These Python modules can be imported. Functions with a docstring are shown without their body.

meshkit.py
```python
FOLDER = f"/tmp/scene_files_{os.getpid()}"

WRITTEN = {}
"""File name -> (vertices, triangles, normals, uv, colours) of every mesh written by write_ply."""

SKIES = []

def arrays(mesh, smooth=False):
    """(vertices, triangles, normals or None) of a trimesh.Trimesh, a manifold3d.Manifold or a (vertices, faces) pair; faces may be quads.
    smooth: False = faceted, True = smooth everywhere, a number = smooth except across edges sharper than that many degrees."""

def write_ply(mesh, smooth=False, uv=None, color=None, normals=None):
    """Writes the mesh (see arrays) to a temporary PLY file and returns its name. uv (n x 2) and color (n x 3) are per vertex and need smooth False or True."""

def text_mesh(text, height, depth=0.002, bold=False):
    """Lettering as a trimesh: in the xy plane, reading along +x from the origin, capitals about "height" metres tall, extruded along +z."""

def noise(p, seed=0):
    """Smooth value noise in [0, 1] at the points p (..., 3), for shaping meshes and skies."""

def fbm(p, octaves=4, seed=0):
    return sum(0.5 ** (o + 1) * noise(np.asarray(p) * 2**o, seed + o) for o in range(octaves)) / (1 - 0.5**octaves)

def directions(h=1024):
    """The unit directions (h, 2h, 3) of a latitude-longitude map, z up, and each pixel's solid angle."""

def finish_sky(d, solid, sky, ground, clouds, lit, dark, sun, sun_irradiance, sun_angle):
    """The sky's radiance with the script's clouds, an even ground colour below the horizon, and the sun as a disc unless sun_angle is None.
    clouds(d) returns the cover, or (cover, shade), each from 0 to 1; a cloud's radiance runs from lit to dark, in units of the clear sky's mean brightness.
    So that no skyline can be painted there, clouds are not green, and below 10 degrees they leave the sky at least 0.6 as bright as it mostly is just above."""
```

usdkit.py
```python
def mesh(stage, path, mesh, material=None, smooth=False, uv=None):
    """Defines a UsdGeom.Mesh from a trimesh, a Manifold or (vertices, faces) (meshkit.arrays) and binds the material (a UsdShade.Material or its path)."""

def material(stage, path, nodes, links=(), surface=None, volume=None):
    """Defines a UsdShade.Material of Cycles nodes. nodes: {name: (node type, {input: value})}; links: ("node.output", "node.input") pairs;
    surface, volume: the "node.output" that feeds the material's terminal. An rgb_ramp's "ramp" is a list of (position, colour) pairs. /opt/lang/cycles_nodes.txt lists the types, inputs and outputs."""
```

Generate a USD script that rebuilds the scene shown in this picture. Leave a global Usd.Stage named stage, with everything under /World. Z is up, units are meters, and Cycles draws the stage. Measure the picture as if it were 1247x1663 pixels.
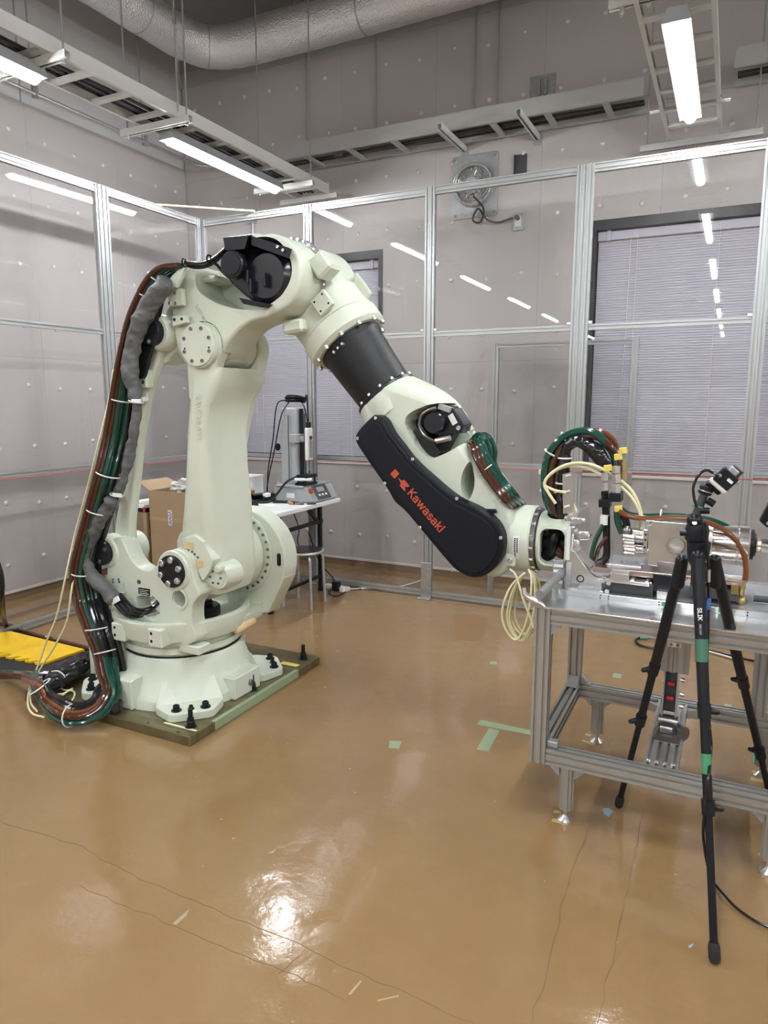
import math, random
import numpy as np, trimesh, manifold3d as m3, usdkit, meshkit
from shapely.geometry import Polygon, Point, box as sbox, MultiPolygon
from shapely.ops import unary_union
from pxr import Usd, UsdGeom, UsdLux, Gf, Sdf

stage = Usd.Stage.CreateInMemory()
UsdGeom.SetStageUpAxis(stage, 'Z'); UsdGeom.SetStageMetersPerUnit(stage, 1.0)
stage.SetDefaultPrim(UsdGeom.Xform.Define(stage, '/World').GetPrim())
UsdGeom.Scope.Define(stage, '/World/Looks')
rng = random.Random(7)

# ------------------------------------------------------------------ camera, exposure
EYE = (0.0, 0.0, 1.6); YAW, PITCH, FPX = 26.196, 9.05, 1134.9
EXPOSURE = 1.95
cam = UsdGeom.Camera.Define(stage, '/World/camera')
cam.AddTranslateOp().Set(Gf.Vec3d(*EYE)); cam.AddRotateZOp().Set(YAW); cam.AddRotateXOp().Set(90 - PITCH)
cam.CreateHorizontalApertureAttr(24.0); cam.CreateVerticalApertureAttr(24.0 * 1663 / 1247)
cam.CreateFocalLengthAttr(24.0 * FPX / 1247); cam.CreateExposureAttr(EXPOSURE)
cam.CreateClippingRangeAttr(Gf.Vec2f(0.05, 200))
# ------------------------------------------------------------------ light: the LED battens of the hall (built below) and a faint fill of the air
LED = 38.0
dome = UsdLux.DomeLight.Define(stage, '/World/sky'); dome.CreateIntensityAttr(0.05); dome.CreateColorAttr(Gf.Vec3f(0.9, 0.95, 1.0))

# ------------------------------------------------------------------ materials
def mat(name, nodes, links=(), surface='p.BSDF'):
    return usdkit.material(stage, '/World/Looks/' + name, nodes, links, surface=surface)
def simple(name, col, rough=0.5, metal=0.0, noise=0.0, scale=40.0, bump=0.0, **kw):
    n = {'p': ('principled_bsdf', dict(base_color=col, roughness=rough, metallic=metal, **kw))}; l = []
    if noise or bump:
        n['g'] = ('texture_coordinate', {}); n['n'] = ('noise_texture', dict(scale=scale, detail=4.0)); l.append(('g.object', 'n.vector'))
        if noise:
            lo = tuple(c * (1 - noise) for c in col); hi = tuple(min(1, c * (1 + noise)) for c in col)
            n['r'] = ('rgb_ramp', {'ramp': [(0.3, lo), (0.7, hi)]}); l += [('n.fac', 'r.fac'), ('r.color', 'p.base_color')]
        if bump:
            n['b'] = ('bump', dict(strength=bump, distance=0.002)); l += [('n.fac', 'b.height'), ('b.normal', 'p.normal')]
    return mat(name, n, l)
CREAM = simple('cream_paint', (0.60, 0.64, 0.54), 0.34, noise=0.012, scale=7, bump=0.05)
CREAM2 = simple('cream_cast', (0.60, 0.64, 0.54), 0.42, noise=0.014, scale=12, bump=0.08)
BLACKG = simple('glossy_black_paint', (0.010, 0.011, 0.015), 0.22)
BLACK = simple('black_paint', (0.010, 0.011, 0.015), 0.34, specular_ior_level=0.3)
BLACKM = simple('black_moulding', (0.010, 0.011, 0.016), 0.40, noise=0.1, scale=200, bump=0.1, specular_ior_level=0.18)
BLACKT = simple('black_textured', (0.012, 0.012, 0.014), 0.45, noise=0.2, scale=250, bump=0.5, specular_ior_level=0.3)
RUBBER = simple('black_rubber', (0.016, 0.016, 0.017), 0.6)
DARKG = simple('dark_grey', (0.055, 0.057, 0.062), 0.5)
ALU = simple('anodised_aluminium', (0.45, 0.46, 0.465), 0.40, 0.6)
ALUB = simple('bench_aluminium', (0.40, 0.395, 0.375), 0.38, 0.6)
ALUP = simple('machined_plate', (0.66, 0.67, 0.68), 0.22, 0.9, noise=0.06, scale=14)
STEEL = simple('polished_steel', (0.70, 0.68, 0.65), 0.16, 1.0)
STEELD = simple('dark_steel', (0.25, 0.25, 0.25), 0.3, 0.9)
ZINC = simple('zinc_bolt', (0.66, 0.66, 0.66), 0.28, 0.95)
GALV = simple('galvanised', (0.42, 0.43, 0.44), 0.45, 0.7, noise=0.1, scale=25)
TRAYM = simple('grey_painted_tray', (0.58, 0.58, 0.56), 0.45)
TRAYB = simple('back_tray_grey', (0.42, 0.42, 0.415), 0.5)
WHITE = simple('white_plastic', (0.72, 0.72, 0.70), 0.4)
OFFW = simple('white_laminate', (0.74, 0.76, 0.76), 0.35)
GREYP = simple('machine_grey', (0.36, 0.37, 0.385), 0.45)
GREYD = simple('machine_grey_dark', (0.07, 0.075, 0.085), 0.45)
PAPER = simple('paper', (0.80, 0.80, 0.80), 0.7)
CARD = simple('cardboard', (0.36, 0.25, 0.15), 0.75, noise=0.06, scale=6)
CARDD = simple('cardboard_brown', (0.25, 0.17, 0.10), 0.75, noise=0.06, scale=6)
YELLOW = simple('yellow_plastic', (0.80, 0.50, 0.012), 0.42, noise=0.05, scale=30, bump=0.2)
CTUBE = simple('cream_tube', (0.72, 0.68, 0.42), 0.35)
TIE = simple('white_tie', (0.72, 0.72, 0.68), 0.4)
RED = simple('red_paint', (0.55, 0.03, 0.02), 0.4)
LOGO = simple('orange_red_print', (0.50, 0.068, 0.032), 0.5)
NAVY = simple('navy_print', (0.02, 0.05, 0.25), 0.5)
BLUE = simple('blue_tag', (0.05, 0.20, 0.55), 0.5)
COPPER = simple('copper_coil', (0.42, 0.17, 0.08), 0.4)
BRASS = simple('brass', (0.50, 0.38, 0.17), 0.3, 0.9)
TAPE = simple('green_masking_tape', (0.26, 0.325, 0.20), 0.55, noise=0.05, scale=80)
TAPEB = simple('bright_green_tape', (0.06, 0.27, 0.13), 0.45)
TAPEY = simple('yellow_tape', (0.42, 0.32, 0.12), 0.55)
LBLUE = simple('pale_blue_scrap', (0.25, 0.37, 0.46), 0.6)
YTAPE = simple('yellow_label', (0.72, 0.58, 0.12), 0.5)
PEACH = simple('peach_putty', (0.62, 0.46, 0.26), 0.6)
SLEEVE = simple('grey_cloth_sleeve', (0.105, 0.108, 0.11), 0.6, noise=0.2, scale=30, bump=0.6)
HBROWN = simple('brown_hose', (0.066, 0.022, 0.011), 0.14, coat_weight=0.4)
HAMBER = simple('amber_hose', (0.17, 0.052, 0.014), 0.16, coat_weight=0.4)
HGREEN = simple('green_hose', (0.008, 0.060, 0.042), 0.14, coat_weight=0.4)
HBLACK = simple('black_hose', (0.010, 0.010, 0.012), 0.2)
REDWIRE = simple('red_wire', (0.50, 0.10, 0.08), 0.5)
SLAT = simple('blind_slat', (0.46, 0.45, 0.52), 0.5)
HOUSING = simple('batten_housing', (0.30, 0.31, 0.32), 0.5)
WFRAME = simple('dark_window_frame', (0.022, 0.023, 0.028), 0.4)
GAP = simple('dark_glass_behind_blind', (0.10, 0.10, 0.12), 0.3)
PANEL = simple('felt_panel', (0.455, 0.426, 0.42), 0.6, noise=0.035, scale=1.6, bump=0.15)
PLAIN = simple('plain_wall', (0.40, 0.395, 0.40), 0.7, noise=0.03, scale=2)
PINM = simple('pin_head', (0.62, 0.60, 0.58), 0.45)
CEILM = simple('ceiling_grey', (0.30, 0.30, 0.305), 0.8)
BASEB = simple('brown_skirting', (0.20, 0.125, 0.07), 0.4)
PLATE = mat('olive_bronze_plate', {'g': ('geometry', {}), 'mp': ('mapping', dict(scale=(0.8, 9.0, 1.0))), 'n': ('noise_texture', dict(scale=3.0, detail=6.0, roughness=0.7)),
    'r': ('rgb_ramp', {'ramp': [(0.3, (0.098, 0.080, 0.034)), (0.5, (0.138, 0.116, 0.055)), (0.68, (0.20, 0.175, 0.095))]}), 'p': ('principled_bsdf', dict(metallic=0.35, roughness=0.3))},
    [('g.position', 'mp.vector'), ('mp.vector', 'n.vector'), ('n.fac', 'r.fac'), ('r.color', 'p.base_color')])
# glossy ochre floor coating: slight waves, scuffs, patches
FLOORM = mat('ochre_floor_coating', {'g': ('geometry', {}), 'n1': ('noise_texture', dict(scale=0.9, detail=3.0)), 'n2': ('noise_texture', dict(scale=9.0, detail=5.0, roughness=0.6)),
    'n3': ('noise_texture', dict(scale=2.3, detail=2.0)), 'n4': ('noise_texture', dict(scale=45.0, detail=3.0)), 'mp': ('mapping', dict(scale=(1.0, 0.7, 1.0))),
    'r': ('rgb_ramp', {'ramp': [(0.25, (0.240, 0.148, 0.066)), (0.55, (0.268, 0.167, 0.077)), (0.8, (0.298, 0.188, 0.091))]}),
    'rr': ('rgb_ramp', {'ramp': [(0.3, (0.08,) * 3), (0.75, (0.20,) * 3)]}),
    'a1': ('math', dict(math_type='multiply', value2=0.6)), 'a2': ('math', dict(math_type='multiply', value2=0.09)), 'a3': ('math', dict(math_type='multiply', value2=0.012)), 's1': ('math', dict(math_type='add')), 's2': ('math', dict(math_type='add')),
    'b': ('bump', dict(strength=0.7, distance=0.03)), 'p': ('principled_bsdf', dict(specular_ior_level=0.62))},
    [('g.position', 'mp.vector'), ('mp.vector', 'n1.vector'), ('g.position', 'n2.vector'), ('g.position', 'n3.vector'), ('g.position', 'n4.vector'), ('n1.fac', 'r.fac'), ('r.color', 'p.base_color'), ('n2.fac', 'rr.fac'), ('rr.color', 'p.roughness'),
     ('n3.fac', 'a1.value1'), ('n2.fac', 'a2.value1'), ('n4.fac', 'a3.value1'), ('a1.value', 's1.value1'), ('a2.value', 's1.value2'), ('s1.value', 's2.value1'), ('a3.value', 's2.value2'), ('s2.value', 'b.height'), ('b.normal', 'p.normal')])
CRACK = simple('floor_crack', (0.15, 0.085, 0.036), 0.6)
STAIN = simple('floor_patch', (0.262, 0.150, 0.062), 0.2)
CHIP = simple('floor_chip', (0.36, 0.28, 0.17), 0.6)
FOIL = mat('aluminium_foil_wrap', {'g': ('geometry', {}), 'v': ('voronoi_texture', dict(scale=80.0)), 'n': ('noise_texture', dict(scale=16.0, detail=5.0)), 'm': ('math', dict(math_type='multiply', value2=0.9)), 'ad': ('math', dict(math_type='add')),
    'b': ('bump', dict(strength=0.6, distance=0.012)), 'p': ('principled_bsdf', dict(base_color=(0.92, 0.93, 0.95), metallic=0.85, roughness=0.30))},
    [('g.position', 'v.vector'), ('g.position', 'n.vector'), ('v.distance', 'm.value1'), ('m.value', 'ad.value1'), ('n.fac', 'ad.value2'), ('ad.value', 'b.height'), ('b.normal', 'p.normal')])
# clear plastic sheet of the guard fence: lets light straight through, mirrors the lamps on its outer face, a little scuffed
PANE = mat('clear_sheet', {'g': ('geometry', {}), 'n': ('noise_texture', dict(scale=0.75, detail=1.0)), 'b': ('bump', dict(strength=0.10, distance=0.05)), 'f': ('fresnel', dict(IOR=1.5)), 'inv': ('math', dict(math_type='subtract', value1=1.0)),
    'm': ('math', dict(math_type='multiply')), 't': ('transparent_bsdf', dict(color=(0.975, 0.975, 0.975))), 's': ('glossy_bsdf', dict(color=(1.0, 1.0, 1.0), roughness=0.012)), 'd': ('diffuse_bsdf', dict(color=(0.62, 0.60, 0.59))),
    'sc': ('noise_texture', dict(scale=5.0, detail=6.0, roughness=0.7)), 'mp': ('mapping', dict(scale=(1.0, 1.0, 0.25))), 'r': ('rgb_ramp', {'ramp': [(0.45, (0.012,) * 3), (0.8, (0.055,) * 3)]}), 'dm': ('math', dict(math_type='multiply')),
    'x1': ('mix_closure', {}), 'x2': ('mix_closure', {})},
    [('g.position', 'n.vector'), ('n.fac', 'b.height'), ('b.normal', 's.normal'), ('g.backfacing', 'inv.value2'), ('f.fac', 'm.value1'), ('inv.value', 'm.value2'), ('g.position', 'mp.vector'), ('mp.vector', 'sc.vector'), ('sc.fac', 'r.fac'),
     ('r.color', 'dm.value1'), ('inv.value', 'dm.value2'), ('dm.value', 'x1.fac'), ('t.BSDF', 'x1.closure1'), ('d.BSDF', 'x1.closure2'), ('m.value', 'x2.fac'), ('x1.closure', 'x2.closure1'), ('s.BSDF', 'x2.closure2')], surface='x2.closure')
LAMPM = mat('led_diffuser', {'e': ('emission', dict(color=(0.96, 0.985, 1.0), strength=LED))}, surface='e.emission')

# ------------------------------------------------------------------ prims
used = {}
def numbered(parent, name):
    k = (parent, name); n = used.get(k, 0); used[k] = n + 1
    return name if n == 0 else f'{name}_{n:03d}'
class Node:
    def __init__(s, prim, origin): s.prim, s.o = prim, np.asarray(origin, float)
    def part(s, name, mesh, material, smooth=30, label=None, kind=None):
        p = str(s.prim.GetPath()); path = p + '/' + numbered(p, name)
        v, f = (mesh.vertices, mesh.faces) if isinstance(mesh, trimesh.Trimesh) else M2T(mesh)
        g = usdkit.mesh(stage, path, (np.asarray(v) - s.o, f), material, smooth=smooth).GetPrim()
        if label: g.SetCustomDataByKey('label', label)
        if kind: g.SetCustomDataByKey('kind', kind)
        return Node(g, s.o)
def M2T(m):
    k = m.to_mesh(); return k.vert_properties[:, :3].copy(), k.tri_verts.copy()
def tagp(p, label, cat, group=None, kind=None):
    if label: p.SetCustomDataByKey('label', label)
    if cat: p.SetCustomDataByKey('category', cat)
    if group: p.SetCustomDataByKey('group', group)
    if kind: p.SetCustomDataByKey('kind', kind)
def thing(name, label, cat, loc=(0, 0, 0), group=None, kind=None):
    x = UsdGeom.Xform.Define(stage, '/World/' + numbered('/World', name)); x.AddTranslateOp().Set(Gf.Vec3d(*map(float, loc)))
    tagp(x.GetPrim(), label, cat, group, kind); return Node(x.GetPrim(), loc)
def single(name, mesh, material, label, cat, group=None, kind=None, smooth=30):
    v, f = (mesh.vertices, mesh.faces) if isinstance(mesh, trimesh.Trimesh) else M2T(mesh)
    v = np.asarray(v, float); o = np.array([v[:, 0].mean(), v[:, 1].mean(), v[:, 2].min()])
    g = usdkit.mesh(stage, '/World/' + numbered('/World', name), (v - o, f), material, smooth=smooth)
    g.AddTranslateOp().Set(Gf.Vec3d(*o)); tagp(g.GetPrim(), label, cat, group, kind); return Node(g.GetPrim(), o)

# ------------------------------------------------------------------ shapes
def cat(*ms): return trimesh.util.concatenate([m for x in ms for m in (x if isinstance(x, (list, tuple)) else [x])])
def bx(x0, y0, z0, x1, y1, z1, c=0.0015):
    """box with small chamfers"""
    lo, hi = np.minimum([x0, y0, z0], [x1, y1, z1]), np.maximum([x0, y0, z0], [x1, y1, z1]); c = min(c, 0.45 * (hi - lo).min())
    if c <= 0: return trimesh.creation.box(bounds=[lo, hi])
    P = []
    for k in range(3):
        for sx in (0, 1):
            for sy in (0, 1):
                for sz in (0, 1):
                    s = np.array([sx, sy, sz]); p = np.where(s, hi, lo).astype(float)
                    for j in range(3):
                        if j != k: p[j] += c if not s[j] else -c
                    P.append(p)
    return trimesh.convex.convex_hull(np.array(P))
def frame_of(d):
    d = np.asarray(d, float); d = d / np.linalg.norm(d)
    a = np.array([0, 0, 1.0]) if abs(d[2]) < 0.9 else np.array([1.0, 0, 0])
    u = np.cross(a, d); u /= np.linalg.norm(u); return u, np.cross(d, u), d
def lathe(p0, d, prof, seg=40):
    """prof: (distance along d, radius) pairs; closed with caps where the radius is not 0"""
    u, v, d = frame_of(d); p0 = np.asarray(p0, float); V, F = [], []; a = np.linspace(0, 2 * np.pi, seg, endpoint=False)
    prof = list(prof)
    loop = len(prof) > 3 and abs(prof[0][0] - prof[-1][0]) < 1e-9 and min(prof[0][1], prof[-1][1]) > 1e-9
    if loop: prof = prof + [prof[0]]
    elif prof[0][1] > 1e-9: prof = [(prof[0][0], 0)] + prof
    if not loop and prof[-1][1] > 1e-9: prof = prof + [(prof[-1][0], 0)]
    idx = []
    for h, r in prof:
        if r <= 1e-9: idx.append([len(V)] * seg); V.append(p0 + d * h)
        else:
            idx.append(list(range(len(V), len(V) + seg))); V += [p0 + d * h + r * (math.cos(t) * u + math.sin(t) * v) for t in a]
    if loop: idx[-1] = idx[0]
    for A, B in zip(idx[:-1], idx[1:]):
        for i in range(seg):
            j = (i + 1) % seg
            if A[i] != A[j]: F.append((A[i], A[j], B[j]) if B[i] == B[j] else (A[i], A[j], B[j]))
            if B[i] != B[j]: F.append((A[i], B[j], B[i]))
    m = trimesh.Trimesh(np.array(V), np.array(F), process=False)
    if m.volume < 0: m.invert()
    return m
def cyl(p0, p1, r, r2=None, seg=28, c=0.0):
    p0, p1 = np.asarray(p0, float), np.asarray(p1, float); L = np.linalg.norm(p1 - p0); r2 = r if r2 is None else r2
    c = min(c, 0.4 * L, 0.6 * min(r, r2))
    return lathe(p0, p1 - p0, [(0, r - c), (c, r), (L - c, r2), (L, r2 - c)] if c else [(0, r), (L, r2)], seg)
def spline(pts, n=8):
    P = np.asarray(pts, float); P = np.vstack([2 * P[0] - P[1], P, 2 * P[-1] - P[-2]]); out = []
    for i in range(1, len(P) - 2):
        for t in np.linspace(0, 1, n, endpoint=False):
            a, b, c, d = P[i - 1:i + 3]; out.append(0.5 * (2 * b + (c - a) * t + (2 * a - 5 * b + 4 * c - d) * t * t + (3 * b - a - 3 * c + d) * t ** 3))
    return np.array(out + [P[-2]])
def tube(pts, r, seg=10, n=8, smooth=True):
    P = spline(pts, n) if smooth and len(pts) > 2 else np.asarray(pts, float); R = np.broadcast_to(r, len(P)) if np.ndim(r) == 0 else np.interp(np.linspace(0, 1, len(P)), np.linspace(0, 1, len(r)), r)
    T = np.gradient(P, axis=0); T /= np.maximum(np.linalg.norm(T, axis=1, keepdims=True), 1e-9); u, _, _ = frame_of(T[0]); V, F = [], []; a = np.linspace(0, 2 * np.pi, seg, endpoint=False)
    for p, t, q in zip(P, T, R):
        u = u - t * (u @ t); u /= np.linalg.norm(u); w = np.cross(t, u); V += [p + q * (math.cos(x) * u + math.sin(x) * w) for x in a]
    k = len(P)
    for i in range(k - 1):
        for j in range(seg):
            A, B = i * seg + j, i * seg + (j + 1) % seg; F += [(A, B, B + seg), (A, B + seg, A + seg)]
    V += [P[0], P[-1]]; F += [((j + 1) % seg, j, k * seg) for j in range(seg)] + [((k - 1) * seg + j, (k - 1) * seg + (j + 1) % seg, k * seg + 1) for j in range(seg)]
    m = trimesh.Trimesh(np.array(V), np.array(F), process=False)
    return m
def rounded(poly, r):
    p = poly if isinstance(poly, Polygon) else Polygon(poly)
    if r: p = p.buffer(-r, join_style=1).buffer(2 * r, join_style=1).buffer(-r, join_style=1)
    if isinstance(p, MultiPolygon): p = max(p.geoms, key=lambda g: g.area)
    return p
def curve(pts, n=5):
    """closed smooth outline through the points"""
    P = np.asarray(pts, float); k = len(P); out = []
    for i in range(k):
        a, b, c, d = P[i - 1], P[i], P[(i + 1) % k], P[(i + 2) % k]; la, lb, lc = [max(np.linalg.norm(v) ** .5, 1e-6) for v in (b - a, c - b, d - c)]
        m1 = (c - b + lb * ((b - a) / la - (c - a) / (la + lb))); m2 = (c - b + lb * ((d - c) / lc - (d - b) / (lb + lc)))
        for t in np.linspace(0, 1, n, endpoint=False): out.append((2 * t**3 - 3 * t * t + 1) * b + (t**3 - 2 * t * t + t) * m1 + (3 * t * t - 2 * t**3) * c + (t**3 - t * t) * m2)
    return [tuple(q) for q in out]
def prism(poly, h, bev=0.0, r=0.0):
    """bevelled prism of a polygon (xy) from z=0 to z=h"""
    p = rounded(poly, r); p = p.simplify(0.0004); p = trimesh.path.polygons.repair_invalid(p) or p
    from shapely.geometry.polygon import orient
    p = orient(p); rings = [np.array(p.exterior.coords)[:-1]] + [np.array(i.coords)[:-1] for i in p.interiors]
    bev = min(bev, 0.45 * h)
    def inset(R):
        e0 = R - np.roll(R, 1, 0); e1 = np.roll(R, -1, 0) - R
        n0 = np.stack([-e0[:, 1], e0[:, 0]], 1); n0 /= np.maximum(np.linalg.norm(n0, axis=1, keepdims=True), 1e-9)
        n1 = np.stack([-e1[:, 1], e1[:, 0]], 1); n1 /= np.maximum(np.linalg.norm(n1, axis=1, keepdims=True), 1e-9)
        s = n0 + n1; return s / np.maximum((s * s).sum(1, keepdims=True) / 2, 0.5)
    N = [inset(R) for R in rings]
    while bev > 2e-4:
        q = [R + n * bev for R, n in zip(rings, N)]
        if Polygon(q[0], q[1:]).is_valid: break
        bev *= 0.7
    steps = [(0, 1.0), (0.35, 0.35), (1.0, 0.0)] if bev else [(0, 0)]
    lev = [(bev * a, bev * b) for a, b in steps] + [(h - bev * a, bev * b) for a, b in reversed(steps)]

    V, F, base = [], [], []; cnt = sum(len(R) for R in rings)
    for z, b in lev:
        for R, n in zip(rings, N): V.append(np.column_stack([R + n * b, np.full(len(R), z)]))
    V = np.vstack(V)
    import mapbox_earcut as me
    ins = [R + n * lev[0][1] for R, n in zip(rings, N)]; pts = np.vstack(ins if Polygon(ins[0], ins[1:]).is_valid else rings); ends = np.cumsum([len(R) for R in rings]).astype(np.uint32)
    T = me.triangulate_float64(np.ascontiguousarray(pts), ends).reshape(-1, 3)
    a, b_, c_ = pts[T[:, 0]], pts[T[:, 1]], pts[T[:, 2]]; e1, e2 = b_ - a, c_ - a; neg = e1[:, 0] * e2[:, 1] - e1[:, 1] * e2[:, 0] < -1e-12; T = np.where(neg[:, None], T[:, ::-1], T)
    F = [T[:, ::-1], T + cnt * (len(lev) - 1)]
    for k in range(len(lev) - 1):
        off = 0
        for R in rings:
            i = np.arange(len(R)); j = (i + 1) % len(R); A = k * cnt + off + i; B = k * cnt + off + j
            F += [np.stack([A, B, B + cnt], 1), np.stack([A, B + cnt, A + cnt], 1)]; off += len(R)
    return trimesh.Trimesh(V, np.vstack(F), process=False)
def xz(poly, y0, y1, bev=0.0, r=0.0):
    """polygon given in (x, z), from y0 (near) to y1"""
    m = prism(poly, abs(y1 - y0), bev, r); v = m.vertices; m.vertices = np.column_stack([v[:, 0], max(y0, y1) - v[:, 2], v[:, 1]]); return m
def yz(poly, x0, x1, bev=0.0, r=0.0):
    m = prism(poly, abs(x1 - x0), bev, r); v = m.vertices; m.vertices = np.column_stack([min(x0, x1) + v[:, 2], v[:, 0], v[:, 1]]); return m
def xy(poly, z0, z1, bev=0.0, r=0.0):
    m = prism(poly, abs(z1 - z0), bev, r); m.apply_translation([0, 0, min(z0, z1)]); return m
def rect(x0, y0, x1, y1, r=0.0):
    p = sbox(min(x0, x1), min(y0, y1), max(x0, x1), max(y0, y1)); return p.buffer(-r).buffer(r, quad_segs=6) if r else p
def ring2(c, r, n=48): return [(c[0] + r * math.cos(t), c[1] + r * math.sin(t)) for t in np.linspace(0, 2 * np.pi, n, endpoint=False)]
def MF(m):
    m = m.copy(); m.merge_vertices(); k = m3.Manifold(m3.Mesh(np.asarray(m.vertices, np.float32), np.asarray(m.faces, np.uint32)))
    return k
def TM(m):
    v, f = M2T(m); t = trimesh.Trimesh(v, f, process=True); n, alt = t.face_normals, 2 * t.area_faces / np.maximum(t.edges_unique_length[t.faces_unique_edges].max(1), 1e-9)
    ad = t.face_adjacency; opp = (n[ad[:, 0]] * n[ad[:, 1]]).sum(1) < -0.8; cnt = np.zeros(len(t.faces), int)
    for k in (0, 1): np.add.at(cnt, ad[opp][:, k], 1)
    t.update_faces(~((cnt >= 1) & (alt < 2.5e-3))); return t   # drops folded slivers left by the booleans
def union(*ms):
    out = m3.Manifold()
    for m in ms: out = out + (m if isinstance(m, m3.Manifold) else MF(m))
    return out
def hull(*ms): return trimesh.convex.convex_hull(np.vstack([m.vertices if isinstance(m, trimesh.Trimesh) else np.asarray(m, float) for m in ms]))
def ball(c, r, sub=2): m = trimesh.creation.icosphere(sub, r); m.apply_translation(c); return m
def loft(rings):
    R = [np.asarray(r, float) for r in rings]; n = len(R[0]); V = np.vstack(R + [R[0].mean(0)[None], R[-1].mean(0)[None]]); F = []; k = len(R)
    for i in range(k - 1):
        for j in range(n):
            A, B = i * n + j, i * n + (j + 1) % n; F += [(A, B, B + n), (A, B + n, A + n)]
    F += [((j + 1) % n, j, k * n) for j in range(n)] + [((k - 1) * n + j, (k - 1) * n + (j + 1) % n, k * n + 1) for j in range(n)]
    m = trimesh.Trimesh(V, np.array(F), process=False)
    if m.volume < 0: m.invert()
    return m
def rrect(cx, cy, hx, hy, r, n=6):
    r = min(r, hx * 0.98, hy * 0.98); o = []
    for q, (sx, sy) in enumerate(((1, 1), (-1, 1), (-1, -1), (1, -1))):
        for t in np.linspace(0, np.pi / 2, n): a = q * np.pi / 2 + t; o.append((cx + sx * (hx - r) + r * math.cos(a), cy + sy * (hy - r) + r * math.sin(a)))
    return o
def bolt(p, d, r=0.011, h=0.012, sock=True):
    """socket head screw standing on p, pointing along d"""
    return lathe(p, d, [(-0.003, r), (h * 0.82, r), (h, r * 0.86), (h, r * 0.56), (h * 0.45, r * 0.5), (h * 0.45, 0)], 12) if sock else lathe(p, d, [(-0.003, r), (h * 0.6, r), (h, r * 0.7)], 8)
def hexbolt(p, d, r=0.012, h=0.01): return lathe(p, d, [(-0.002, r * 1.25), (0.002, r * 1.25), (0.002, r), (h, r), (h, 0)], 6)
def ringpts(c, r, n, ax='y', a0=0.0):
    o = []
    for k in range(n):
        t = a0 + 2 * np.pi * k / n
        o.append({'y': (c[0] + r * math.cos(t), c[1], c[2] + r * math.sin(t)), 'x': (c[0], c[1] + r * math.cos(t), c[2] + r * math.sin(t)), 'z': (c[0] + r * math.cos(t), c[1] + r * math.sin(t), c[2])}[ax])
    return o
def torus(c, d, R, r, n=28, seg=8, a0=0, a1=2 * np.pi):
    u, v, d = frame_of(d); c = np.asarray(c, float); P = [c + R * (math.cos(t) * u + math.sin(t) * v) for t in np.linspace(a0, a1, n)]
    return tube(P, r, seg, smooth=False)
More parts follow.
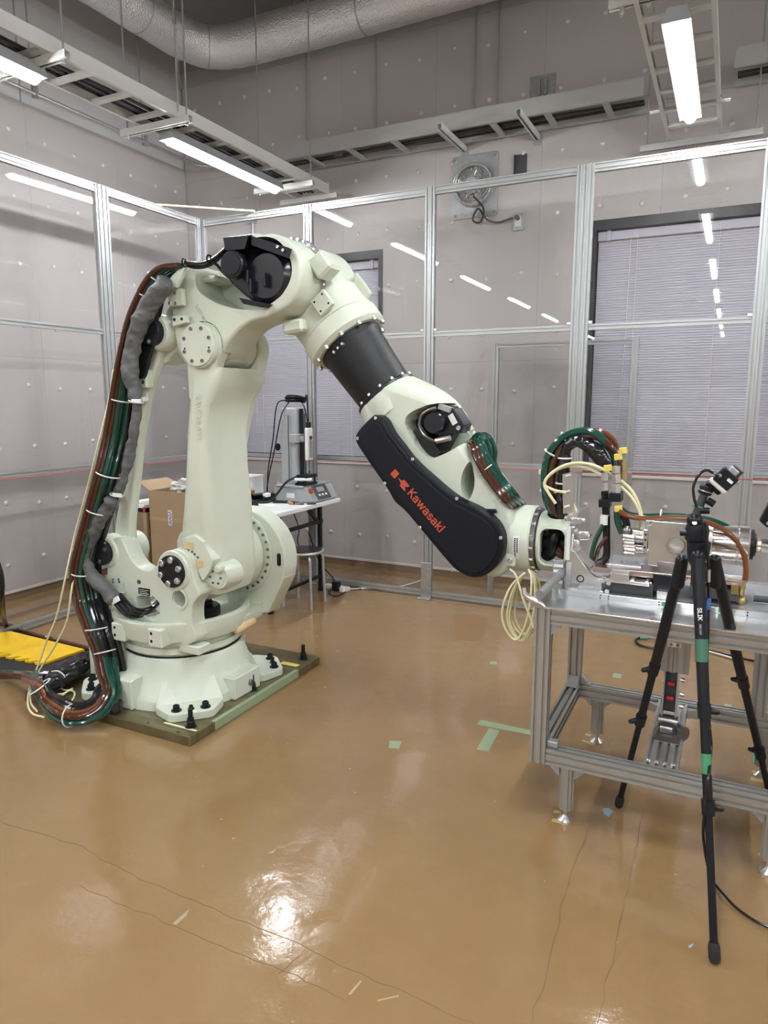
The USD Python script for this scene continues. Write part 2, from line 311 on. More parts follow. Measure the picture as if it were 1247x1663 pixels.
def profile(p0, p1, w, h, up=(0, 0, 1), slots=1):
    """slotted aluminium extrusion from p0 to p1; w across, h along up; the outline has a T slot in every face"""
    lip, inn, d = 0.0052, 0.0070, 0.0078
    def side(L, k):
        o = []
        for i in range(k):
            c = -L / 2 + L * (i + 0.5) / k; o += [(c - lip, 0), (c - lip, .0018), (c - inn, .0018), (c - inn, d), (c + inn, d), (c + inn, .0018), (c + lip, .0018), (c + lip, 0)]
        return o
    kw, kh = max(1, round(w / 0.03) if w > 0.05 else 1), max(1, round(h / 0.03) if h > 0.05 else 1)
    pts = [(-w / 2, -h / 2)] + [(t, -h / 2 + q) for t, q in side(w, kw)] + [(w / 2, -h / 2)] + [(w / 2 - q, t) for t, q in side(h, kh)] + [(w / 2, h / 2)] + [(-t, h / 2 - q) for t, q in side(w, kw)] + [(-w / 2, h / 2)] + [(-w / 2 + q, -t) for t, q in side(h, kh)]
    p0, p1 = np.asarray(p0, float), np.asarray(p1, float); D = p1 - p0; L = np.linalg.norm(D); D /= L; U = np.asarray(up, float); U = U - D * (U @ D); U /= np.linalg.norm(U); Wv = np.cross(U, D)
    m = prism(pts, L); v = m.vertices; m.vertices = p0 + v[:, :1] * Wv + v[:, 1:2] * U + v[:, 2:] * D
    if m.volume < 0: m.invert()
    return m
def text_on(text, origin, ex, ey, cap, depth=0.0006, width=None, bold=True):
    """lettering: ex reading direction, ey up; cap height, optional total width"""
    m = meshkit.text_mesh(text, cap, depth, bold); ex, ey = np.asarray(ex, float), np.asarray(ey, float); ex = ex / np.linalg.norm(ex); ey = ey / np.linalg.norm(ey); n = np.cross(ex, ey)
    v = m.vertices.copy(); k = 1 if width is None else width / np.ptp(v[:, 0]); v[:, 0] = (v[:, 0] - v[:, 0].min()) * k
    return trimesh.Trimesh(np.asarray(origin, float) + v[:, :1] * ex + v[:, 1:2] * ey + v[:, 2:] * n, m.faces, process=False)
YN = (0, -1, 0)

# ================================================================== the hall
WHITEW = simple('white_wall_paint', (0.66, 0.65, 0.63), 0.7)
WY, WX, CZ, NY, PX_ = 5.9, -5.16, 5.15, -13.0, 6.0
fl = thing('floor', 'glossy ochre coated floor with fine cracks', None, (0, 0, 0), kind='structure')
fl.part('slab', bx(WX - 0.2, NY, -0.12, PX_, WY + 0.3, 0, 0), FLOORM, smooth=False)
def ribbon(pts, w, z=0.0006, seed=1, jit=0.006):
    r = random.Random(seed); P = []
    for a, b in zip(pts[:-1], pts[1:]):
        a, b = np.array(a[:2]), np.array(b[:2]); n = max(2, int(np.linalg.norm(b - a) / 0.04))
        for t in np.linspace(0, 1, n, endpoint=False): P.append(a + (b - a) * t + np.array([r.uniform(-jit, jit), r.uniform(-jit, jit)]))
    P.append(np.array(pts[-1][:2])); P = np.array(P); T = np.gradient(P, axis=0); T /= np.linalg.norm(T, axis=1, keepdims=True); N = np.column_stack([-T[:, 1], T[:, 0]])
    W = np.array([w * r.uniform(0.2, 0.7) for _ in P])[:, None] / 2; n = len(P)
    V = np.vstack([np.column_stack([P + N * W, np.full(n, z)]), np.column_stack([P - N * W, np.full(n, z)]), np.column_stack([P + N * W, np.full(n, -0.001)]), np.column_stack([P - N * W, np.full(n, -0.001)])]); F = []
    for i in range(n - 1):
        F += [(i, n + i, n + i + 1), (i, n + i + 1, i + 1), (i, i + 1, 2 * n + i + 1), (i, 2 * n + i + 1, 2 * n + i), (n + i, 3 * n + i, 3 * n + i + 1), (n + i, 3 * n + i + 1, n + i + 1)]
    return trimesh.Trimesh(V, np.array(F), process=False)
for k, (p, w) in enumerate([([(-2.413, 1.561), (-2.228, 1.579), (-2.013, 1.591), (-1.769, 1.561), (-1.598, 1.559), (-1.412, 1.554), (-1.238, 1.550), (-1.060, 1.555), (-0.882, 1.539), (-0.724, 1.534), (-0.610, 1.524), (-0.490, 1.527)], 0.003),
                     ([(-1.838, 1.441), (-1.514, 1.444), (-1.202, 1.445), (-1.034, 1.452), (-0.826, 1.440)], 0.0025), ([(-0.360, 1.591), (-0.358, 1.749), (-0.373, 1.976), (-0.380, 2.192), (-0.381, 2.539)], 0.0025), ([(-0.199, 1.670), (-0.202, 2.060), (-0.200, 2.425), (-0.206, 2.886)], 0.003),
                     ([(-1.036, 1.439), (-1.021, 1.496), (-1.024, 1.540)], 0.003), ([(-0.411, 3.472), (-0.413, 3.190)], 0.002), ([(-0.588, 2.948), (-0.467, 2.682)], 0.0015)]):
    fl.part('crack', ribbon(p, w, seed=k), CRACK, smooth=False)
chips = []
for i in range(46):
    x, y = rng.uniform(-2.6, 0.3), rng.uniform(1.55, 4.2); s = rng.uniform(0.0015, 0.005); chips.append(bx(x - s, y - s * rng.uniform(.4, 1), -0.001, x + s, y + s * rng.uniform(.4, 1), 0.0008, 0))
fl.part('chip', cat(chips), CHIP, smooth=False, kind='stuff')
for p in ([(-1.443, 1.449), (-1.439, 1.522), (-1.427, 1.492), (-1.428, 1.448)], [(-1.380, 1.859), (-1.366, 1.893), (-1.362, 1.872)], [(-0.749, 1.479), (-0.702, 1.520), (-0.700, 1.515), (-0.744, 1.476)], [(-0.828, 1.461), (-0.820, 1.517), (-0.814, 1.513), (-0.820, 1.462)]):
    fl.part('scar', xy([q[:2] for q in p], -0.001, 0.0008), CHIP, smooth=False)
fl.part('old_patch', xy(rounded([q[:2] for q in [(-1.786, 4.847), (-1.530, 4.871), (-1.424, 4.458), (-1.462, 4.300), (-1.589, 4.320)]], 0.05), -0.001, 0.0007), STAIN, smooth=False, label='darker repair patch on the floor near the fence')

def panel_run(T, axis, spans, levels, at_, th, holes=(), mats=PANEL, pins=True, inward=-1):
    """felt panels standing proud of a wall; spans along the wall, levels in z"""
    pp = []
    for a0, a1 in spans:
        for z0, z1 in levels:
            g = sbox(a0 + 0.0003, z0 + 0.0004, a1 - 0.0003, z1 - 0.0004)
            for h in holes: g = g.difference(h)
            for q in (g.geoms if isinstance(g, MultiPolygon) else [g]):
                if q.is_empty or q.area < 0.004: continue
                m = xz(q, at_ + inward * th, at_, 0.0012) if axis == 'y' else yz(q, min(at_, at_ - inward * th), max(at_, at_ - inward * th), 0.0012)
                T.part('panel', m, mats, smooth=20)
            if pins:
                nx, nz = 3, max(1, round((z1 - z0) / 0.45))
                for i in range(nx):
                    for j in range(nz):
                        a = a0 + (a1 - a0) * (i + 0.5) / nx + rng.uniform(-.02, .02); z = z0 + (z1 - z0) * (j + 0.5) / nz + rng.uniform(-.02, .02)
                        if any(h.buffer(0.03).contains(Point(a, z)) for h in holes): continue
                        c = (a, at_ + inward * th, z) if axis == 'y' else (at_ - inward * th, a, z)
                        pp.append(lathe(c, (0, inward, 0) if axis == 'y' else (-inward, 0, 0), [(0, 0.019), (0.006, 0.017), (0.011, 0.009), (0.012, 0)], 8))
    if pp: T.part('pin', cat(pp), PINM, smooth=60, kind='stuff', label='round pin heads that hold the felt panels')
# ---- back wall with two windows
WIN = {1: (-4.62, 1.02, -2.90, 2.94), 2: (-1.085, 1.01, 0.66, 2.985)}
holes = [sbox(*w) for w in WIN.values()]
wb = thing('wall_back', 'back wall clad in pinned grey beige felt panels', None, (0, WY, 0), kind='structure')
full = sbox(WX - 0.2, 0, PX_, CZ)
for h in holes: full = full.difference(h)
wb.part('masonry', xz(full, WY, WY + 0.25), PLAIN, smooth=False)
sp = [(WX + 0.03 + 0.91 * i, WX + 0.03 + 0.91 * (i + 1)) for i in range(10)]
panel_run(wb, 'y', sp, [(0.075, 1.93), (1.93, 3.78), (3.78, 4.66)], WY, 0.03, holes)
wb.part('edge_strip', bx(WX, WY - 0.036, 0.06, PX_, WY - 0.002, 0.082), PINM)
wb.part('ledge', bx(WX, WY - 0.035, 4.66, PX_, WY, 4.80), PLAIN)
# ---- left wall
wl = thing('wall_left', 'left wall with pinned felt panels below a plain upper part', None, (WX, 0, 0), kind='structure')
wl.part('masonry', bx(WX - 0.2, NY, 0, WX, WY, CZ, 0), simple('upper_wall', (0.56, 0.555, 0.56), 0.7, noise=0.03, scale=2), smooth=False)
spl = [(WY - 0.035 - 0.91 * (i + 1), WY - 0.035 - 0.91 * i) for i in range(8)]
panel_run(wl, 'x', spl, [(0.075, 1.945), (1.945, 3.90)], WX, 0.035, inward=-1)
wl.part('edge_strip', bx(WX, -1.4, 0.06, WX + 0.04, WY - 0.03, 0.082), PINM)
for i in (1, 3): wl.part('seam_strip', bx(WX, spl[i][0] - 0.006, 3.86, WX + 0.006, spl[i][0] + 0.006, CZ), CEILM)
single('wall_right', bx(PX_, NY, 0, PX_ + 0.2, WY, CZ, 0), WHITEW, None, None, kind='structure', smooth=False)
single('wall_rear', bx(WX - 0.2, NY - 0.2, 0, PX_, NY, CZ, 0), WHITEW, None, None, kind='structure', smooth=False)
single('ceiling', bx(WX - 0.2, NY, CZ, PX_ + 0.2, WY + 0.25, CZ + 0.2, 0), CEILM, None, None, kind='structure', smooth=False)
single('baseboard_back', bx(WX + 0.03, WY - 0.028, 0, PX_, WY, 0.06), BASEB, None, None, kind='structure')
single('baseboard_left', bx(WX, NY, 0, WX + 0.028, WY - 0.03, 0.06), BASEB, None, None, kind='structure')
# ---- windows with closed venetian blinds
for n, (x0, z0, x1, z1) in WIN.items():
    w = thing(f'window_{n}', 'dark framed window behind a closed lavender grey venetian blind', None, ((x0 + x1) / 2, WY, z0), kind='structure')
    f = Polygon([(x0, z0), (x1, z0), (x1, z1), (x0, z1)], [[(x0 + .045, z0 + .02), (x1 - .045, z0 + .02), (x1 - .045, z1 - .075), (x0 + .045, z1 - .075)]])
    w.part('frame', xz(f, WY - 0.034, WY + 0.12, 0.004), WFRAME)
    w.part('pane', bx(x0 + .04, WY + 0.13, z0 + .02, x1 - .04, WY + 0.136, z1 - .07, 0), GAP, smooth=False)
    w.part('headrail', bx(x0 + .05, WY + 0.005, z1 - 0.15, x1 - .05, WY + 0.05, z1 - 0.082, 0.004), SLAT)
    for xx in (x0 + 0.12, x1 - 0.14): w.part('bracket', bx(xx, WY - 0.004, z1 - 0.155, xx + 0.03, WY + 0.05, z1 - 0.075, 0.002), SLAT)
    zz, pitch, sl = z1 - 0.160, 0.0195, []
    while zz > z0 + 0.05:
        pr = [(-0.0112, -0.0032), (-0.004, 0.0004), (0.004, 0.0004), (0.0112, -0.0032), (0.0112, -0.0042), (0.004, -0.0006), (-0.004, -0.0006), (-0.0112, -0.0042)]
        t = math.radians(74); c, s = math.cos(t), math.sin(t)
        ring = lambda xx: [(xx, WY + 0.028 - b * s * 1.0 + a * c, zz + a * s + b * c) for a, b in pr]
        w.part('slat', loft([ring(x0 + 0.055), ring(x1 - 0.055)]), SLAT, smooth=40); zz -= pitch
    w.part('bottom_rail', bx(x0 + .055, WY + 0.012, z0 + 0.024, x1 - .055, WY + 0.042, z0 + 0.044, 0.004), SLAT)
    for xx in (x0 + 0.35, (x0 + x1) / 2 + 0.05, x1 - 0.35): w.part('ladder_cord', cyl((xx, WY + 0.004, z0 + .03), (xx, WY + 0.004, z1 - .1), 0.0018, seg=6), WHITE)
    w.part('pull_cord', tube([(x0 + 0.30, WY + 0.002, z1 - .15), (x0 + 0.295, WY - 0.002, z1 - .9), (x0 + 0.27, WY + 0.0, z0 + 0.35)], 0.0022, 6), WHITE)
    w.part('sill', bx(x0 - .02, WY - 0.045, z0 - 0.022, x1 + .02, WY + 0.1, z0 + 0.004, 0.004), WHITE)

# ---- LED battens in rows along the hall
def batten(x, y0, y1, z, label, group=None):
    t = thing('ceiling_batten_light', label, 'light', (x, (y0 + y1) / 2, z), group)
    t.part('housing', hull(bx(x - .045, y0, z + .085, x + .045, y1, z + .10, 0.003), bx(x - .066, y0, z + .034, x + .066, y1, z + .040, 0.002)), HOUSING)
    t.part('diffuser', loft([[(x + 0.034 * math.cos(a), yy, z + .036 - 0.036 * math.sin(a) * q) for a in np.linspace(0, math.pi, 9)] for yy, q in ((y0 + .015, .5), (y0 + .03, 1), (y1 - .03, 1), (y1 - .015, .5))]), LAMPM, smooth=50)
ZL = 3.30
batten(-3.53, 3.86, 5.16, ZL, 'glowing white LED batten under the left cable tray above the robot')
batten(-3.53, 1.60, 2.90, ZL, 'glowing LED batten cut by the left picture edge under the tray')
batten(-0.355, 3.78, 5.06, ZL, 'glowing white LED batten under the ladder tray at top right')
for k, y in enumerate((1.44, -.90, -3.24, -5.58, -7.92, -10.26)):
    batten(-0.355, y, y + 1.28, ZL, 'LED batten in the row behind the camera', 'LED battens behind the camera')
    batten(-3.53, y - 2.1, y - .82, ZL, 'LED batten in the row behind the camera', 'LED battens behind the camera') if k < 5 else None
for y in (3.78, 1.44, -.90, -3.24, -5.58): batten(2.9, y, y + 1.28, ZL, 'LED batten in the row behind the camera', 'LED battens behind the camera')

# ---- cable trays
def c_channel(p0, p1, w=0.041, h=0.041, open_=(0, 0, -1)):
    t = 0.0035; pts = [(-w / 2, -h / 2), (-w / 2 + .012, -h / 2), (-w / 2 + .012, -h / 2 + t), (-w / 2 + t, -h / 2 + t), (-w / 2 + t, h / 2 - t), (w / 2 - t, h / 2 - t), (w / 2 - t, -h / 2 + t), (w / 2 - .012, -h / 2 + t), (w / 2 - .012, -h / 2), (w / 2, -h / 2), (w / 2, h / 2), (-w / 2, h / 2)]
    p0, p1 = np.asarray(p0, float), np.asarray(p1, float); D = p1 - p0; L = np.linalg.norm(D); D /= L; U = -np.asarray(open_, float); W_ = np.cross(U, D)
    m = prism(pts, L); v = m.vertices; m.vertices = p0 + v[:, :1] * W_ + v[:, 1:2] * U + v[:, 2:] * D
    if m.volume < 0: m.invert()
    return m
def ladder(name, label, p0, p1, w, h, rung_z, pitch, mt, cables=3, first=0.12):
    """cable ladder: p0, p1 the centre line at the underside; two side rails, rungs, cables lying on them"""
    p0, p1 = np.asarray(p0, float), np.asarray(p1, float); D = p1 - p0; L = np.linalg.norm(D); D /= L; S = np.cross(D, (0, 0, 1)); t = thing(name, label, 'cable tray', (p0 + p1) / 2)
    for s in (-1, 1):
        o = s * w / 2; pts = [(o, 0), (o - s * .022, 0), (o - s * .022, .003), (o - s * .003, .003), (o - s * .003, h - .003), (o - s * .018, h - .003), (o - s * .018, h), (o, h)]
        m = prism(pts, L); v = m.vertices; m.vertices = p0 + v[:, :1] * S + v[:, 1:2] * np.array([0, 0, 1.0]) + v[:, 2:] * D
        if m.volume < 0: m.invert()
        r_ = t.part('side_rail', m, mt, smooth=False)
    q = first
    while q < L - 0.03:
        c = p0 + D * q; a = c - S * (w / 2 - .004); b = c + S * (w / 2 - .004); t.part('rung', c_channel(a + (0, 0, rung_z), b + (0, 0, rung_z), 0.044, 0.020, (0, 0, 1)), mt, smooth=False); q += pitch
    for k in range(cables):
        o = -w * 0.30 + w * 0.11 * k; P = [p0 + D * x + S * (o + 0.006 * math.sin(3 * x + k)) + np.array([0, 0, rung_z + .026 + .006 * math.sin(2.1 * x + 2 * k)]) for x in np.linspace(0.02, L - .02, 9)]
        t.part('tray_cable', tube(P, 0.011, 6, 3), DARKG if k % 2 else HBLACK)
    return t
ladder('cable_tray', 'grey cable ladder tray running along the left wall above the batten lights', (-3.53, 0.3, 3.42), (-3.53, 5.72, 3.42), 0.34, 0.085, 0.014, 0.30, TRAYM, 4)
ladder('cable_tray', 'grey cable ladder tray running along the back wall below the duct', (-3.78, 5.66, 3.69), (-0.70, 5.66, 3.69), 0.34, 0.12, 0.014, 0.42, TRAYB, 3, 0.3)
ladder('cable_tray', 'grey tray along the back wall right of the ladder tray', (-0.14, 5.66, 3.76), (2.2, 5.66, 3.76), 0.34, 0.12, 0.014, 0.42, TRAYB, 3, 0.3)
ladder('cable_tray', 'pale ladder tray with rungs around the top right batten light', (-0.365, 2.6, 3.415), (-0.365, 5.62, 3.415), 0.345, 0.06, 0.012, 0.30, TRAYM, 0, 0.10)
lab = [('steel channel hanger near the left picture edge', 2.86), ('steel channel hanger across the tray where the second batten starts', 3.80), ('steel channel hanger at the far end of the left tray', 5.30), ('lower steel channel hanger by the tray corner', 5.70)]
for l, y in lab:
    t = thing('channel_hanger', l, 'bracket', (-3.53, y, 3.38)); x0, x1 = (-3.86, -3.26)
    t.part('channel', c_channel((x0, y, 3.397), (x1, y, 3.397)), TRAYM, smooth=False)
    for xx in ((x0 + .05, x1 - .03) if y < 5.4 else ()): t.part('threaded_rod', cyl((xx, y, 3.36), (xx, y, CZ), 0.006, seg=8), GALV); t.part('nut', cyl((xx, y, 3.362), (xx, y, 3.376), 0.011, seg=6), ZINC)
t = thing('channel_hanger', 'grey channel end with hanger bolt at the top right', 'bracket', (-0.6, 3.42, 3.42)); t.part('channel', c_channel((-0.66, 3.78, 3.465), (0.10, 3.78, 3.465)), TRAYM, smooth=False)
for xx in (-0.60, 0.05): t.part('threaded_rod', cyl((xx, 3.78, 3.405), (xx, 3.78, CZ), 0.006, seg=8), GALV); t.part('nut', cyl((xx, 3.78, 3.42), (xx, 3.78, 3.443), 0.012, seg=6), ZINC)
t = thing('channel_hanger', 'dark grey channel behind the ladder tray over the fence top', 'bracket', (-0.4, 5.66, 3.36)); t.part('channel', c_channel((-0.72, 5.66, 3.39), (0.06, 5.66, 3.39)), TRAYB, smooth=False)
for xx in (-0.68, 0.02): t.part('threaded_rod', cyl((xx, 5.66, 3.36), (xx, 5.66, CZ), 0.006, seg=8), GALV)
for s, lbl in ((-1, 'small pale L bracket left of the ladder tray end'), (1, 'small pale L bracket right of the ladder tray end')):
    x = -0.365 + s * 0.20; t = thing('tray_bracket', lbl, 'bracket', (x, 5.0, 3.40)); t.part('angle', cat(bx(x - .03, 5.0, 3.40, x + .03, 5.05, 3.404, .001), bx(x - s * .03 - .002, 5.0, 3.40, x - s * .03 + .002, 5.05, 3.46, .001)), TRAYM); t.part('bolt', hexbolt((x - s * .032, 5.025, 3.43), (s, 0, 0), .009), ZINC)
for x, lbl in ((-1.53, 'longer channel arm holding the back tray, right of the other'), (-2.14, 'shorter channel arm holding the back tray left of the other')):
    z, yf = (3.66, 5.30)
    t = thing('wall_bracket', lbl, 'bracket', (x, WY, z)); t.part('channel', c_channel((x, yf, z), (x, WY - .03, z)), TRAYM, smooth=False); t.part('wall_plate', bx(x - .035, WY - .036, z - .06, x + .035, WY - .03, z + .06), GALV)
    t.part('bolt', hexbolt((x, WY - .036, z + .04), YN), ZINC)
for x, lbl_ in ((-3.66, 'thin steel rod above the left end of the back tray'), (-2.95, 'thin steel rod over the back tray, second from its left end'), (-2.05, 'thin steel rod over the back tray above the shorter arm'), (-1.86, 'thin steel rod over the back tray just right of the shorter arm'), (0.20, 'thin steel rod over the tray right of the ladder')):
    single('hanger_rod', cyl((x, 5.845, 3.68), (x, 5.845, CZ), 0.0065, seg=8), GALV, lbl_, 'rod', 'hanger rods over the back tray')
for x, y, lbl_ in ((-4.84, 3.0, 'thin steel rod by the left wall nearest the left picture edge'), (-4.84, 3.9, 'thin steel rod by the left wall holding the conduit, middle one'), (-4.84, 5.0, 'thin steel rod by the left wall nearest the room corner')):
    single('hanger_rod', cyl((x, y, 3.83), (x, y, CZ), 0.0065, seg=8), GALV, lbl_, 'rod', 'hanger rods by the left wall')
# conduit along the left wall, foil duct in the corner
t = thing('conduit_pipe', 'thin grey conduit running along the left wall and round the corner', 'pipe', (-5.0, 3, 3.9))
t.part('pipe', tube([(-4.80, 0.2, 3.85), (-4.80, 3.0, 3.85), (-4.80, 5.3, 3.85), (-4.80, 5.62, 3.85), (-4.72, 5.74, 3.85), (-4.55, 5.78, 3.85), (-4.25, 5.78, 3.85)], 0.014, 8, 6), GALV)
for y in (3.0, 3.9, 5.0): t.part('clamp', cat(bx(-4.815, y - .012, 3.82, -4.785, y + .012, 3.91), torus((-4.80, y, 3.85), (0, 1, 0), .018, .005)), GALV)
dp = [(-4.66, -1.0, 4.72), (-4.60, 1.0, 4.72), (-4.55, 3.0, 4.72), (-4.53, 4.6, 4.72), (-4.52, 5.16, 4.72), (-4.42, 5.42, 4.72), (-4.16, 5.52, 4.72), (-3.6, 5.53, 4.72), (-3.0, 5.53, 4.72), (-1.5, 5.53, 4.74), (1.5, 5.53, 4.74), (4, 5.53, 4.74)]
P = spline(dp, 40); m = tube(P, 0.168, 28, smooth=False); v = m.vertices; k = len(P)
cen = np.vstack([np.repeat(P, 28, 0), P[[0, -1]]]); dd = v - cen
amp = 1 + 0.02 * (meshkit.fbm(v * 7.0, 3, 5) - 0.5) * 2 + 0.018 * (meshkit.noise(v * 22.0, 9) - .5) * 2
v[:] = cen + dd * amp[:, None]
t = thing('ventilation_duct', 'crinkled silver foil duct bending round the ceiling corner', 'duct', (-4.5, 4.5, 4.8)); t.part('foil_hose', trimesh.Trimesh(v, m.faces, process=False), FOIL, smooth=60)
for p, d in (((-4.42, 5.42, 4.72), (1, 1, 0)), ((-4.53, 4.7, 4.72), (0, 1, 0)), ((-2.9, 5.53, 4.72), (1, 0, 0))): t.part('band', torus(p, d, 0.170, 0.006, 32, 6), GALV)
for x, y, lbl in ((-4.47, 4.75, 'duct hanger rod nearest the duct bend'), (-3.55, 5.50, 'duct hanger right of the bend')):
    t = thing('duct_hanger', lbl, 'hanger', (x, y, 4.98)); t.part('rod', cyl((x, y, 4.87), (x, y, CZ), .008, seg=8), GALV); t.part('nut', cyl((x, y, 5.02), (x, y, 5.05), .018, seg=6), ZINC)
t = thing('drop_rod', 'long steel rod with coupler hanging from the duct bend to the tray', 'rod', (-3.29, 3.80, 3.4)); t.part('rod', cyl((-3.29, 3.72, 3.42), (-3.29, 3.72, CZ), .006, seg=8), GALV); t.part('coupler', cyl((-3.29, 3.72, 3.92), (-3.29, 3.72, 4.00), .012, seg=6), ZINC)
t.part('safety_wire', tube([(-3.29, 3.72, 3.96), (-3.285, 3.75, 3.8), (-3.33, 3.78, 3.72), (-3.42, 3.9, 3.66)], .0025, 6), GALV)

# ---- exhaust fan, sockets and plates on the back wall
fx, fz, fy = -2.045, 3.36, WY - 0.03
t = thing('exhaust_fan', 'square grey exhaust fan with round wire guard on the back wall', 'fan', (fx, fy, fz))
t.part('mounting_plate', xz(Polygon(rect(fx - .20, fz - .25, fx + .20, fz + .25, .02).exterior.coords, [ring2((fx, fz), .16)]), fy - .012, fy, .003), GALV)
t.part('shroud', lathe((fx, fy - .01, fz), YN, [(0, .17), (.05, .165), (.05, .150), (.0, .150)], 36), GALV)
t.part('motor', lathe((fx, fy - .02, fz), YN, [(0, .07), (.06, .07), (.08, .05), (.085, 0)], 24), GREYP)
for k in range(5):
    a = 2 * np.pi * k / 5; c, s = math.cos(a), math.sin(a); b = bx(.05, -.004, -.045, .145, .004, .045, .002); b.apply_transform(trimesh.transformations.rotation_matrix(.5, (1, 0, 0))); b.apply_transform(trimesh.transformations.rotation_matrix(-a, (0, 1, 0))); b.apply_translation((fx, fy - .018, fz)); t.part('blade', b, GREYP)
for r in np.linspace(.05, .165, 6): t.part('guard_ring', torus((fx, fy - .085 + .16 * max(0, r - .12), fz), YN, r, .0025, 36, 5), ZINC)
for k in range(16):
    a = 2 * np.pi * k / 16; t.part('guard_spoke', tube([(fx + .04 * math.cos(a), fy - .088, fz + .04 * math.sin(a)), (fx + .12 * math.cos(a), fy - .086, fz + .12 * math.sin(a)), (fx + .175 * math.cos(a), fy - .02, fz + .175 * math.sin(a))], .0022, 5, 3), ZINC)
for sx in (-1, 1):
    for sz in (-1, 1): t.part('bolt', hexbolt((fx + sx * .17, fy - .012, fz + sz * .22), YN, .012), ZINC)
t.part('cord', tube([(fx + .02, fy - .09, fz - .10), (fx + .10, fy - .06, fz - .20), (fx + .07, fy - .05, fz - .30), (fx + .0, fy - .04, fz - .27), (fx + .05, fy - .045, fz - .19), (fx + .12, fy - .03, fz - .28), (fx + .22, fy - .025, fz - .31), (fx + .34, fy - .035, fz - .29)], .0075, 8), HBLACK)
t = thing('wall_socket', 'grey wall socket plate with fan plug below the exhaust fan', 'socket', (-1.675, fy, 3.03)); t.part('plate', bx(-1.71, fy - .012, 2.97, -1.62, fy, 3.11, .003), GALV); t.part('insert', bx(-1.69, fy - .018, 3.0, -1.64, fy - .011, 3.08), WHITE); t.part('plug', cyl((-1.668, fy - .06, 3.065), (-1.668, fy - .015, 3.065), .018), DARKG)
for nm, lbl, x, z, w, h in (('wall_plate', 'dark blank plate on the wall right of the exhaust fan', -1.66, 3.47, .10, .17), ('wall_plate', 'square dark bracket plate on the upper back wall above the tray', -1.50, 4.03, .20, .17)):
    t = thing(nm, lbl, 'plate', (x, fy, z)); t.part('plate', bx(x - w / 2, fy - .006, z - h / 2, x + w / 2, fy, z + h / 2, .002), GALV if h < w else DARKG)
    if h < w:
        for dx in (-.025, .025): t.part('rib', bx(x + dx - .008, fy - .03, z - h * .4, x + dx + .008, fy - .005, z + h * .3, .002), GALV)
    else: t.part('fold', bx(x - w / 2, fy - .03, z - h / 2, x - w / 2 + .004, fy, z + h / 2), DARKG)
t = thing('wall_conduit', 'short vertical grey conduit with box on the back wall behind the fence corner', 'pipe', (-3.92, fy, 2.9)); t.part('pipe', cyl((-4.30, fy - .02, 2.75), (-4.30, fy - .02, 3.35), .018), GALV); t.part('box', bx(-4.34, fy - .05, 3.30, -4.26, fy, 3.42, .004), GALV)

# ================================================================== guard fence of slotted aluminium and clear sheets
FY, FX = 5.15, -4.34
def post_y(T, x, w):
    n = max(1, round(w / 0.04))
    for i in range(n): T.part('post', profile((x - w / 2 + w * (i + .5) / n, FY, 0.012), (x - w / 2 + w * (i + .5) / n, FY, 3.185), w / n - .001, .04, (0, 1, 0)), ALU, smooth=False)
def post_x(T, y, w):
    n = max(1, round(w / 0.04))
    for i in range(n): T.part('post', profile((FX, y - w / 2 + w * (i + .5) / n, 0.012), (FX, y - w / 2 + w * (i + .5) / n, 3.185), w / n - .001, .04, (1, 0, 0)), ALU, smooth=False)
bf = thing('guard_fence', 'aluminium guard fence with clear sheets along the back wall', 'fence', (-2.1, FY, 0))
bposts = [(FX + .02, .04), (-3.225, .08), (-2.14, .08), (-1.0, .12), (0.118, .08), (1.25, .08)]
for x, w in bposts: post_y(bf, x, w)
for (xa, wa), (xb, wb_) in zip(bposts[:-1], bposts[1:]):
    a, b = xa + wa / 2, xb - wb_ / 2
    for z, h in ((3.155, .06), (2.108, .04), (1.118, .03), (0.043, .042)): bf.part('rail', profile((a, FY, z), (b, FY, z), .03, h), ALU, smooth=False)
    bf.part('pane', bx(a + .002, FY - .004, 2.13, b - .002, FY - .001, 3.125, 0), PANE, smooth=False)
    bf.part('pane', bx(a + .002, FY - .004, 1.134, b - .002, FY - .001, 2.088, 0), PANE, smooth=False)
    bf.part('pane', bx(a + .002, FY - .004, 0.11, b - .002, FY - .001, 1.102, 0), PANE, smooth=False)
    for e, s in ((a, 1), (b, -1)): bf.part('corner_bracket', bx(e, FY - .024, 2.128, e + s * .03, FY - .018, 2.15, .002), ZINC)
for x in (-3.225, -2.14, 0.118):
    br = bf.part('foot_bracket', cat(bx(x - .043, FY - .030, 0.0, x + .043, FY - .021, .30, .002), bx(x - .06, FY - .075, 0, x + .05, FY - .02, .010, .002)), GALV)
    for sx in (-.02, .02):
        for z in (.08, .16, .25): br.part('bolt', hexbolt((x + sx, FY - .030, z), YN, .007, .006), ZINC)
lf = thing('guard_fence', 'aluminium guard fence with clear sheets along the left wall', 'fence', (FX, 4, 0))
lposts = [(0.90, .08), (2.45, .08), (4.02, .12), (FY - .062, .04)]
for y, w in lposts: post_x(lf, y, w)
for (ya, wa), (yb, wb_) in zip(lposts[:-1], lposts[1:]):
    a, b = ya + wa / 2, yb - wb_ / 2
    for z, h in ((3.155, .06), (2.118, .04), (1.108, .03), (0.043, .042)): lf.part('rail', profile((FX, a, z), (FX, b, z), .03, h), ALU, smooth=False)
    for z0, z1 in ((2.14, 3.125), (1.124, 2.098), (.11, 1.092)): lf.part('pane', bx(FX + .001, a + .002, z0, FX + .004, b - .002, z1, 0), PANE, smooth=False)
t = thing('trip_wire', 'thin red trip wire strung along the guard fence at waist height', 'wire', (-2, FY - .03, 1.09))
t.part('wire', tube([(FX + .03, 0.9, 1.083), (FX + .03, FY - .03, 1.083), (-2.14, FY - .03, 1.095), (1.4, FY - .03, 1.095)], .0035, 6, smooth=False), REDWIRE)
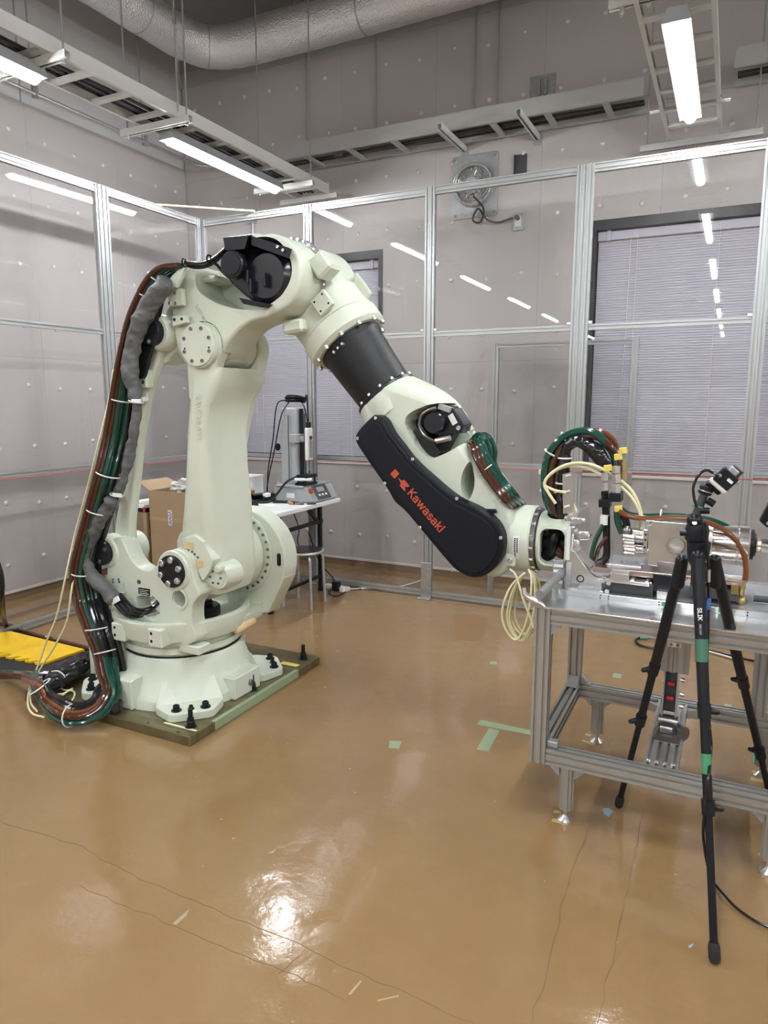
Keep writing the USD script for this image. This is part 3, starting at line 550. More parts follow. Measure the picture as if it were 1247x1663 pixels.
t = thing('wire_switch', 'small pale yellow switch box on the red trip wire behind the robot hoses', 'switch', (-1.16, FY - .04, 1.08)); t.part('body', bx(-1.24, FY - .06, 1.065, -1.12, FY - .025, 1.10, .004), CTUBE); t.part('lever', cyl((-1.20, FY - .05, 1.05), (-1.20, FY - .05, 1.07), .012), BRASS)
t = thing('bamboo_stick', 'thin pale stick laid across the fence corner on the top rails', 'stick', (-3.9, 4.9, 3.19)); t.part('stick', cyl((-4.35, 4.62, 3.192), (-3.75, 5.14, 3.192), .008, seg=8), CTUBE)
# standing frame behind the fence
iy = 5.50; xa, xb = -1.71, -0.66
t = thing('frame_stand', 'slim aluminium frame with a clear sheet standing behind the fence', 'frame', (-1.2, iy, 0))
for x in (xa, xb): t.part('post', profile((x, iy, 0.01), (x, iy, 2.05), .045, .03, (0, 1, 0)), ALU, smooth=False)
for z in (2.03, 1.09): t.part('rail', profile((xa + .022, iy, z), (xb - .022, iy, z), .03, .035), ALU, smooth=False)
t.part('pane', bx(xa + .022, iy - .004, 1.11, xb - .022, iy - .001, 2.01, 0), PANE, smooth=False)

# ================================================================== base plate under the robot
PZ = 0.047
bp = thing('base_plate', 'thick olive brown steel plate bolted to the floor under the robot', 'plate', (-2.74, 2.92, 0))
bp.part('plate', xy(rect(-3.32, 2.342, -2.163, 3.51, 0.012), 0, PZ, .003), PLATE)
tapes = [(bp, 'tape_strip', bx(-2.1625, 2.50, .006, -2.1605, 3.28, PZ + .0008, 0), TAPE)]
bp.part('tape_strip', cat(bx(-2.1625, 2.52, .004, -2.1612, 3.26, PZ + .0006, 0), bx(-2.185, 2.52, PZ - .001, -2.1615, 3.26, PZ + .0008, 0)), TAPE, smooth=False, label='green masking tape along the plate edge')
bp.part('tape_scrap', bx(-2.38, 2.40, PZ - .001, -2.18, 2.415, PZ + .0008, 0), CTUBE, smooth=False, label='thin yellowish tape strip on the plate corner')
bp.part('tape_scrap', bx(-2.32, 3.30, PZ - .001, -2.20, 3.34, PZ + .0008, 0), YTAPE, smooth=False)
for x, y in ((-2.235, 2.432), (-2.235, 2.92), (-2.235, 3.43), (-2.74, 3.43), (-3.24, 3.43), (-2.74, 2.415), (-3.24, 2.92), (-3.24, 2.42)):
    a = bp.part('anchor_bolt', cat(cyl((x, y, PZ - .002), (x, y, PZ + .004), .028, seg=24), lathe((x, y, PZ), (0, 0, 1), [(0, .020), (.028, .020), (.032, .017), (.045, .016), (.045, .0115), (.085, .0115), (.09, .009)], 12)), BLACK)
for p in ((-2.9, 2.40), (-2.45, 2.37), (-2.25, 2.36)): bp.part('bolt_hole', cyl((p[0], p[1], PZ - .001), (p[0], p[1], PZ + .0006), .008, seg=12), BLACK)

# ================================================================== the robot
rb = thing('industrial_robot', 'large cream industrial robot arm with black forearm cover bolted on the base plate', 'robot', (-2.65, 2.86, PZ))
BX, BY = -2.65, 2.86
def lobes(r_in, R, w):
    P = Point(BX, BY).buffer(r_in, quad_segs=16)
    for sx in (-1, 1):
        for sy in (-1, 1):
            a = math.atan2(sy, sx); d = np.array([math.cos(a), math.sin(a)]); n = np.array([-d[1], d[0]]); c = np.array([BX, BY])
            P = P.union(Polygon([c + n * w * 1.15, c + d * R * .78 + n * w, c + d * R + n * w * .62, c + d * R - n * w * .62, c + d * R * .78 - n * w, c - n * w * 1.15]))
    return P
fl_ = xy(lobes(.36, .535, .165), PZ, PZ + .042, .005, .05)
cone = lathe((BX, BY, PZ), (0, 0, 1), [(0, .405), (.042, .40), (.05, .395), (.07, .385), (.10, .368), (.14, .350), (.19, .336), (.235, .327), (.245, .317), (.245, 0)], 64)
lob2 = []
for sx in (-1, 1):
    for sy in (-1, 1):
        d = np.array([sx, sy]) / math.sqrt(2); c = np.array([BX, BY]); n = np.array([-d[1], d[0]])
        q = lambda rr, w, z: (*(c + d * rr + n * w), z)
        lob2.append(hull([q(.40, .165, PZ + .04), q(.40, -.165, PZ + .04), q(.30, .12, PZ + .17), q(.30, -.12, PZ + .17), q(.2, .1, PZ + .2), q(.2, -.1, PZ + .2), q(.2, .1, PZ), q(.2, -.1, PZ)]))
boss = [hull(bx(BX - .20, BY - .425, PZ, BX + .03, BY - .2, PZ + .155, .006), bx(BX - .20, BY - .40, PZ, BX + .03, BY - .2, PZ + .16, .006)), bx(BX + .2, BY - .10, PZ, BX + .425, BY + .12, PZ + .12, .006), bx(BX - .2, BY + .2, PZ, BX + .1, BY + .42, PZ + .15, .006)]
rear = union(hull(bx(BX - .325, BY - .30, PZ + .002, BX - .155, BY + .26, PZ + .295, .012), bx(BX - .305, BY - .25, PZ + .002, BX - .16, BY + .24, PZ + .33, .012)), hull(bx(BX - .30, BY - .295, PZ + .002, BX - .16, BY - .2, PZ + .22, .012), bx(BX - .1, BY - .31, PZ + .002, BX + .0, BY - .2, PZ + .10, .012)))
base = rb.part('base', TM(union(fl_, cone, *lob2, *boss, rear)), CREAM2, smooth=35)
for sx in (-1, 1):
    for sy in (-1, 1):
        d = np.array([sx, sy]) / math.sqrt(2); n = np.array([-d[1], d[0]])
        for w, r, rr in ((-.07, .017, .487), (.07, .017, .487), (0, .011, .49)):
            p = np.array([BX, BY]) + d * rr + n * w; base.part('foot_bolt', cat(cyl((*p, PZ + .040), (*p, PZ + .046), r * 1.5, seg=20), bolt((*p, PZ + .045), (0, 0, 1), r, r * 1.5)), BLACK)
base.part('plug', bolt((BX + .425, BY + .03, PZ + .055), (1, 0, 0), .017, .012), STEELD)
for p in ((BX - .18, BY - .3, PZ + .16), (BX + .01, BY - .3, PZ + .16), (BX + .3, BY - .08, PZ + .121), (BX + .3, BY + .1, PZ + .121)): base.part('screw', bolt(p, (0, 0, 1), .006, .004), STEELD)
base.part('connector_panel', bx(BX - .475, BY - .24, PZ + .01, BX - .445, BY + .16, PZ + .26, .004), CREAM, label='flat cream connector panel at the back of the base')
for k in range(3): base.part('connector', cyl((BX - .52, BY - .12 + .12 * k, PZ + .12), (BX - .39, BY - .12 + .12 * k, PZ + .12), .04, seg=16), BLACK)
# slewing ring and turret bowl
NZ = PZ + .245
rb.part('slew_ring', lathe((BX, BY, NZ - .01), (0, 0, 1), [(0, .295), (.03, .295), (.03, .318), (.062, .318), (.062, .30), (.10, .30)], 64), CREAM)
rb.part('ring_seal', lathe((BX, BY, NZ - .004), (0, 0, 1), [(0, .311), (.008, .311)], 64), BLACK)
TZ = NZ + .085
bowl = lathe((BX, BY, TZ), (0, 0, 1), [(0, .335), (.012, .350), (.06, .362), (.105, .372), (.115, .368), (.115, .34), (.07, .30), (.06, 0)], 64)
J2 = (-2.455, .757)
wy0, wy1 = 2.60, 2.70
wpoly = [(-2.775, 0.343), (-2.798, 0.455), (-2.857, 0.494), (-2.930, 0.532), (-2.919, 0.723), (-2.905, 0.782), (-2.894, 0.849), (-2.855, 0.889), (-2.815, 0.892), (-2.783, 0.863), (-2.749, 0.797), (-2.697, 0.750), (-2.630, 0.738), (-2.569, 0.770), (-2.536, 0.828), (-2.506, 0.847), (-2.444, 0.868), (-2.389, 0.861), (-2.344, 0.822), (-2.329, 0.746), (-2.312, 0.694), (-2.287, 0.657), (-2.316, 0.628), (-2.345, 0.586), (-2.354, 0.512), (-2.340, 0.404)]
win = [(-2.722, 0.586), (-2.656, 0.608), (-2.601, 0.605), (-2.565, 0.576), (-2.567, 0.494), (-2.606, 0.476), (-2.664, 0.487), (-2.718, 0.527)]
hol = ring2([(-2.427, 0.617)][0], .042, 28)
wall = xz(Polygon(rounded(curve(wpoly), .004).exterior.coords, [rounded(win, .015).exterior.coords, hol]), wy0, wy1, .008)
dxc, dzc = -2.425, .72
disc = xz(unary_union([Point(dxc, dzc).buffer(.285, quad_segs=24), Polygon([(dxc - .27, dzc - .05), (dxc - .22, TZ), (dxc + .16, TZ + .04), (dxc + .275, dzc - .09)])]), 3.12, 3.25, .012)
lip = hull(xz(Polygon(rect(dxc - .25, TZ + .02, dxc + .12, TZ + .1)), 3.08, 3.2), lathe((BX, BY, TZ + .01), (0, 0, 1), [(0, .33), (.09, .355)], 48))
lip = TM(MF(lip) - MF(lathe((BX + .02, BY - .0, TZ + .055), (0, 0, 1), [(0, .30), (.4, .36)], 48)) - MF(bx(BX - .3, 2.72, TZ + .06, BX + .5, 3.11, TZ + .5, .02)))
tur = rb.part('turret', TM(union(bowl, wall, disc, lip)), CREAM2, smooth=35)
tur.part('hole_recess', lathe((*[hol[0][0] - .042, wy0 - .002, hol[0][1]],), YN, [(0, .058), (.004, .058), (.004, .044), (0, .044)], 32), CREAM)
tur.part('disc_slot', xz(rect(dxc + .235, dzc - .02, dxc + .258, dzc + .05, .010), 3.115, 3.13), BLACK)
for sx, z in ((-.43, .3), (-.28, .27)):
    pass
for px_ in [(-2.772, 2.560, 0.423), (-2.520, 2.560, 0.428)]:
    x, _, z = px_; b = tur.part('lug', bx(x - .035, 2.50, z - .05, x + .055, 2.62, z + .045, .006), CREAM)
    for dz in (-.02, .02): b.part('tapped_hole', cyl((x - .01, 2.4995, z + dz), (x - .01, 2.502, z + dz), .008, seg=12), BLACK)
tur.part('stopper_lug', bx(BX + .20, BY - .26, TZ - .045, BX + .335, BY - .17, TZ + .0, .006), CREAM)
tur.part('stopper_pad', hull(ball((BX + .335, BY + .05, TZ + .0), .025), ball((BX + .33, BY + .18, TZ + .01), .028)), PEACH, smooth=60, label='peach coloured bump stop')
tur.part('name_plate', bx(*(lambda a, b: (a[0], wy0 - .003, b[2], b[0], wy0, a[2]))(*[(-2.700, 2.600, 0.642), (-2.622, 2.600, 0.608)]), .0005), BLACK, smooth=False)
tur.part('plug', cyl(*(lambda p: ((p[0], wy0 - .004, p[2]), (p[0], wy0 + .002, p[2])))([(-2.694, 2.600, 0.672)][0]), .011, seg=16), simple('green_plug', (.03, .09, .03), .4))
pl = [(-2.698, 2.598, 0.642), (-2.620, 2.598, 0.609)]
for i in range(4): tur.part('plate_print', bx(pl[0][0] + .006, wy0 - .0036, pl[0][2] - .008 - .009 * i, pl[1][0] - .008 - .012 * (i % 2), wy0 - .0029, pl[0][2] - .011 - .009 * i, 0), WHITE, smooth=False)
hub = tur.part('hub_cap', cyl((J2[0], 2.575, J2[1]), (J2[0], 2.605, J2[1]), .082, seg=48, c=.004), BLACK, label='round black hub cap with six silver bolts')
tur.part('hub_rim', lathe((J2[0], 2.61, J2[1]), YN, [(0, .105), (.012, .105), (.02, .10), (.02, .08), (0, .08)], 48), CREAM)
for p in ringpts((J2[0], 2.577, J2[1]), .062, 6, a0=.35): tur.part('hub_bolt', bolt(p, YN, .0165, .016), ZINC)
cl = [(-2.925, 2.580, 0.810)][0]
boss_ = tur.part('link_boss', lathe((cl[0] + .012, 2.66, cl[2]), YN, [(0, .092), (.05, .092), (.062, .084), (.07, .076)], 40), CREAM)
tur.part('link_cap', cyl((cl[0], 2.56, cl[2]), (cl[0], 2.60, cl[2]), .066, seg=40, c=.004), BLACK, label='black cap of the lower link pivot')
for p in ringpts((cl[0], 2.562, cl[2]), .046, 3, a0=.5): tur.part('cap_bolt', bolt(p, YN, .011, .006), STEELD)
for q in [(-2.879, 2.600, 0.664), (-2.838, 2.600, 0.669), (-2.880, 2.600, 0.650), (-2.835, 2.600, 0.656)]: tur.part('screw', bolt((q[0], wy0, q[2]), YN, .006, .004), STEELD)
tur.part('sleeve_bracket', cat(bx(*(lambda p: (p[0] - .05, 2.55, p[2] - .004, p[0] + .03, 2.60, p[2]))([(-2.825, 2.600, 0.606)][0]), .001), hull(np.array([(-2.809, 2.600, 0.649), (-2.874, 2.600, 0.611), (-2.809, 2.600, 0.588)]), np.array([(-2.802, 2.594, 0.651), (-2.867, 2.594, 0.613), (-2.803, 2.594, 0.591)]))), CREAM)
# drives of joint 2 inside the bowl
tur.part('floor_motor', cat(cyl((BX + .12, BY + .02, TZ + .05), (BX + .12, BY + .02, TZ + .12), .10, seg=32, c=.01), cyl((BX + .12, BY + .02, TZ + .12), (BX + .12, BY + .02, TZ + .15), .06, seg=24, c=.01)), BLACK)
tur.part('joint_motor', cat(bx(J2[0] - .14, 3.25, J2[1] - .13, J2[0] + .08, 3.36, J2[1] + .12, .02)), BLACK)
tur.part('spacer', cyl((J2[0], 2.62, J2[1]), (J2[0], 2.80, J2[1]), .075, seg=32), BLACK)
tur.part('disc_flange', lathe((J2[0], 3.12, J2[1]), YN, [(0, .235), (.010, .235), (.014, .23)], 64), CREAM)
for k in range(13): a = -1.25 + 2.4 * k / 12; tur.part('flange_bolt', bolt((J2[0] + .215 * math.cos(a), 3.106, J2[1] + .215 * math.sin(a)), YN, .008, .006), STEELD)
# lower arm: tapering rounded box from the J2 hub to the elbow fork
KA = .972
def sec(z, x0, x1, y0, y1, r): return [(x * KA, y * KA, 1.6 + (z - 1.6) * KA) for x, y in rrect((x0 + x1) / 2, (y0 + y1) / 2, (x1 - x0) / 2, (y1 - y0) / 2, r)]
EL = [(-2.254, 1.857)][0]
body = loft([sec(.60, -2.53, -2.32, 2.78, 3.08, .06), sec(.68, -2.56, -2.285, 2.75, 3.09, .07), sec(.80, -2.56, -2.285, 2.745, 3.09, .07), sec(.95, -2.535, -2.30, 2.725, 3.09, .065), sec(1.06, -2.50, -2.295, 2.71, 3.085, .06), sec(1.25, -2.465, -2.315, 2.705, 3.08, .05), sec(1.45, -2.44, -2.325, 2.705, 3.085, .042), sec(1.58, -2.422, -2.305, 2.71, 3.10, .042), sec(1.66, -2.415, -2.255, 2.715, 3.12, .045), sec(1.72, -2.412, -2.235, 2.715, 3.14, .045), sec(1.76, -2.40, -2.235, 2.725, 3.14, .05)])
fork = [xz(unary_union([Point(*EL).buffer(.108, quad_segs=20), Polygon([(EL[0] - .104, EL[1]), (EL[0] - .10, 1.60), (EL[0] + .0, 1.60), (EL[0] + .104, EL[1] - .02)] if a < 2.8 else [(EL[0] - .104, EL[1]), (EL[0] - .10, 1.36), (EL[0] - .05, 1.36), (EL[0] - .022, 1.48), (EL[0] + .018, 1.60), (EL[0] + .07, 1.70), (EL[0] + .104, EL[1] - .02)])]), a, b, .012, .02) for a, b in ((2.645, 2.72), (2.955, 3.04))]
cutc = cyl((EL[0], 2.722, EL[1]), (EL[0], 2.953, EL[1]), .125, seg=48)
j2b = cyl((J2[0], 2.79, J2[1]), (J2[0], 3.10, J2[1]), .20, seg=56, c=.02)
arm = union(body, *fork) - MF(cutc)
arm = union(arm, MF(j2b) ^ MF(bx(-2.60, 2.7, .5, -2.24, 3.2, 1.2, .03)))
la = rb.part('lower_arm', TM(arm), CREAM2, smooth=40)
tx = text_on('KAWASAKI', (0, 0, 0), (0, 0, -1), (1, 0, 0), .030, .003, .215)
la.part('cast_lettering', trimesh.Trimesh(tx.vertices + np.array([(-2.296, 2.631, 1.631)][0]), tx.faces, process=False), CREAM, smooth=False)
tx = text_on('PRECISION', (0, 0, 0), (0, 0, -1), (1, 0, 0), .018, .003, .12)
def elbow_disc(T, x, z, y):
    d = T.part('elbow_cap', lathe((x, y + .04, z), YN, [(0, .105), (.028, .105), (.028, .0985), (.037, .0985), (.04, .096)], 48), CREAM, label='round cream elbow cap with a ring of screws')
    for k, p in enumerate(ringpts((x, y, z), .079, 8, a0=.39)): d.part('cap_screw', bolt(p, YN, .0085, .005), STEELD)
    for p in ((x - .072, y, z - .015), (x + .072, y, z - .015)): d.part('tapped_hole', cyl((p[0], y - .0005, p[2]), (p[0], y + .003, p[2]), .005, seg=10), BLACK)
elbow_disc(la, EL[0], EL[1], 2.606)
lk = la.part('pivot_pocket', lathe((*(lambda q: (q[0], 2.78, q[2]))([(-2.232, 2.650, 0.736)][0]),), YN, [(0, .072), (.10, .066), (.115, .060)], 36), CREAM)
lk.part('pocket_disc', lathe((*(lambda q: (q[0], 2.665, q[2]))([(-2.241, 2.660, 0.733)][0]),), YN, [(0, .050), (.003, .050), (.004, .048)], 32), CREAM); lk.part('knob', cyl(*(lambda q: ((q[0], 2.635, q[2]), (q[0], 2.68, q[2])))([(-2.210, 2.640, 0.781)][0]), .020, seg=20, c=.006), CREAM)
for p in ringpts((*(lambda q: (q[0], 2.661, q[2]))([(-2.241, 2.660, 0.733)][0]),), .033, 6): lk.part('screw', bolt(p, YN, .006, .006), STEELD)
la.part('crank_plate', xz([(-2.409, 0.924), (-2.345, 0.945), (-2.288, 0.913), (-2.231, 0.825), (-2.249, 0.777), (-2.303, 0.708), (-2.346, 0.782), (-2.383, 0.826)], 2.635, 2.70, .006, .01), CREAM)
for q, m_ in (([(-2.381, 2.632, 0.887)][0], PEACH), ([(-2.322, 2.632, 0.802)][0], PEACH)): la.part('putty_patch', xz(rect(q[0] - .03, q[2] - .018, q[0] + .03, q[2] + .018, .006), 2.631, 2.637), m_, label='peach putty patch')
for q in [(-2.384, 2.634, 0.865), (-2.360, 2.634, 0.857), (-2.345, 2.634, 0.846), (-2.326, 2.634, 0.832)]: la.part('screw', bolt((q[0], 2.635, q[2]), YN, .007, .003), STEELD)

# rear link rod
L0, L1 = (cl[0] + .01, cl[2]), ([(-2.565, 1.915)][0])
cu, cd = np.array(L1), np.array(L0)
lpoly = [(-2.600, 1.990)] + [(-2.558, 1.970), (-2.520, 1.873), (-2.545, 1.799), (-2.592, 1.709), (-2.651, 1.571), (-2.706, 1.382), (-2.757, 1.154), (-2.795, 0.994), (-2.802, 0.953), (-2.814, 0.852), (-2.863, 0.800)] + [(-2.886, 0.812), (-2.918, 0.852), (-2.910, 0.954), (-2.852, 1.123), (-2.785, 1.351), (-2.707, 1.602), (-2.662, 1.754), (-2.633, 1.873), (-2.635, 1.956)]
lr = rb.part('link_rod', xz(curve(lpoly), 2.66, 2.72, .014, .015), CREAM2, smooth=40)
lr.part('lower_clevis', cat(lathe((cd[0] + .02, 2.80, cd[1]), YN, [(0, .085), (.10, .085), (.12, .078)], 40)), CREAM)
ub = [(-2.526, 2.600, 1.926)][0]
lr.part('upper_boss', lathe((ub[0] + .008, 2.80, ub[2]), YN, [(0, .088), (.15, .088), (.17, .08), (.18, .072)], 40), CREAM)
cp = lr.part('upper_cap', cyl((ub[0], 2.585, ub[2]), (ub[0], 2.63, ub[2]), .064, seg=40, c=.004), BLACK, label='black cap of the upper link pivot')
cp.part('cap_screw', bolt((ub[0], 2.586, ub[2] - .045), YN, .010, .005), ZINC)
lr.part('cap_strut', hull(cyl((ub[0] + .0, 2.60, ub[2] + .05), (ub[0] + .0, 2.63, ub[2] + .05), .03, seg=16), cyl((ub[0] + .05, 2.60, ub[2] + .19), (ub[0] + .05, 2.63, ub[2] + .19), .032, seg=16)), BLACK)
lr.part('lower_strut', hull(cyl((ub[0] - .02, 2.60, ub[2] - .05), (ub[0] - .02, 2.62, ub[2] - .05), .025, seg=16), cyl((ub[0] - .085, 2.60, ub[2] - .19), (ub[0] - .085, 2.62, ub[2] - .19), .03, seg=16)), BLACK)
q = [(-2.621, 2.640, 1.708)][0]
c_ = lr.part('clamp_block', bx(q[0] - .03, 2.62, q[2] - .045, q[0] + .03, 2.67, q[2] + .045, .005), CREAM)
for dz in (-.018, .018): c_.part('screw', bolt((q[0] + .008, 2.62, q[2] + dz), YN, .009, .003), STEELD)
for px_ in [(-2.634, 2.630, 1.608), (-2.847, 2.630, 1.117)]: lr.part('sleeve_clip', bx(px_[0] - .035, 2.61, px_[2] - .012, px_[0] + .02, 2.655, px_[2] + .012, .003), WHITE)

# forearm casting: elbow hub, link lever and J3 drum with its pocket
DC, DR = (-1.878, 2.152), .172
cy0 = 2.655
outer = unary_union([Point(*DC).buffer(DR, quad_segs=24), Polygon(curve([(-2.447, 2.025), (-2.427, 2.152), (-2.409, 2.204), (-2.351, 2.230), (-2.266, 2.228), (-2.162, 2.290), (-2.042, 2.329), (-1.904, 2.323), (-1.793, 2.236), (-1.798, 2.081), (-1.879, 1.973), (-1.968, 1.956), (-2.041, 1.924), (-2.110, 1.866), (-2.178, 1.796), (-2.305, 1.776), (-2.409, 1.831), (-2.438, 1.924)]))])
front = xz(outer, cy0, 2.87, .016, .03)
hubc = cyl((EL[0], 2.66, EL[1]), (EL[0], 2.95, EL[1]), .098, seg=48, c=.008)
neck = xz(unary_union([Point(*EL).buffer(.100, quad_segs=24), Polygon([(-2.307, 2.212), (-1.999, 2.218), (-1.844, 2.094), (-1.924, 1.978), (-2.006, 1.973), (-2.068, 1.967), (-2.117, 1.934), (-2.149, 1.888), (-2.170, 1.822), (-2.237, 1.757), (-2.310, 1.881)])]), 2.74, 2.95, .02, .03)
lever = xz(curve([(-2.633, 1.902), (-2.569, 1.995), (-2.453, 2.076), (-2.305, 1.982), (-2.297, 1.779), (-2.412, 1.781), (-2.468, 1.836), (-2.543, 1.784), (-2.608, 1.786)]), 2.70, 2.84, .012, .015)
pock = [(-2.276, 2.113), (-2.283, 2.191), (-2.235, 2.261), (-2.162, 2.290), (-2.056, 2.312), (-1.971, 2.309), (-1.888, 2.311), (-1.830, 2.293), (-1.786, 2.255), (-1.759, 2.207), (-1.751, 2.155), (-1.771, 2.100), (-1.825, 2.047), (-1.891, 2.016), (-1.983, 2.005), (-2.104, 2.023), (-2.191, 2.055)]
pin = rounded(curve(pock), .01)
pocket = xz(pin, 2.55, 2.84, 0)
topcut = xz([(-2.280, 2.180), (-2.316, 2.254), (-2.155, 2.428), (-1.991, 2.409), (-1.989, 2.300), (-2.040, 2.294), (-2.156, 2.262), (-2.253, 2.194)], 2.55, 2.84, 0)
drum_back = cyl((DC[0], 2.84, DC[1]), (DC[0], 3.17, DC[1]), DR - .004, seg=64, c=.008)
fcm = union(front, neck, lever, drum_back) - MF(pocket) - MF(topcut) - MF(cyl((EL[0], 2.951, EL[1]), (EL[0], 3.2, EL[1]), .12, seg=48)) - MF(cyl((EL[0], 2.5, EL[1]), (EL[0], 2.724, EL[1]), .112, seg=48))
fc = rb.part('upper_casting', TM(fcm), CREAM2, smooth=38)
fc.part('rim', lathe((DC[0], 2.66, DC[1]), YN, [(0, DR + .001), (.02, DR + .002), (.028, DR - .002), (.032, DR - .008), (.032, DR - .02), (0, DR - .022)], 64), CREAM) if False else None
sm = fc.part('seam_ring', lathe((DC[0], 2.862, DC[1]), YN, [(0, DR + .016), (.004, DR + .018), (.024, DR + .018), (.030, DR + .004)], 64), GALV)
for k, p in enumerate(ringpts((DC[0], 2.845, DC[1]), DR + .010, 34)): sm.part('seam_bolt', cyl((p[0], 2.822, p[2]), (p[0], 2.86, p[2]), .007, seg=8), ZINC)
fc.part('inner_rib', bx(*(lambda p: (p[0] - .10, 2.70, p[2] - .015, p[0] + .08, 2.835, p[2] + .012))([(-2.284, 2.750, 2.169)][0]), .01), CREAM)
for nm, pl_ in (('bracket_plate', [(-2.423, 2.124), (-2.338, 2.118), (-2.338, 2.041), (-2.421, 2.040)]), ('bracket_plate', [(-2.405, 1.996), (-2.322, 1.995), (-2.320, 1.961), (-2.404, 1.948)])): fc.part(nm, xz(pl_, 2.615, 2.645, .003, .004), CREAM)
for q in [(-2.415, 2.614, 2.100), (-2.378, 2.614, 2.098), (-2.414, 2.614, 2.055), (-2.377, 2.614, 2.053)]: fc.part('screw', bolt((q[0], 2.615, q[2]), YN, .008, .004), ZINC)
for q in [(-2.389, 2.614, 1.978), (-2.344, 2.614, 1.979)]: fc.part('tapped_hole', cyl((q[0], 2.6125, q[2]), (q[0], 2.62, q[2]), .007, seg=12), BLACK)
fc.part('cable_bracket', xz([(-2.337, 2.132), (-2.349, 2.119), (-2.423, 2.124), (-2.375, 2.168), (-2.302, 2.217), (-2.288, 2.207), (-2.313, 2.163)], 2.59, 2.61, .002), CREAM)
tx = text_on('KAWASAKI', (0, 0, 0), (.55, 0, -.83), (.83, 0, .55), .016, .003, .12); o_ = [(-2.294, 2.637, 2.037)][0]
fc.part('cast_lettering', trimesh.Trimesh(tx.vertices + np.array([o_[0], cy0 - .001, o_[2]]), tx.faces, process=False), CREAM, smooth=False)
# J3 motor in the pocket
mc = [(-2.024, 2.620, 2.195)][0]
mo = rb.part('joint_motor', cat(cyl((mc[0], 2.585, mc[2]), (mc[0], 2.63, mc[2]), .062, seg=36, c=.006), xz(curve([(-2.097, 2.287), (-1.983, 2.302), (-1.867, 2.297), (-1.791, 2.243), (-1.773, 2.159), (-1.815, 2.074), (-1.902, 2.029), (-1.992, 2.053), (-2.060, 2.101), (-2.117, 2.159)]), 2.67, 2.80, .03, .01), cyl((DC[0], 2.64, DC[1] - .01), (DC[0], 2.82, DC[1] - .01), .125, seg=40, c=.03)), BLACKG, label='black joint motor in the open casting')
mo.part('connector_box', hull(np.array([(-2.062, 2.585, 2.309), (-1.925, 2.585, 2.306), (-1.947, 2.585, 2.252), (-2.051, 2.585, 2.254)]), np.array([(-2.103, 2.680, 2.332), (-1.969, 2.680, 2.334), (-1.981, 2.680, 2.278), (-2.088, 2.680, 2.282)])), BLACKM)
mo.part('cover_arm', hull(np.array([(-1.920, 2.600, 2.306), (-1.922, 2.600, 2.268), (-1.726, 2.600, 2.195), (-1.712, 2.600, 2.231), (-1.731, 2.600, 2.240)]), np.array([(-1.965, 2.660, 2.322), (-1.966, 2.660, 2.283), (-1.766, 2.660, 2.209), (-1.752, 2.660, 2.246), (-1.771, 2.660, 2.255)])), BLACKM)
mo.part('round_lid', lathe((mc[0], 2.587, mc[2]), YN, [(0, .052), (.004, .052), (.006, .05)], 36), BLACKM)
for q in [(-1.753, 2.600, 2.230), (-1.781, 2.600, 2.247)]: mo.part('screw', bolt((q[0], 2.60, q[2]), YN, .007, .01), ZINC)
for q in [(-1.944, 2.630, 2.101), (-1.870, 2.630, 2.122), (-1.959, 2.630, 2.141)]: mo.part('ridge', bx(q[0] - .006, 2.61, q[2] - .03, q[0] + .006, 2.65, q[2] + .03, .003), BLACK)
mo.part('base_plate', xz([(-2.014, 2.056), (-1.854, 2.020), (-1.881, 2.006), (-1.994, 2.028)], 2.62, 2.80, .004), BLACK)
rb.part('motor_cable', tube([(-2.304, 2.610, 2.218), (-2.243, 2.610, 2.203), (-2.182, 2.610, 2.203), (-2.128, 2.610, 2.220), (-2.085, 2.610, 2.248), (-2.057, 2.610, 2.267)], .009, 8), HBLACK)
rb.part('motor_cable', tube([(-2.290, 2.595, 2.226), (-2.222, 2.595, 2.215), (-2.158, 2.595, 2.220), (-2.108, 2.595, 2.237), (-2.059, 2.595, 2.264)], .009, 8), HBLACK)
rb.part('motor_cable', tube([(-2.155, 2.600, 2.221), (-2.114, 2.600, 2.201), (-2.087, 2.600, 2.173), (-2.068, 2.600, 2.155)], .007, 8), HBLACK)
for q in [(-2.294, 2.595, 2.223), (-2.150, 2.595, 2.227)]: rb.part('cable_tie', torus(q, (1, 0, .1), .018, .004, 16, 6), BLACK)
# forearm tube
YT = 2.985
A0, A1 = np.array([-1.642, YT, 1.862]), np.array([-1.452, YT, 1.622]); TD = (A1 - A0) / np.linalg.norm(A1 - A0)
root = hull(lathe((DC[0], 2.872, DC[1]), (0, 1, 0), [(0, DR - .01), (.01, DR), (.27, DR + .005), (.30, DR - .012)], 64), lathe(A0 - TD * .185, TD, [(0, .174), (.02, .182), (.082, .188)], 64))
fo = rb.part('forearm_root', root, CREAM2, smooth=40)
fo.part('root_groove', lathe(A0 - TD * .098, TD, [(0, .1945), (.006, .1945)], 64), CREAM)
fo.part('root_ring', lathe(A0 - TD * .095, TD, [(0, .194), (.004, .199), (.075, .199), (.082, .192), (.092, .178)], 64), CREAM)
u_, v_, _ = frame_of(TD)
for k in range(12):
    a = 2 * np.pi * k / 12 + .2; p = A0 - TD * .006 + .183 * (math.cos(a) * u_ + math.sin(a) * v_); fo.part('ring_bolt', bolt(p, TD, .010, .016), ZINC)
def boxat(c, ax, ay, az, hx, hy, hz, ch=.004):
    b = bx(-hx, -hy, -hz, hx, hy, hz, ch); R = np.stack([np.asarray(a, float) / np.linalg.norm(a) for a in (ax, ay, az)], 1); b.apply_transform(np.vstack([np.column_stack([R, np.asarray(c, float)]), [0, 0, 0, 1]])); return b
NX = np.array([-TD[2], 0, TD[0]])
q = [(-1.667, 2.790, 2.191)][0]; fo.part('stop_lug', boxat(q, TD, (0, 1, 0), NX, .05, .05, .045, .012), CREAM)
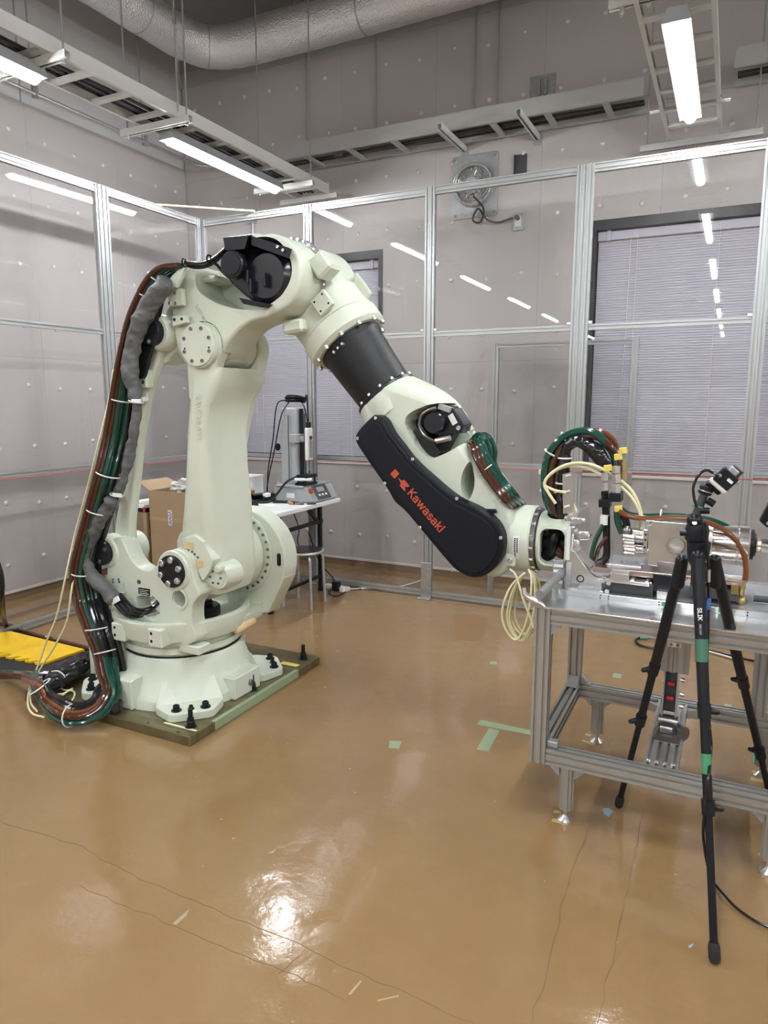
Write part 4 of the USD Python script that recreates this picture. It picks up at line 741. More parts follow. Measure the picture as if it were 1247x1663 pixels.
q = [(-1.829, 2.775, 1.937)][0]; fo.part('stop_lug', boxat((q[0], 2.81, q[2]), (1, 0, .1), (0, 1, 0), (-.1, 0, 1), .055, .05, .03, .012), CREAM)
q = [(-1.679, 2.790, 2.033)][0]; pp_ = fo.part('tapped_plate', boxat((q[0], 2.79, q[2]), TD, (0, 1, 0), NX, .042, .012, .042, .003), CREAM)
for a in (-.026, .026):
    for b in (-.026, .026): p = np.array([q[0], 2.778, q[2]]) + TD * a + NX * b; pp_.part('tapped_hole', cyl(p + (0, -.0006, 0), p + (0, .002, 0), .005, seg=8), BLACK)
q = [(-1.593, 3.000, 2.137)][0]; fo.part('fin', hull(ball(np.array([q[0], 3.02, q[2]]) - TD * .06, .012), ball(np.array([q[0], 3.02, q[2]]) + TD * .05, .012), ball(np.array([q[0], 3.02, q[2]]) - NX * .05 + TD * .06, .012), ball(np.array([q[0], 3.02, q[2]]) - NX * .06, .012)), CREAM)
tb = rb.part('forearm_tube', lathe(A0 - TD * .012, TD, [(0, .158), (.02, .160), (.035, .157), (.045, .152), (np.linalg.norm(A1 - A0) - .02, .137), (np.linalg.norm(A1 - A0) + .005, .135)], 64), BLACKT, smooth=40, label='black textured forearm tube')
for k in range(3): p = A0 + TD * .03 + np.array([0, -1, 0]) * .148 + NX * (-.03 + .028 * k); tb.part('grease_nipple', hexbolt(p, YN, .007, .012), ZINC)
tb.part('tube_flange', lathe(A1 - TD * .012, TD, [(0, .150), (.004, .153), (.016, .153), (.018, .15)], 64), BLACK)
for k in range(14):
    a = 2 * np.pi * k / 14 + .1; p = A1 - TD * .013 + .145 * (math.cos(a) * u_ + math.sin(a) * v_); tb.part('flange_bolt', bolt(p, -TD, .008, .009), ZINC)
# wrist arm with its two windows
J5 = (-.955, .99)
wo = [(-1.585, 1.538), (-1.545, 1.631), (-1.416, 1.709), (-1.328, 1.711), (-1.255, 1.679), (-1.176, 1.624), (-1.110, 1.553), (-1.056, 1.460), (-1.002, 1.371), (-0.925, 1.278), (-0.856, 1.194), (-0.798, 1.121), (-0.783, 0.985), (-0.802, 0.894), (-0.877, 0.841), (-0.964, 0.877), (-1.149, 0.993), (-1.312, 1.197), (-1.434, 1.372), (-1.536, 1.486)]
# ring section at the flange blends into a flat two sided arm
ringsec = lathe(A1 + TD * .004, TD, [(0, .146), (.01, .151), (.05, .152), (.10, .148)], 64)
flat = xz(curve(wo), 2.845, 3.125, .035, .03)
flat = MF(flat) ^ MF(hull(lathe(A1 + TD * .004, TD, [(0, .152), (.3, .152)], 64), bx(J5[0] - .3, 2.84, J5[1] - .2, J5[0] + .3, 3.13, J5[1] + .45, .03)))
w1 = xz(curve([(-1.297, 1.494), (-1.288, 1.532), (-1.214, 1.573), (-1.134, 1.589), (-1.088, 1.576), (-1.042, 1.529), (-1.002, 1.472), (-0.994, 1.446), (-1.035, 1.414), (-1.113, 1.369), (-1.180, 1.350), (-1.230, 1.386), (-1.267, 1.440)]), 2.6, 3.06, 0, .01)
w2 = xz(curve([(-1.010, 1.319), (-0.991, 1.341), (-0.974, 1.305), (-0.967, 1.249), (-0.975, 1.209), (-0.994, 1.175), (-1.016, 1.190), (-1.029, 1.233), (-1.024, 1.286)]), 2.6, 3.07, 0, .004)
hubw = cyl((J5[0], 2.84, J5[1]), (J5[0], 3.13, J5[1]), .146, seg=56, c=.02)
wa = rb.part('wrist_arm', TM(union(ringsec, flat, hubw) - MF(w1) - MF(w2)), CREAM2, smooth=38)
# wrist motor behind the first window
mq = [(-1.160, 2.860, 1.506)][0]
wm = wa.part('wrist_motor', cat(cyl((mq[0], 2.845, mq[2]), (mq[0], 2.93, mq[2]), .048, seg=32, c=.006), xz([(-1.215, 1.494), (-1.186, 1.565), (-1.085, 1.568), (-1.036, 1.497), (-1.052, 1.459), (-1.149, 1.447)], 2.885, 3.0, .006, .006), xz([(-1.301, 1.454), (-1.241, 1.493), (-1.145, 1.372), (-1.180, 1.346), (-1.210, 1.351)], 2.90, 3.04, .006)), BLACKG, label='black wrist motor with a cable loop')
wa.part('motor_bracket', xz([(-1.324, 1.485), (-1.245, 1.563), (-1.120, 1.575), (-1.090, 1.494), (-1.164, 1.360), (-1.243, 1.352)], 2.97, 3.05, .004), BLACK)
wa.part('motor_label', boxat((lambda p: (p[0], 2.8845, p[2]))([(-1.086, 2.885, 1.520)][0]), (.5, 0, -.86), (0, 1, 0), (.86, 0, .5), .024, .001, .013, 0), WHITE, smooth=False)
wa.part('motor_conduit', tube([(-1.147, 2.840, 1.570), (-1.187, 2.840, 1.557), (-1.216, 2.840, 1.533), (-1.224, 2.840, 1.490), (-1.203, 2.840, 1.453), (-1.168, 2.840, 1.432), (-1.139, 2.840, 1.427)], .0068, 8), STEELD)
wa.part('conduit_fitting', cyl(*[(-1.143, 2.835, 1.427), (-1.077, 2.835, 1.442)], .013, seg=12), ZINC)
wa.part('motor_screw', bolt((lambda p: (p[0], 2.884, p[2]))([(-1.057, 2.885, 1.483)][0]), YN, .010, .01), ZINC)
wa.part('terminal_block', boxat((lambda p: (p[0], 2.89, p[2]))([(-1.121, 2.885, 1.567)][0]), (1, 0, -.3), (0, 1, 0), (.3, 0, 1), .03, .02, .012, .002), GALV)
wa.part('joint_cover', xz([(-0.937, 1.142), (-0.869, 1.146), (-0.860, 1.131), (-0.912, 1.122)], 2.83, 2.87, .004, .004), BLACK)
# black moulded belt cover
CY = 2.775
cov = curve([(-1.443, 1.518), (-1.412, 1.538), (-1.373, 1.522), (-1.334, 1.461), (-1.286, 1.406), (-1.238, 1.351), (-1.128, 1.262), (-1.025, 1.191), (-0.920, 1.148), (-0.850, 1.101), (-0.816, 1.038), (-0.817, 0.970), (-0.845, 0.910), (-0.895, 0.864), (-0.950, 0.852), (-1.020, 0.877), (-1.078, 0.929), (-1.171, 1.024), (-1.267, 1.121), (-1.315, 1.157), (-1.348, 1.207), (-1.462, 1.351), (-1.512, 1.427), (-1.505, 1.455)], 4)
bc = rb.part('belt_cover', xz(cov, CY, 2.85, .010, .012), BLACKM, label='long black belt cover with orange red maker name')
inn = rounded(cov, .012).buffer(-.021)
bc.part('raised_panel', xz(inn, CY - .010, CY + .002, .009, .01), BLACKM)
for q in [(-1.407, 2.770, 1.524), (-1.497, 2.770, 1.433), (-1.227, 2.770, 1.349), (-1.021, 2.770, 1.189), (-0.825, 2.770, 1.036), (-1.035, 2.770, 0.877), (-1.190, 2.770, 1.051), (-1.361, 2.770, 1.237)]: bc.part('screw', lathe((q[0], CY + .001, q[2]), YN, [(0, .008), (.003, .008), (.005, .005), (.004, 0)], 12), ZINC)
k0, k1, k2 = [np.array(p) for p in [(-1.247, 2.765, 1.199), (-1.093, 2.765, 1.037), (-1.221, 2.765, 1.219)]]
ex = k1 - k0; wdt = np.linalg.norm(ex); ex = ex / wdt; ey = np.cross(ex, (0, 1, 0)); ey = ey if ey[2] > 0 else -ey; caph = abs((k2 - k0) @ ey)
lg = text_on('Kawasaki', (0, 0, 0), ex, ey, .037, .0008, wdt)
bc.part('maker_name', trimesh.Trimesh(lg.vertices * [1, 1, 1] + np.array([k0[0], CY - .0101, k0[2]]), lg.faces, process=False), LOGO, smooth=False, label='orange red maker name')
bc.part('maker_emblem', cat(xz([(-1.306, 1.304), (-1.285, 1.285), (-1.308, 1.261), (-1.330, 1.281)], CY - .0109, CY - .010), xz([(-1.291, 1.267), (-1.275, 1.254), (-1.261, 1.259), (-1.248, 1.246), (-1.236, 1.231), (-1.247, 1.227), (-1.258, 1.231), (-1.255, 1.209), (-1.264, 1.212), (-1.284, 1.234), (-1.278, 1.239), (-1.282, 1.250)], CY - .0109, CY - .010)), LOGO, smooth=False, label='orange red winged emblem')
# wrist: drum, bolt ring, hollow flange drum with windows
WZ = 1.004; wx0, wx1, wx2, wx3 = -.852, -.722, -.702, -.552
DXC = np.array([wx0, YT - .01, WZ])
w_ = rb.part('wrist_drum', lathe(DXC, (1, 0, 0), [(-.02, .10), (0, .128), (.012, .138), (.045, .143), (.048, .146), (.125, .147), (.13, .143)], 64), CREAM2, smooth=38)
w_.part('drum_groove', lathe(DXC + (.046, 0, 0), (1, 0, 0), [(0, .1465), (.002, .1465)], 64), CREAM)
sr = w_.part('bolt_ring', lathe((wx1, YT - .01, WZ), (1, 0, 0), [(-.003, .135), (.0, .137), (.02, .137)], 64), STEELD)
for k in range(16):
    a = 2 * np.pi * k / 16 + .1; sr.part('ring_bolt', bolt((wx1 + .014, YT - .01 + .136 * math.cos(a), WZ + .136 * math.sin(a)), (-1, 0, 0), .008, .014), ZINC)
shell = MF(lathe((wx2, YT - .01, WZ), (1, 0, 0), [(0, .12), (.006, .128), (.02, .131), (.13, .131), (.148, .134), (.15, .130)], 64)) - MF(cyl((wx2 + .012, YT - .01, WZ), (wx3 + .02, YT - .01, WZ), .108, seg=48))
hw = xz(rect(wx2 + .024, WZ - .078, wx3 - .022, WZ + .075, .03), 2.6, 3.3)
ht = xy(rect(wx2 + .03, YT - .085, wx3 - .03, YT + .065, .04), WZ + .02, WZ + .3)
hb = xy(rect(wx2 + .03, YT - .085, wx3 - .03, YT + .065, .04), WZ - .3, WZ - .05)
wd = rb.part('flange_drum', TM(shell - MF(hw) - MF(ht)), CREAM2, smooth=38)
wd.part('window_rim', xz(Polygon(rect(wx2 + .018, WZ - .084, wx3 - .016, WZ + .081, .034).exterior.coords, [rect(wx2 + .026, WZ - .076, wx3 - .024, WZ + .073, .03).exterior.coords]), YT - .143, YT - .118, .004), CREAM)
wd.part('inner_core', cyl((wx2, YT - .0, WZ - .01), (wx3, YT - .0, WZ - .01), .05, seg=24), BLACK)
wd.part('inner_hose', tube([(wx2 + .05, YT - .02, WZ + .12), (wx2 + .06, YT - .04, WZ + .02), (wx2 + .09, YT - .05, WZ - .04), (wx3 - .01, YT - .03, WZ - .05)], .022, 10), HBROWN)
wd.part('inner_hose', tube([(wx2 + .08, YT + .0, WZ + .12), (wx2 + .07, YT - .06, WZ + .03), (wx2 + .05, YT - .05, WZ - .05), (wx2 + .02, YT - .03, WZ - .06)], .025, 10), HBLACK)
lb = w_.part('service_label', boxat((0, 0, 0), (1, 0, 0), (0, 1, 0), (0, 0, 1), .001, .001, .001, 0), PAPER) if False else None
def curved_label(x0, x1, a0, a1, R, mt, yc=YT - .01, zc=WZ):
    n = 10; A = np.linspace(a0, a1, n); V = []
    for r in (R, R + .0012):
        for x in (x0, x1): V += [(x, yc + r * math.cos(a), zc + r * math.sin(a)) for a in A]
    V = np.array(V); F = []
    for i in range(n - 1):
        a, b, c, d = 2 * n + i, 2 * n + i + 1, 3 * n + i, 3 * n + i + 1; F += [(a, c, d), (a, d, b)]; a, b, c, d = i, i + 1, n + i, n + i + 1; F += [(a, d, c), (a, b, d)]
    return trimesh.Trimesh(V, np.array(F), process=False)
w_.part('service_label', curved_label(wx0 + .065, wx0 + .092, math.radians(180 - 14), math.radians(180 + 26), .147, PAPER), PAPER, smooth=60, label='narrow white label with a column of small black characters')
for col, xx in ((0, wx0 + .0705), (1, wx0 + .0805)):
    for k in range(11 if col == 0 else 8):
        a = math.radians(180 - 10 + 3.1 * k); w_.part('label_print', curved_label(xx, xx + .0062, a, a + math.radians(1.9), .1484, BLACK), BLACK, smooth=False)
q = [(-0.798, 2.840, 0.930)][0]; lg_ = w_.part('drum_lug', xz(rect(q[0] - .02, q[2] - .025, q[0] + .022, q[2] + .03, .008), 2.835, 2.90, .004), CREAM); lg_.part('bolt', bolt((q[0], 2.835, q[2]), YN, .011, .008), ZINC)
rb.part('wrist_yoke', hull(cyl((J5[0], 2.88, J5[1]), (J5[0], 3.09, J5[1]), .12, seg=40), lathe(DXC + (-.015, 0, 0), (1, 0, 0), [(0, .095), (.02, .11)], 40)), CREAM2, smooth=40)
# hoses along the wrist arm
wh = thing('wrist_hose_bundle', 'green and brown hoses strapped along the top of the wrist arm', 'hose', (-1.0, 3.1, 1.3))
for d_, m_, r_ in ((0, HBROWN, .011), (1, HBROWN, .0105), (2, HGREEN, .012), (3, HGREEN, .0115)):
    P_ = [np.array(p) for p in (*[(-1.038, 2.970, 1.423)], *[(-0.983, 2.860, 1.414)], *[(-0.952, 2.830, 1.365), (-0.915, 2.830, 1.304), (-0.862, 2.830, 1.239), (-0.816, 2.830, 1.189)], *[(-0.813, 2.950, 1.131)], *[(-0.821, 3.030, 1.091)])]; P_ = [p + np.array([.009 * d_ - .006, .016 * d_ + 0, .009 * d_ - .008]) for i_, p in enumerate(P_)]; wh.part('hose', tube(P_, r_, 10), m_)
for d_ in (0, 1): wh.part('loop_hose', tube([np.array(p) + np.array([.012 * d_, .03 * d_, .0]) for p in [(-1.023, 2.960, 1.424), (-0.995, 2.960, 1.452), (-0.961, 2.960, 1.436), (-0.937, 2.960, 1.383), (-0.938, 2.960, 1.329), (-0.906, 2.960, 1.268), (-0.848, 2.960, 1.187), (-0.819, 2.960, 1.134)]], .0115, 10), HGREEN)
for q in [(-0.926, 2.870, 1.310), (-0.833, 2.870, 1.199)]: wh.part('tie', torus(q, (.62, .1, -.75), .034, .003, 20, 6), TIE)
q = [(-1.036, 2.980, 1.450)][0]; wh.part('tie_knot', cat([cyl(q, np.array(q) + v, .003, seg=6) for v in ((.02, -.01, .03), (-.02, 0, .02), (.01, -.02, -.03), (.03, 0, .005))]), TIE)

# ================================================================== hoses down the back of the robot
hb_ = thing('hose_bundle', 'thick bundle of amber, green and black hoses looping down behind the robot to the floor', 'hose', (-2.95, 2.45, PZ))
main = [np.array(a) for a in (*[(-2.310, 2.600, 2.212), (-2.388, 2.600, 2.204), (-2.462, 2.600, 2.169), (-2.533, 2.600, 2.095)], *[(-2.594, 2.580, 1.968), (-2.669, 2.580, 1.781), (-2.728, 2.580, 1.602), (-2.785, 2.580, 1.418)], *[(-2.796, 2.520, 1.236), (-2.882, 2.520, 1.042), (-2.966, 2.520, 0.857), (-3.021, 2.520, 0.703), (-3.003, 2.520, 0.554)], *[(-2.885, 2.470, 0.434), (-2.829, 2.470, 0.316)], *[(-2.758, 2.430, 0.229)])]
loop = [np.array(a) for a in (*[(-2.705, 2.376, 0.160)], *[(-2.706, 2.322, 0.100)], *[(-2.741, 2.257, 0.075), (-2.803, 2.219, 0.075)], *[(-2.896, 2.214, 0.090), (-3.050, 2.276, 0.090)], *[(-3.111, 2.288, 0.140)])]
tail = [np.array(a) for a in (*[(-3.349, 2.416, 0.100)], *[(-3.575, 2.480, 0.050), (-3.781, 2.420, 0.050)])]
LC = np.mean(loop, 0) + np.array([0, 0, .12])
specs = [(HAMBER, .0145, -.030, -.020), (HBROWN, .0145, -.022, .02), (HBROWN, .013, -.006, -.030), (HGREEN, .0135, .006, .005), (HGREEN, .0125, .018, -.026), (HBROWN, .0125, -.016, -.048), (HGREEN, .012, .024, .02)]
for kk, (mt, r, s_, d_) in enumerate(specs):
    P_ = []
    for i, p in enumerate(main): k = .45 if i == 0 else 1.0; P_.append(p + np.array([s_ * k * (1.15 if i > 6 else .9), d_ * k, 0]))
    for p in loop: n_ = LC - p; n_ /= np.linalg.norm(n_); P_.append(p + n_ * (s_ + .01) * -1.1 + np.array([0, d_ * .5, 0]))
    for p in (tail if kk % 3 else tail[:1]): P_.append(p + np.array([0, s_ * 1.4, .3 * (d_ + .04)]))
    for q in P_[len(main):]: q[2] = max(q[2], (PZ if q[0] > -3.34 and q[1] > 2.32 else 0) + r + .003)
    hb_.part('hose', tube(P_, r, 10, 8), mt)
blk = [np.array(a) for a in (*[(-2.387, 2.640, 2.208), (-2.483, 2.640, 2.148), (-2.566, 2.640, 2.030)], *[(-2.633, 2.620, 1.871), (-2.692, 2.620, 1.693)], *[(-2.753, 2.625, 1.510)], *[(-2.776, 2.600, 1.324)], *[(-2.813, 2.560, 1.137), (-2.898, 2.560, 0.970), (-2.965, 2.560, 0.817), (-2.987, 2.560, 0.681), (-2.962, 2.560, 0.549)], *[(-2.832, 2.490, 0.435), (-2.790, 2.490, 0.309), (-2.773, 2.490, 0.194)])]
for k, (r, o) in enumerate(((.020, (.0, 0, 0)), (.018, (-.020, -.02, 0)), (.016, (.014, .03, 0)), (.016, (-.008, -.045, 0)))):
    P_ = [p + np.array(o) for p in blk]
    if k in (1, 3): P_ += [p + (LC - p) / np.linalg.norm(LC - p) * (.03 if k == 1 else .055) for p in loop]
    else: P_ += [np.array(a) + np.array(o) * .6 for a in [(-2.772, 2.484, 0.085), (-2.645, 2.350, 0.085)]]
    for q in P_[len(blk):]: q[2] = max(q[2], PZ + r + .003)
    hb_.part('black_hose', tube(P_, r, 10, 8), HBLACK)
for i, R, d_, o in ((2, .050, (.6, 0, .8), .0), (3, .052, (.4, 0, .9), .0), (6, .060, (.2, 0, 1), .02), (8, .062, (.3, .1, 1), .02), (9, .062, (.3, .1, 1), .02), (11, .060, (.1, 0, 1), .015), (13, .060, (-.2, .1, 1), .01), (14, .058, (-.3, .1, 1), .0)):
    hb_.part('tie', torus(main[i] + np.array([o, 0, 0]), d_, R, .0036, 24, 6), TIE)
hb_.part('tie', torus(loop[3], (1, .1, 0), .056, .0036, 24, 6), TIE); hb_.part('tie', torus(loop[6], (.4, .3, -.8), .060, .004, 24, 6), TIE)
# grey cloth sleeves over the robot's own cables
def wrinkled(pts, r, seed):
    m = tube(pts, r, 28, 26); v = m.vertices; n = ((meshkit.fbm(v * 9 + seed, 3, seed) - .5) * .9 + (.5 - np.abs(meshkit.noise((v + .25 * v[:, [2, 0, 1]]) * 17 + 3, seed + 1) - .5) * 2.2) * .42 + (.5 - np.abs(meshkit.noise((v - .3 * v[:, [1, 2, 0]]) * 34 + 7, seed + 2) - .5) * 2.2) * .16) * (np.mean(r) if np.ndim(r) else r) * .9; c = v - np.array([0, 0, 0])
    nn = usd_normals(m); m.vertices = v + nn * n[:, None]; return m
def usd_normals(m):
    n = np.zeros_like(m.vertices); f = m.faces; fn = np.cross(m.vertices[f[:, 1]] - m.vertices[f[:, 0]], m.vertices[f[:, 2]] - m.vertices[f[:, 0]])
    for k in range(3): np.add.at(n, f[:, k], fn)
    return n / np.maximum(np.linalg.norm(n, axis=1, keepdims=True), 1e-9)
sl = thing('cable_sleeve', 'crumpled grey cloth cable sleeve running down the rear link of the robot', 'sleeve', (-2.85, 2.55, .5))
sl.part('upper_sleeve', wrinkled([(-2.375, 2.550, 2.144), (-2.435, 2.550, 2.082), (-2.506, 2.550, 2.003), (-2.567, 2.550, 1.921), (-2.610, 2.550, 1.822), (-2.622, 2.550, 1.720), (-2.603, 2.550, 1.646), (-2.595, 2.550, 1.602)], [.030, .038, .041, .038, .035, .033, .030, .024], 3), SLEEVE, smooth=60)
sl.part('middle_sleeve', wrinkled([(-2.594, 2.560, 1.587), (-2.622, 2.560, 1.483), (-2.660, 2.560, 1.361), (-2.707, 2.560, 1.236), (-2.761, 2.560, 1.140)], [.022, .022, .022, .022, .020], 5), SLEEVE, smooth=60)
sl.part('lower_sleeve', wrinkled([(-2.768, 2.520, 1.106), (-2.841, 2.520, 1.013), (-2.919, 2.520, 0.927), (-2.976, 2.520, 0.840), (-2.988, 2.520, 0.766), (-2.940, 2.520, 0.699), (-2.865, 2.520, 0.638), (-2.790, 2.520, 0.585)], [.024, .031, .034, .031, .028, .031, .031, .030], 8), SLEEVE, smooth=60)
for q in [(-2.595, 2.550, 1.596), (-2.760, 2.550, 1.131)]: sl.part('tie', torus(q, (.2, 0, 1), .034, .004, 18, 6), TIE); sl.part('tag', bx(q[0] + .0, 2.52, q[2] - .008, q[0] + .06, 2.525, q[2] + .012, 0), PAPER)
sl.part('end_tag', boxat([(-2.764, 2.500, 0.590)][0], (1, 0, .55), (0, 1, 0), (-.55, 0, 1), .032, .003, .014, .001), PAPER)
for k in range(3): sl.part('cable', tube([np.array(p) + np.array([.01 * k, .012 * k, .012 * k]) for p in (*[(-2.799, 2.520, 0.584), (-2.758, 2.520, 0.550), (-2.705, 2.520, 0.517)], *[(-2.704, 2.580, 0.494)], *[(-2.683, 2.620, 0.499)], *[(-2.709, 2.700, 0.507)], *[(-2.762, 2.800, 0.508)])], .014, 8), HBLACK)
# thin cream air tubes
at_ = thing('air_tube', 'pair of thin cream air tubes hanging beside the hose bundle', 'tube', (-3.0, 2.4, PZ))
at_.part('tube', tube([*[(-2.852, 2.660, 1.758)], *[(-2.841, 2.620, 1.633)], *[(-2.856, 2.540, 1.387), (-2.968, 2.540, 1.130), (-3.077, 2.540, 0.893)], *[(-3.060, 2.460, 0.712), (-3.160, 2.460, 0.465), (-3.254, 2.460, 0.313), (-3.340, 2.460, 0.157)], *[(-3.362, 2.422, 0.060), (-3.163, 2.253, 0.060), (-3.028, 2.174, 0.060), (-2.931, 2.168, 0.060)]], .0052, 8), CTUBE)
at_.part('tube', tube([*[(-2.843, 2.660, 1.758)], *[(-2.828, 2.620, 1.633)], *[(-2.830, 2.540, 1.388), (-2.923, 2.540, 1.133), (-3.048, 2.540, 0.863)], *[(-3.033, 2.460, 0.616), (-3.087, 2.460, 0.441), (-3.198, 2.460, 0.286), (-3.322, 2.460, 0.142)], *[(-3.340, 2.413, 0.060), (-3.149, 2.260, 0.060), (-3.024, 2.199, 0.060)]], .0052, 8), CTUBE)
at2_ = thing('air_tube', 'short curled cream tube lying on the base plate by the hoses', 'tube', (-3.1, 2.5, PZ)); at2_.part('tube', tube([(-3.097, 2.375, 0.065), (-3.076, 2.403, 0.065), (-3.088, 2.468, 0.065), (-3.077, 2.420, 0.065), (-3.037, 2.319, 0.065)], .005, 8), CTUBE); at2_.part('tube', tube([(-3.155, 2.445, 0.065), (-3.104, 2.434, 0.065), (-3.061, 2.446, 0.065), (-3.000, 2.405, 0.065), (-2.931, 2.313, 0.065)], .005, 8), CTUBE)
at3_ = thing('air_tube', 'thin white tubes lying over the cable ramp edge', 'tube', (-3.5, 2.6, .05)); at3_.part('tube', tube([(-3.472, 2.483, 0.075), (-3.414, 2.522, 0.075), (-3.337, 2.529, 0.075), (-3.266, 2.524, 0.075)], .0045, 8), TIE); at3_.part('tube', tube([(-3.373, 2.462, 0.075), (-3.337, 2.490, 0.075), (-3.278, 2.490, 0.075)], .0045, 8), TIE)
# cable ramp
rp = thing('cable_ramp', 'black rubber cable ramp with a bright yellow lid on the floor at left', 'cable ramp', (-4.0, 2.8, 0))
a, b, c_, d_ = [np.array(p[:2]) for p in [(-4.502, 2.739, 0.055), (-4.283, 2.972, 0.055), (-3.553, 2.946, 0.055), (-3.574, 2.690, 0.055)]]; e_ = np.array([(-4.316, 2.659, 0.055)][0][:2])
ylid = [tuple(b), tuple(c_), tuple(d_)]
n_ = 9; L_ = e_ - d_
for k in range(n_ * 2):
    t0 = (k + .5) / (n_ * 2); off = np.array([-.02, -.035]) if k % 2 == 0 else np.array([0, 0]); ylid += [tuple(d_ + L_ * (k / (n_ * 2)) + off), tuple(d_ + L_ * ((k + 1) / (n_ * 2)) + off)]
ylid += [tuple(a)]
rp.part('lid', xy(ylid, .040, .056, .002), YELLOW, label='bright yellow lid with a toothed edge')
bl_ = [tuple(p[:2]) for p in [(-4.337, 3.025, 0), (-3.643, 3.044, 0), (-3.386, 2.628, 0), (-3.911, 2.390, 0), (-4.700, 2.818, 0)]]
rp.part('body', hull(np.array([(*p, 0.0) for p in bl_]), np.array([(*p[:2], .039) for p in [(-4.254, 2.968, 0.039), (-3.568, 2.963, 0.039), (-3.517, 2.687, 0.039), (-4.135, 2.540, 0.039), (-4.586, 2.749, 0.039)]])), RUBBER)
t = thing('floor_cable', 'dark thick cable along the far edge of the yellow ramp', 'cable', (-4, 3, 0)); t.part('cable', tube([np.array(p) for p in (*[(-4.769, 3.043, 0.030), (-4.506, 3.094, 0.030), (-4.330, 3.060, 0.030), (-4.113, 3.038, 0.030), (-3.860, 3.026, 0.030), (-3.555, 3.009, 0.030)],)], .016, 8), HBROWN)
t.part('cable', tube([*[(-4.056, 2.750, 0.538), (-4.019, 2.750, 0.463), (-4.025, 2.750, 0.322)], *[(-4.412, 3.028, 0.050), (-4.263, 2.984, 0.050)]], .016, 8), HBLACK)
t = thing('black_hose', 'black hose end with white tie at the left picture edge', 'hose', (-4, 2.6, .3)); t.part('hose', tube([(-3.864, 2.600, 0.704), (-3.820, 2.600, 0.578), (-3.829, 2.600, 0.465), (-3.882, 2.600, 0.325), (-3.914, 2.600, 0.165)], .03, 10), HBLACK); t.part('tie', torus([(-3.828, 2.600, 0.518)][0], (0, 0, 1), .031, .003, 18, 6), TIE)
bg = thing('plastic_wrap', 'crumpled shiny black plastic wrapped cable ends by the robot base', 'plastic', (-3.25, 2.7, .1))
ba = trimesh.creation.icosphere(4, 1.0); v = ba.vertices; v = v * np.array([.24, .075, .055]); v = v + (meshkit.fbm(v * 22 + 4, 3, 2) - .5)[:, None] * .06 * ba.vertices; c0, c1 = [np.array(p) for p in [(-3.150, 2.398, 0.115), (-3.281, 2.738, 0.115)]]; dd = (c1 - c0); aa = math.atan2(dd[1], dd[0]); R_ = np.array([[math.cos(aa), -math.sin(aa), 0], [math.sin(aa), math.cos(aa), 0], [0, 0, 1]])
v = v @ R_.T + (c0 + c1) / 2; v[:, 2] = np.maximum(v[:, 2], .062); bg.part('wrap', trimesh.Trimesh(v, ba.faces, process=False), simple('shiny_black_film', (.012, .012, .016), .18), smooth=25)
bg.part('tie', torus(c0 + (c1 - c0) * .1, (c1 - c0), .05, .004, 18, 6), TIE); bg.part('label', boxat(c0 + (c1 - c0) * .35 + np.array([-.03, -.09, .03]), (1, .3, 0), (-.3, 1, 0), (0, 0, 1), .03, .014, .002, 0), PAPER)

# ================================================================== aluminium bench with the spindle rig
TX0, TX1, TY0, TY1, TT = -.606, .36, 2.50, 3.235, .842
bn = thing('work_bench', 'aluminium profile bench with a bare plate top at right', 'workbench', (-.12, 2.87, 0))
bn.part('table_top', bx(TX0 - .01, TY0 - .006, TT, TX1 + .01, TY1 + .01, TT + .008, .001), ALUP)
W6 = .06
for x in (TX0 + .03, TX1 - .03):
    for y in (TY0 + .03, TY1 - .03): bn.part('post', profile((x, y, .226), (x, y, TT), .058, W6, (0, 1, 0)), ALUB, smooth=False)
for y in (TY0 + .03, TY1 - .03):
    bn.part('top_rail', profile((TX0 + .061, y, TT - .03), (TX1 - .061, y, TT - .03), W6, .056), ALUB, smooth=False)
    bn.part('lower_rail', profile((TX0 + .061, y, .258), (TX1 - .061, y, .258), W6, W6), ALUB, smooth=False)
for x in (TX0 + .03, TX1 - .03):
    bn.part('side_rail', profile((x, TY0 + .061, TT - .03), (x, TY1 - .061, TT - .03), W6, .056), ALUB, smooth=False); bn.part('side_rail', profile((x, TY0 + .061, .258), (x, TY1 - .061, .258), W6, W6), ALUB, smooth=False)
for x in (-.466, .222):
    for y in (TY0 + .035, TY1 - .005):
        lg2 = bn.part('leg', profile((x, y, .05), (x, y, .226), .056, .056, (0, 1, 0)), ALUB, smooth=False)
        lg2.part('levelling_foot', lathe((x, y, 0.0), (0, 0, 1), [(0, .030), (.006, .030), (.012, .022), (.020, .014), (.024, .009), (.052, .009)], 24), ZINC)
def gusset(p, sx, sz, y, s=.042, T=bn, th=.018):
    return T.part('gusset', cat(hull(bx(p[0], y - th, p[1], p[0] + sx * s, y + th, p[1] + sz * .004, 0), bx(p[0], y - th, p[1], p[0] + sx * .004, y + th, p[1] + sz * s, 0)), hexbolt((p[0] + sx * .028, y, p[1] + sz * .012), (0, 0, sz), .007, .006)), GALV)
for y in (TY0 + .03, TY1 - .03):
    gusset((TX0 + .06, TT - .06), 1, -1, y); gusset((TX0 + .061, .29), 1, 1, y) if y > 3 else None
for x in (-.466, .222):
    for s in (-1, 1):
        for y in (TY0 + .035, TY1 - .005): gusset((x + s * .028, .228), s, -1, y)
bn.part('gusset', hull(bx(TX0 + .005, TY0 + .062, .29, TX0 + .055, TY0 + .105, .294, 0), bx(TX0 + .005, TY0 + .062, .29, TX0 + .055, TY0 + .066, .335, 0)), GALV)
bn.part('gusset', hull(bx(TX0 + .005, TY1 - .062, .29, TX0 + .055, TY1 - .105, .294, 0), bx(TX0 + .005, TY1 - .062, .29, TX0 + .055, TY1 - .066, .335, 0)), GALV)
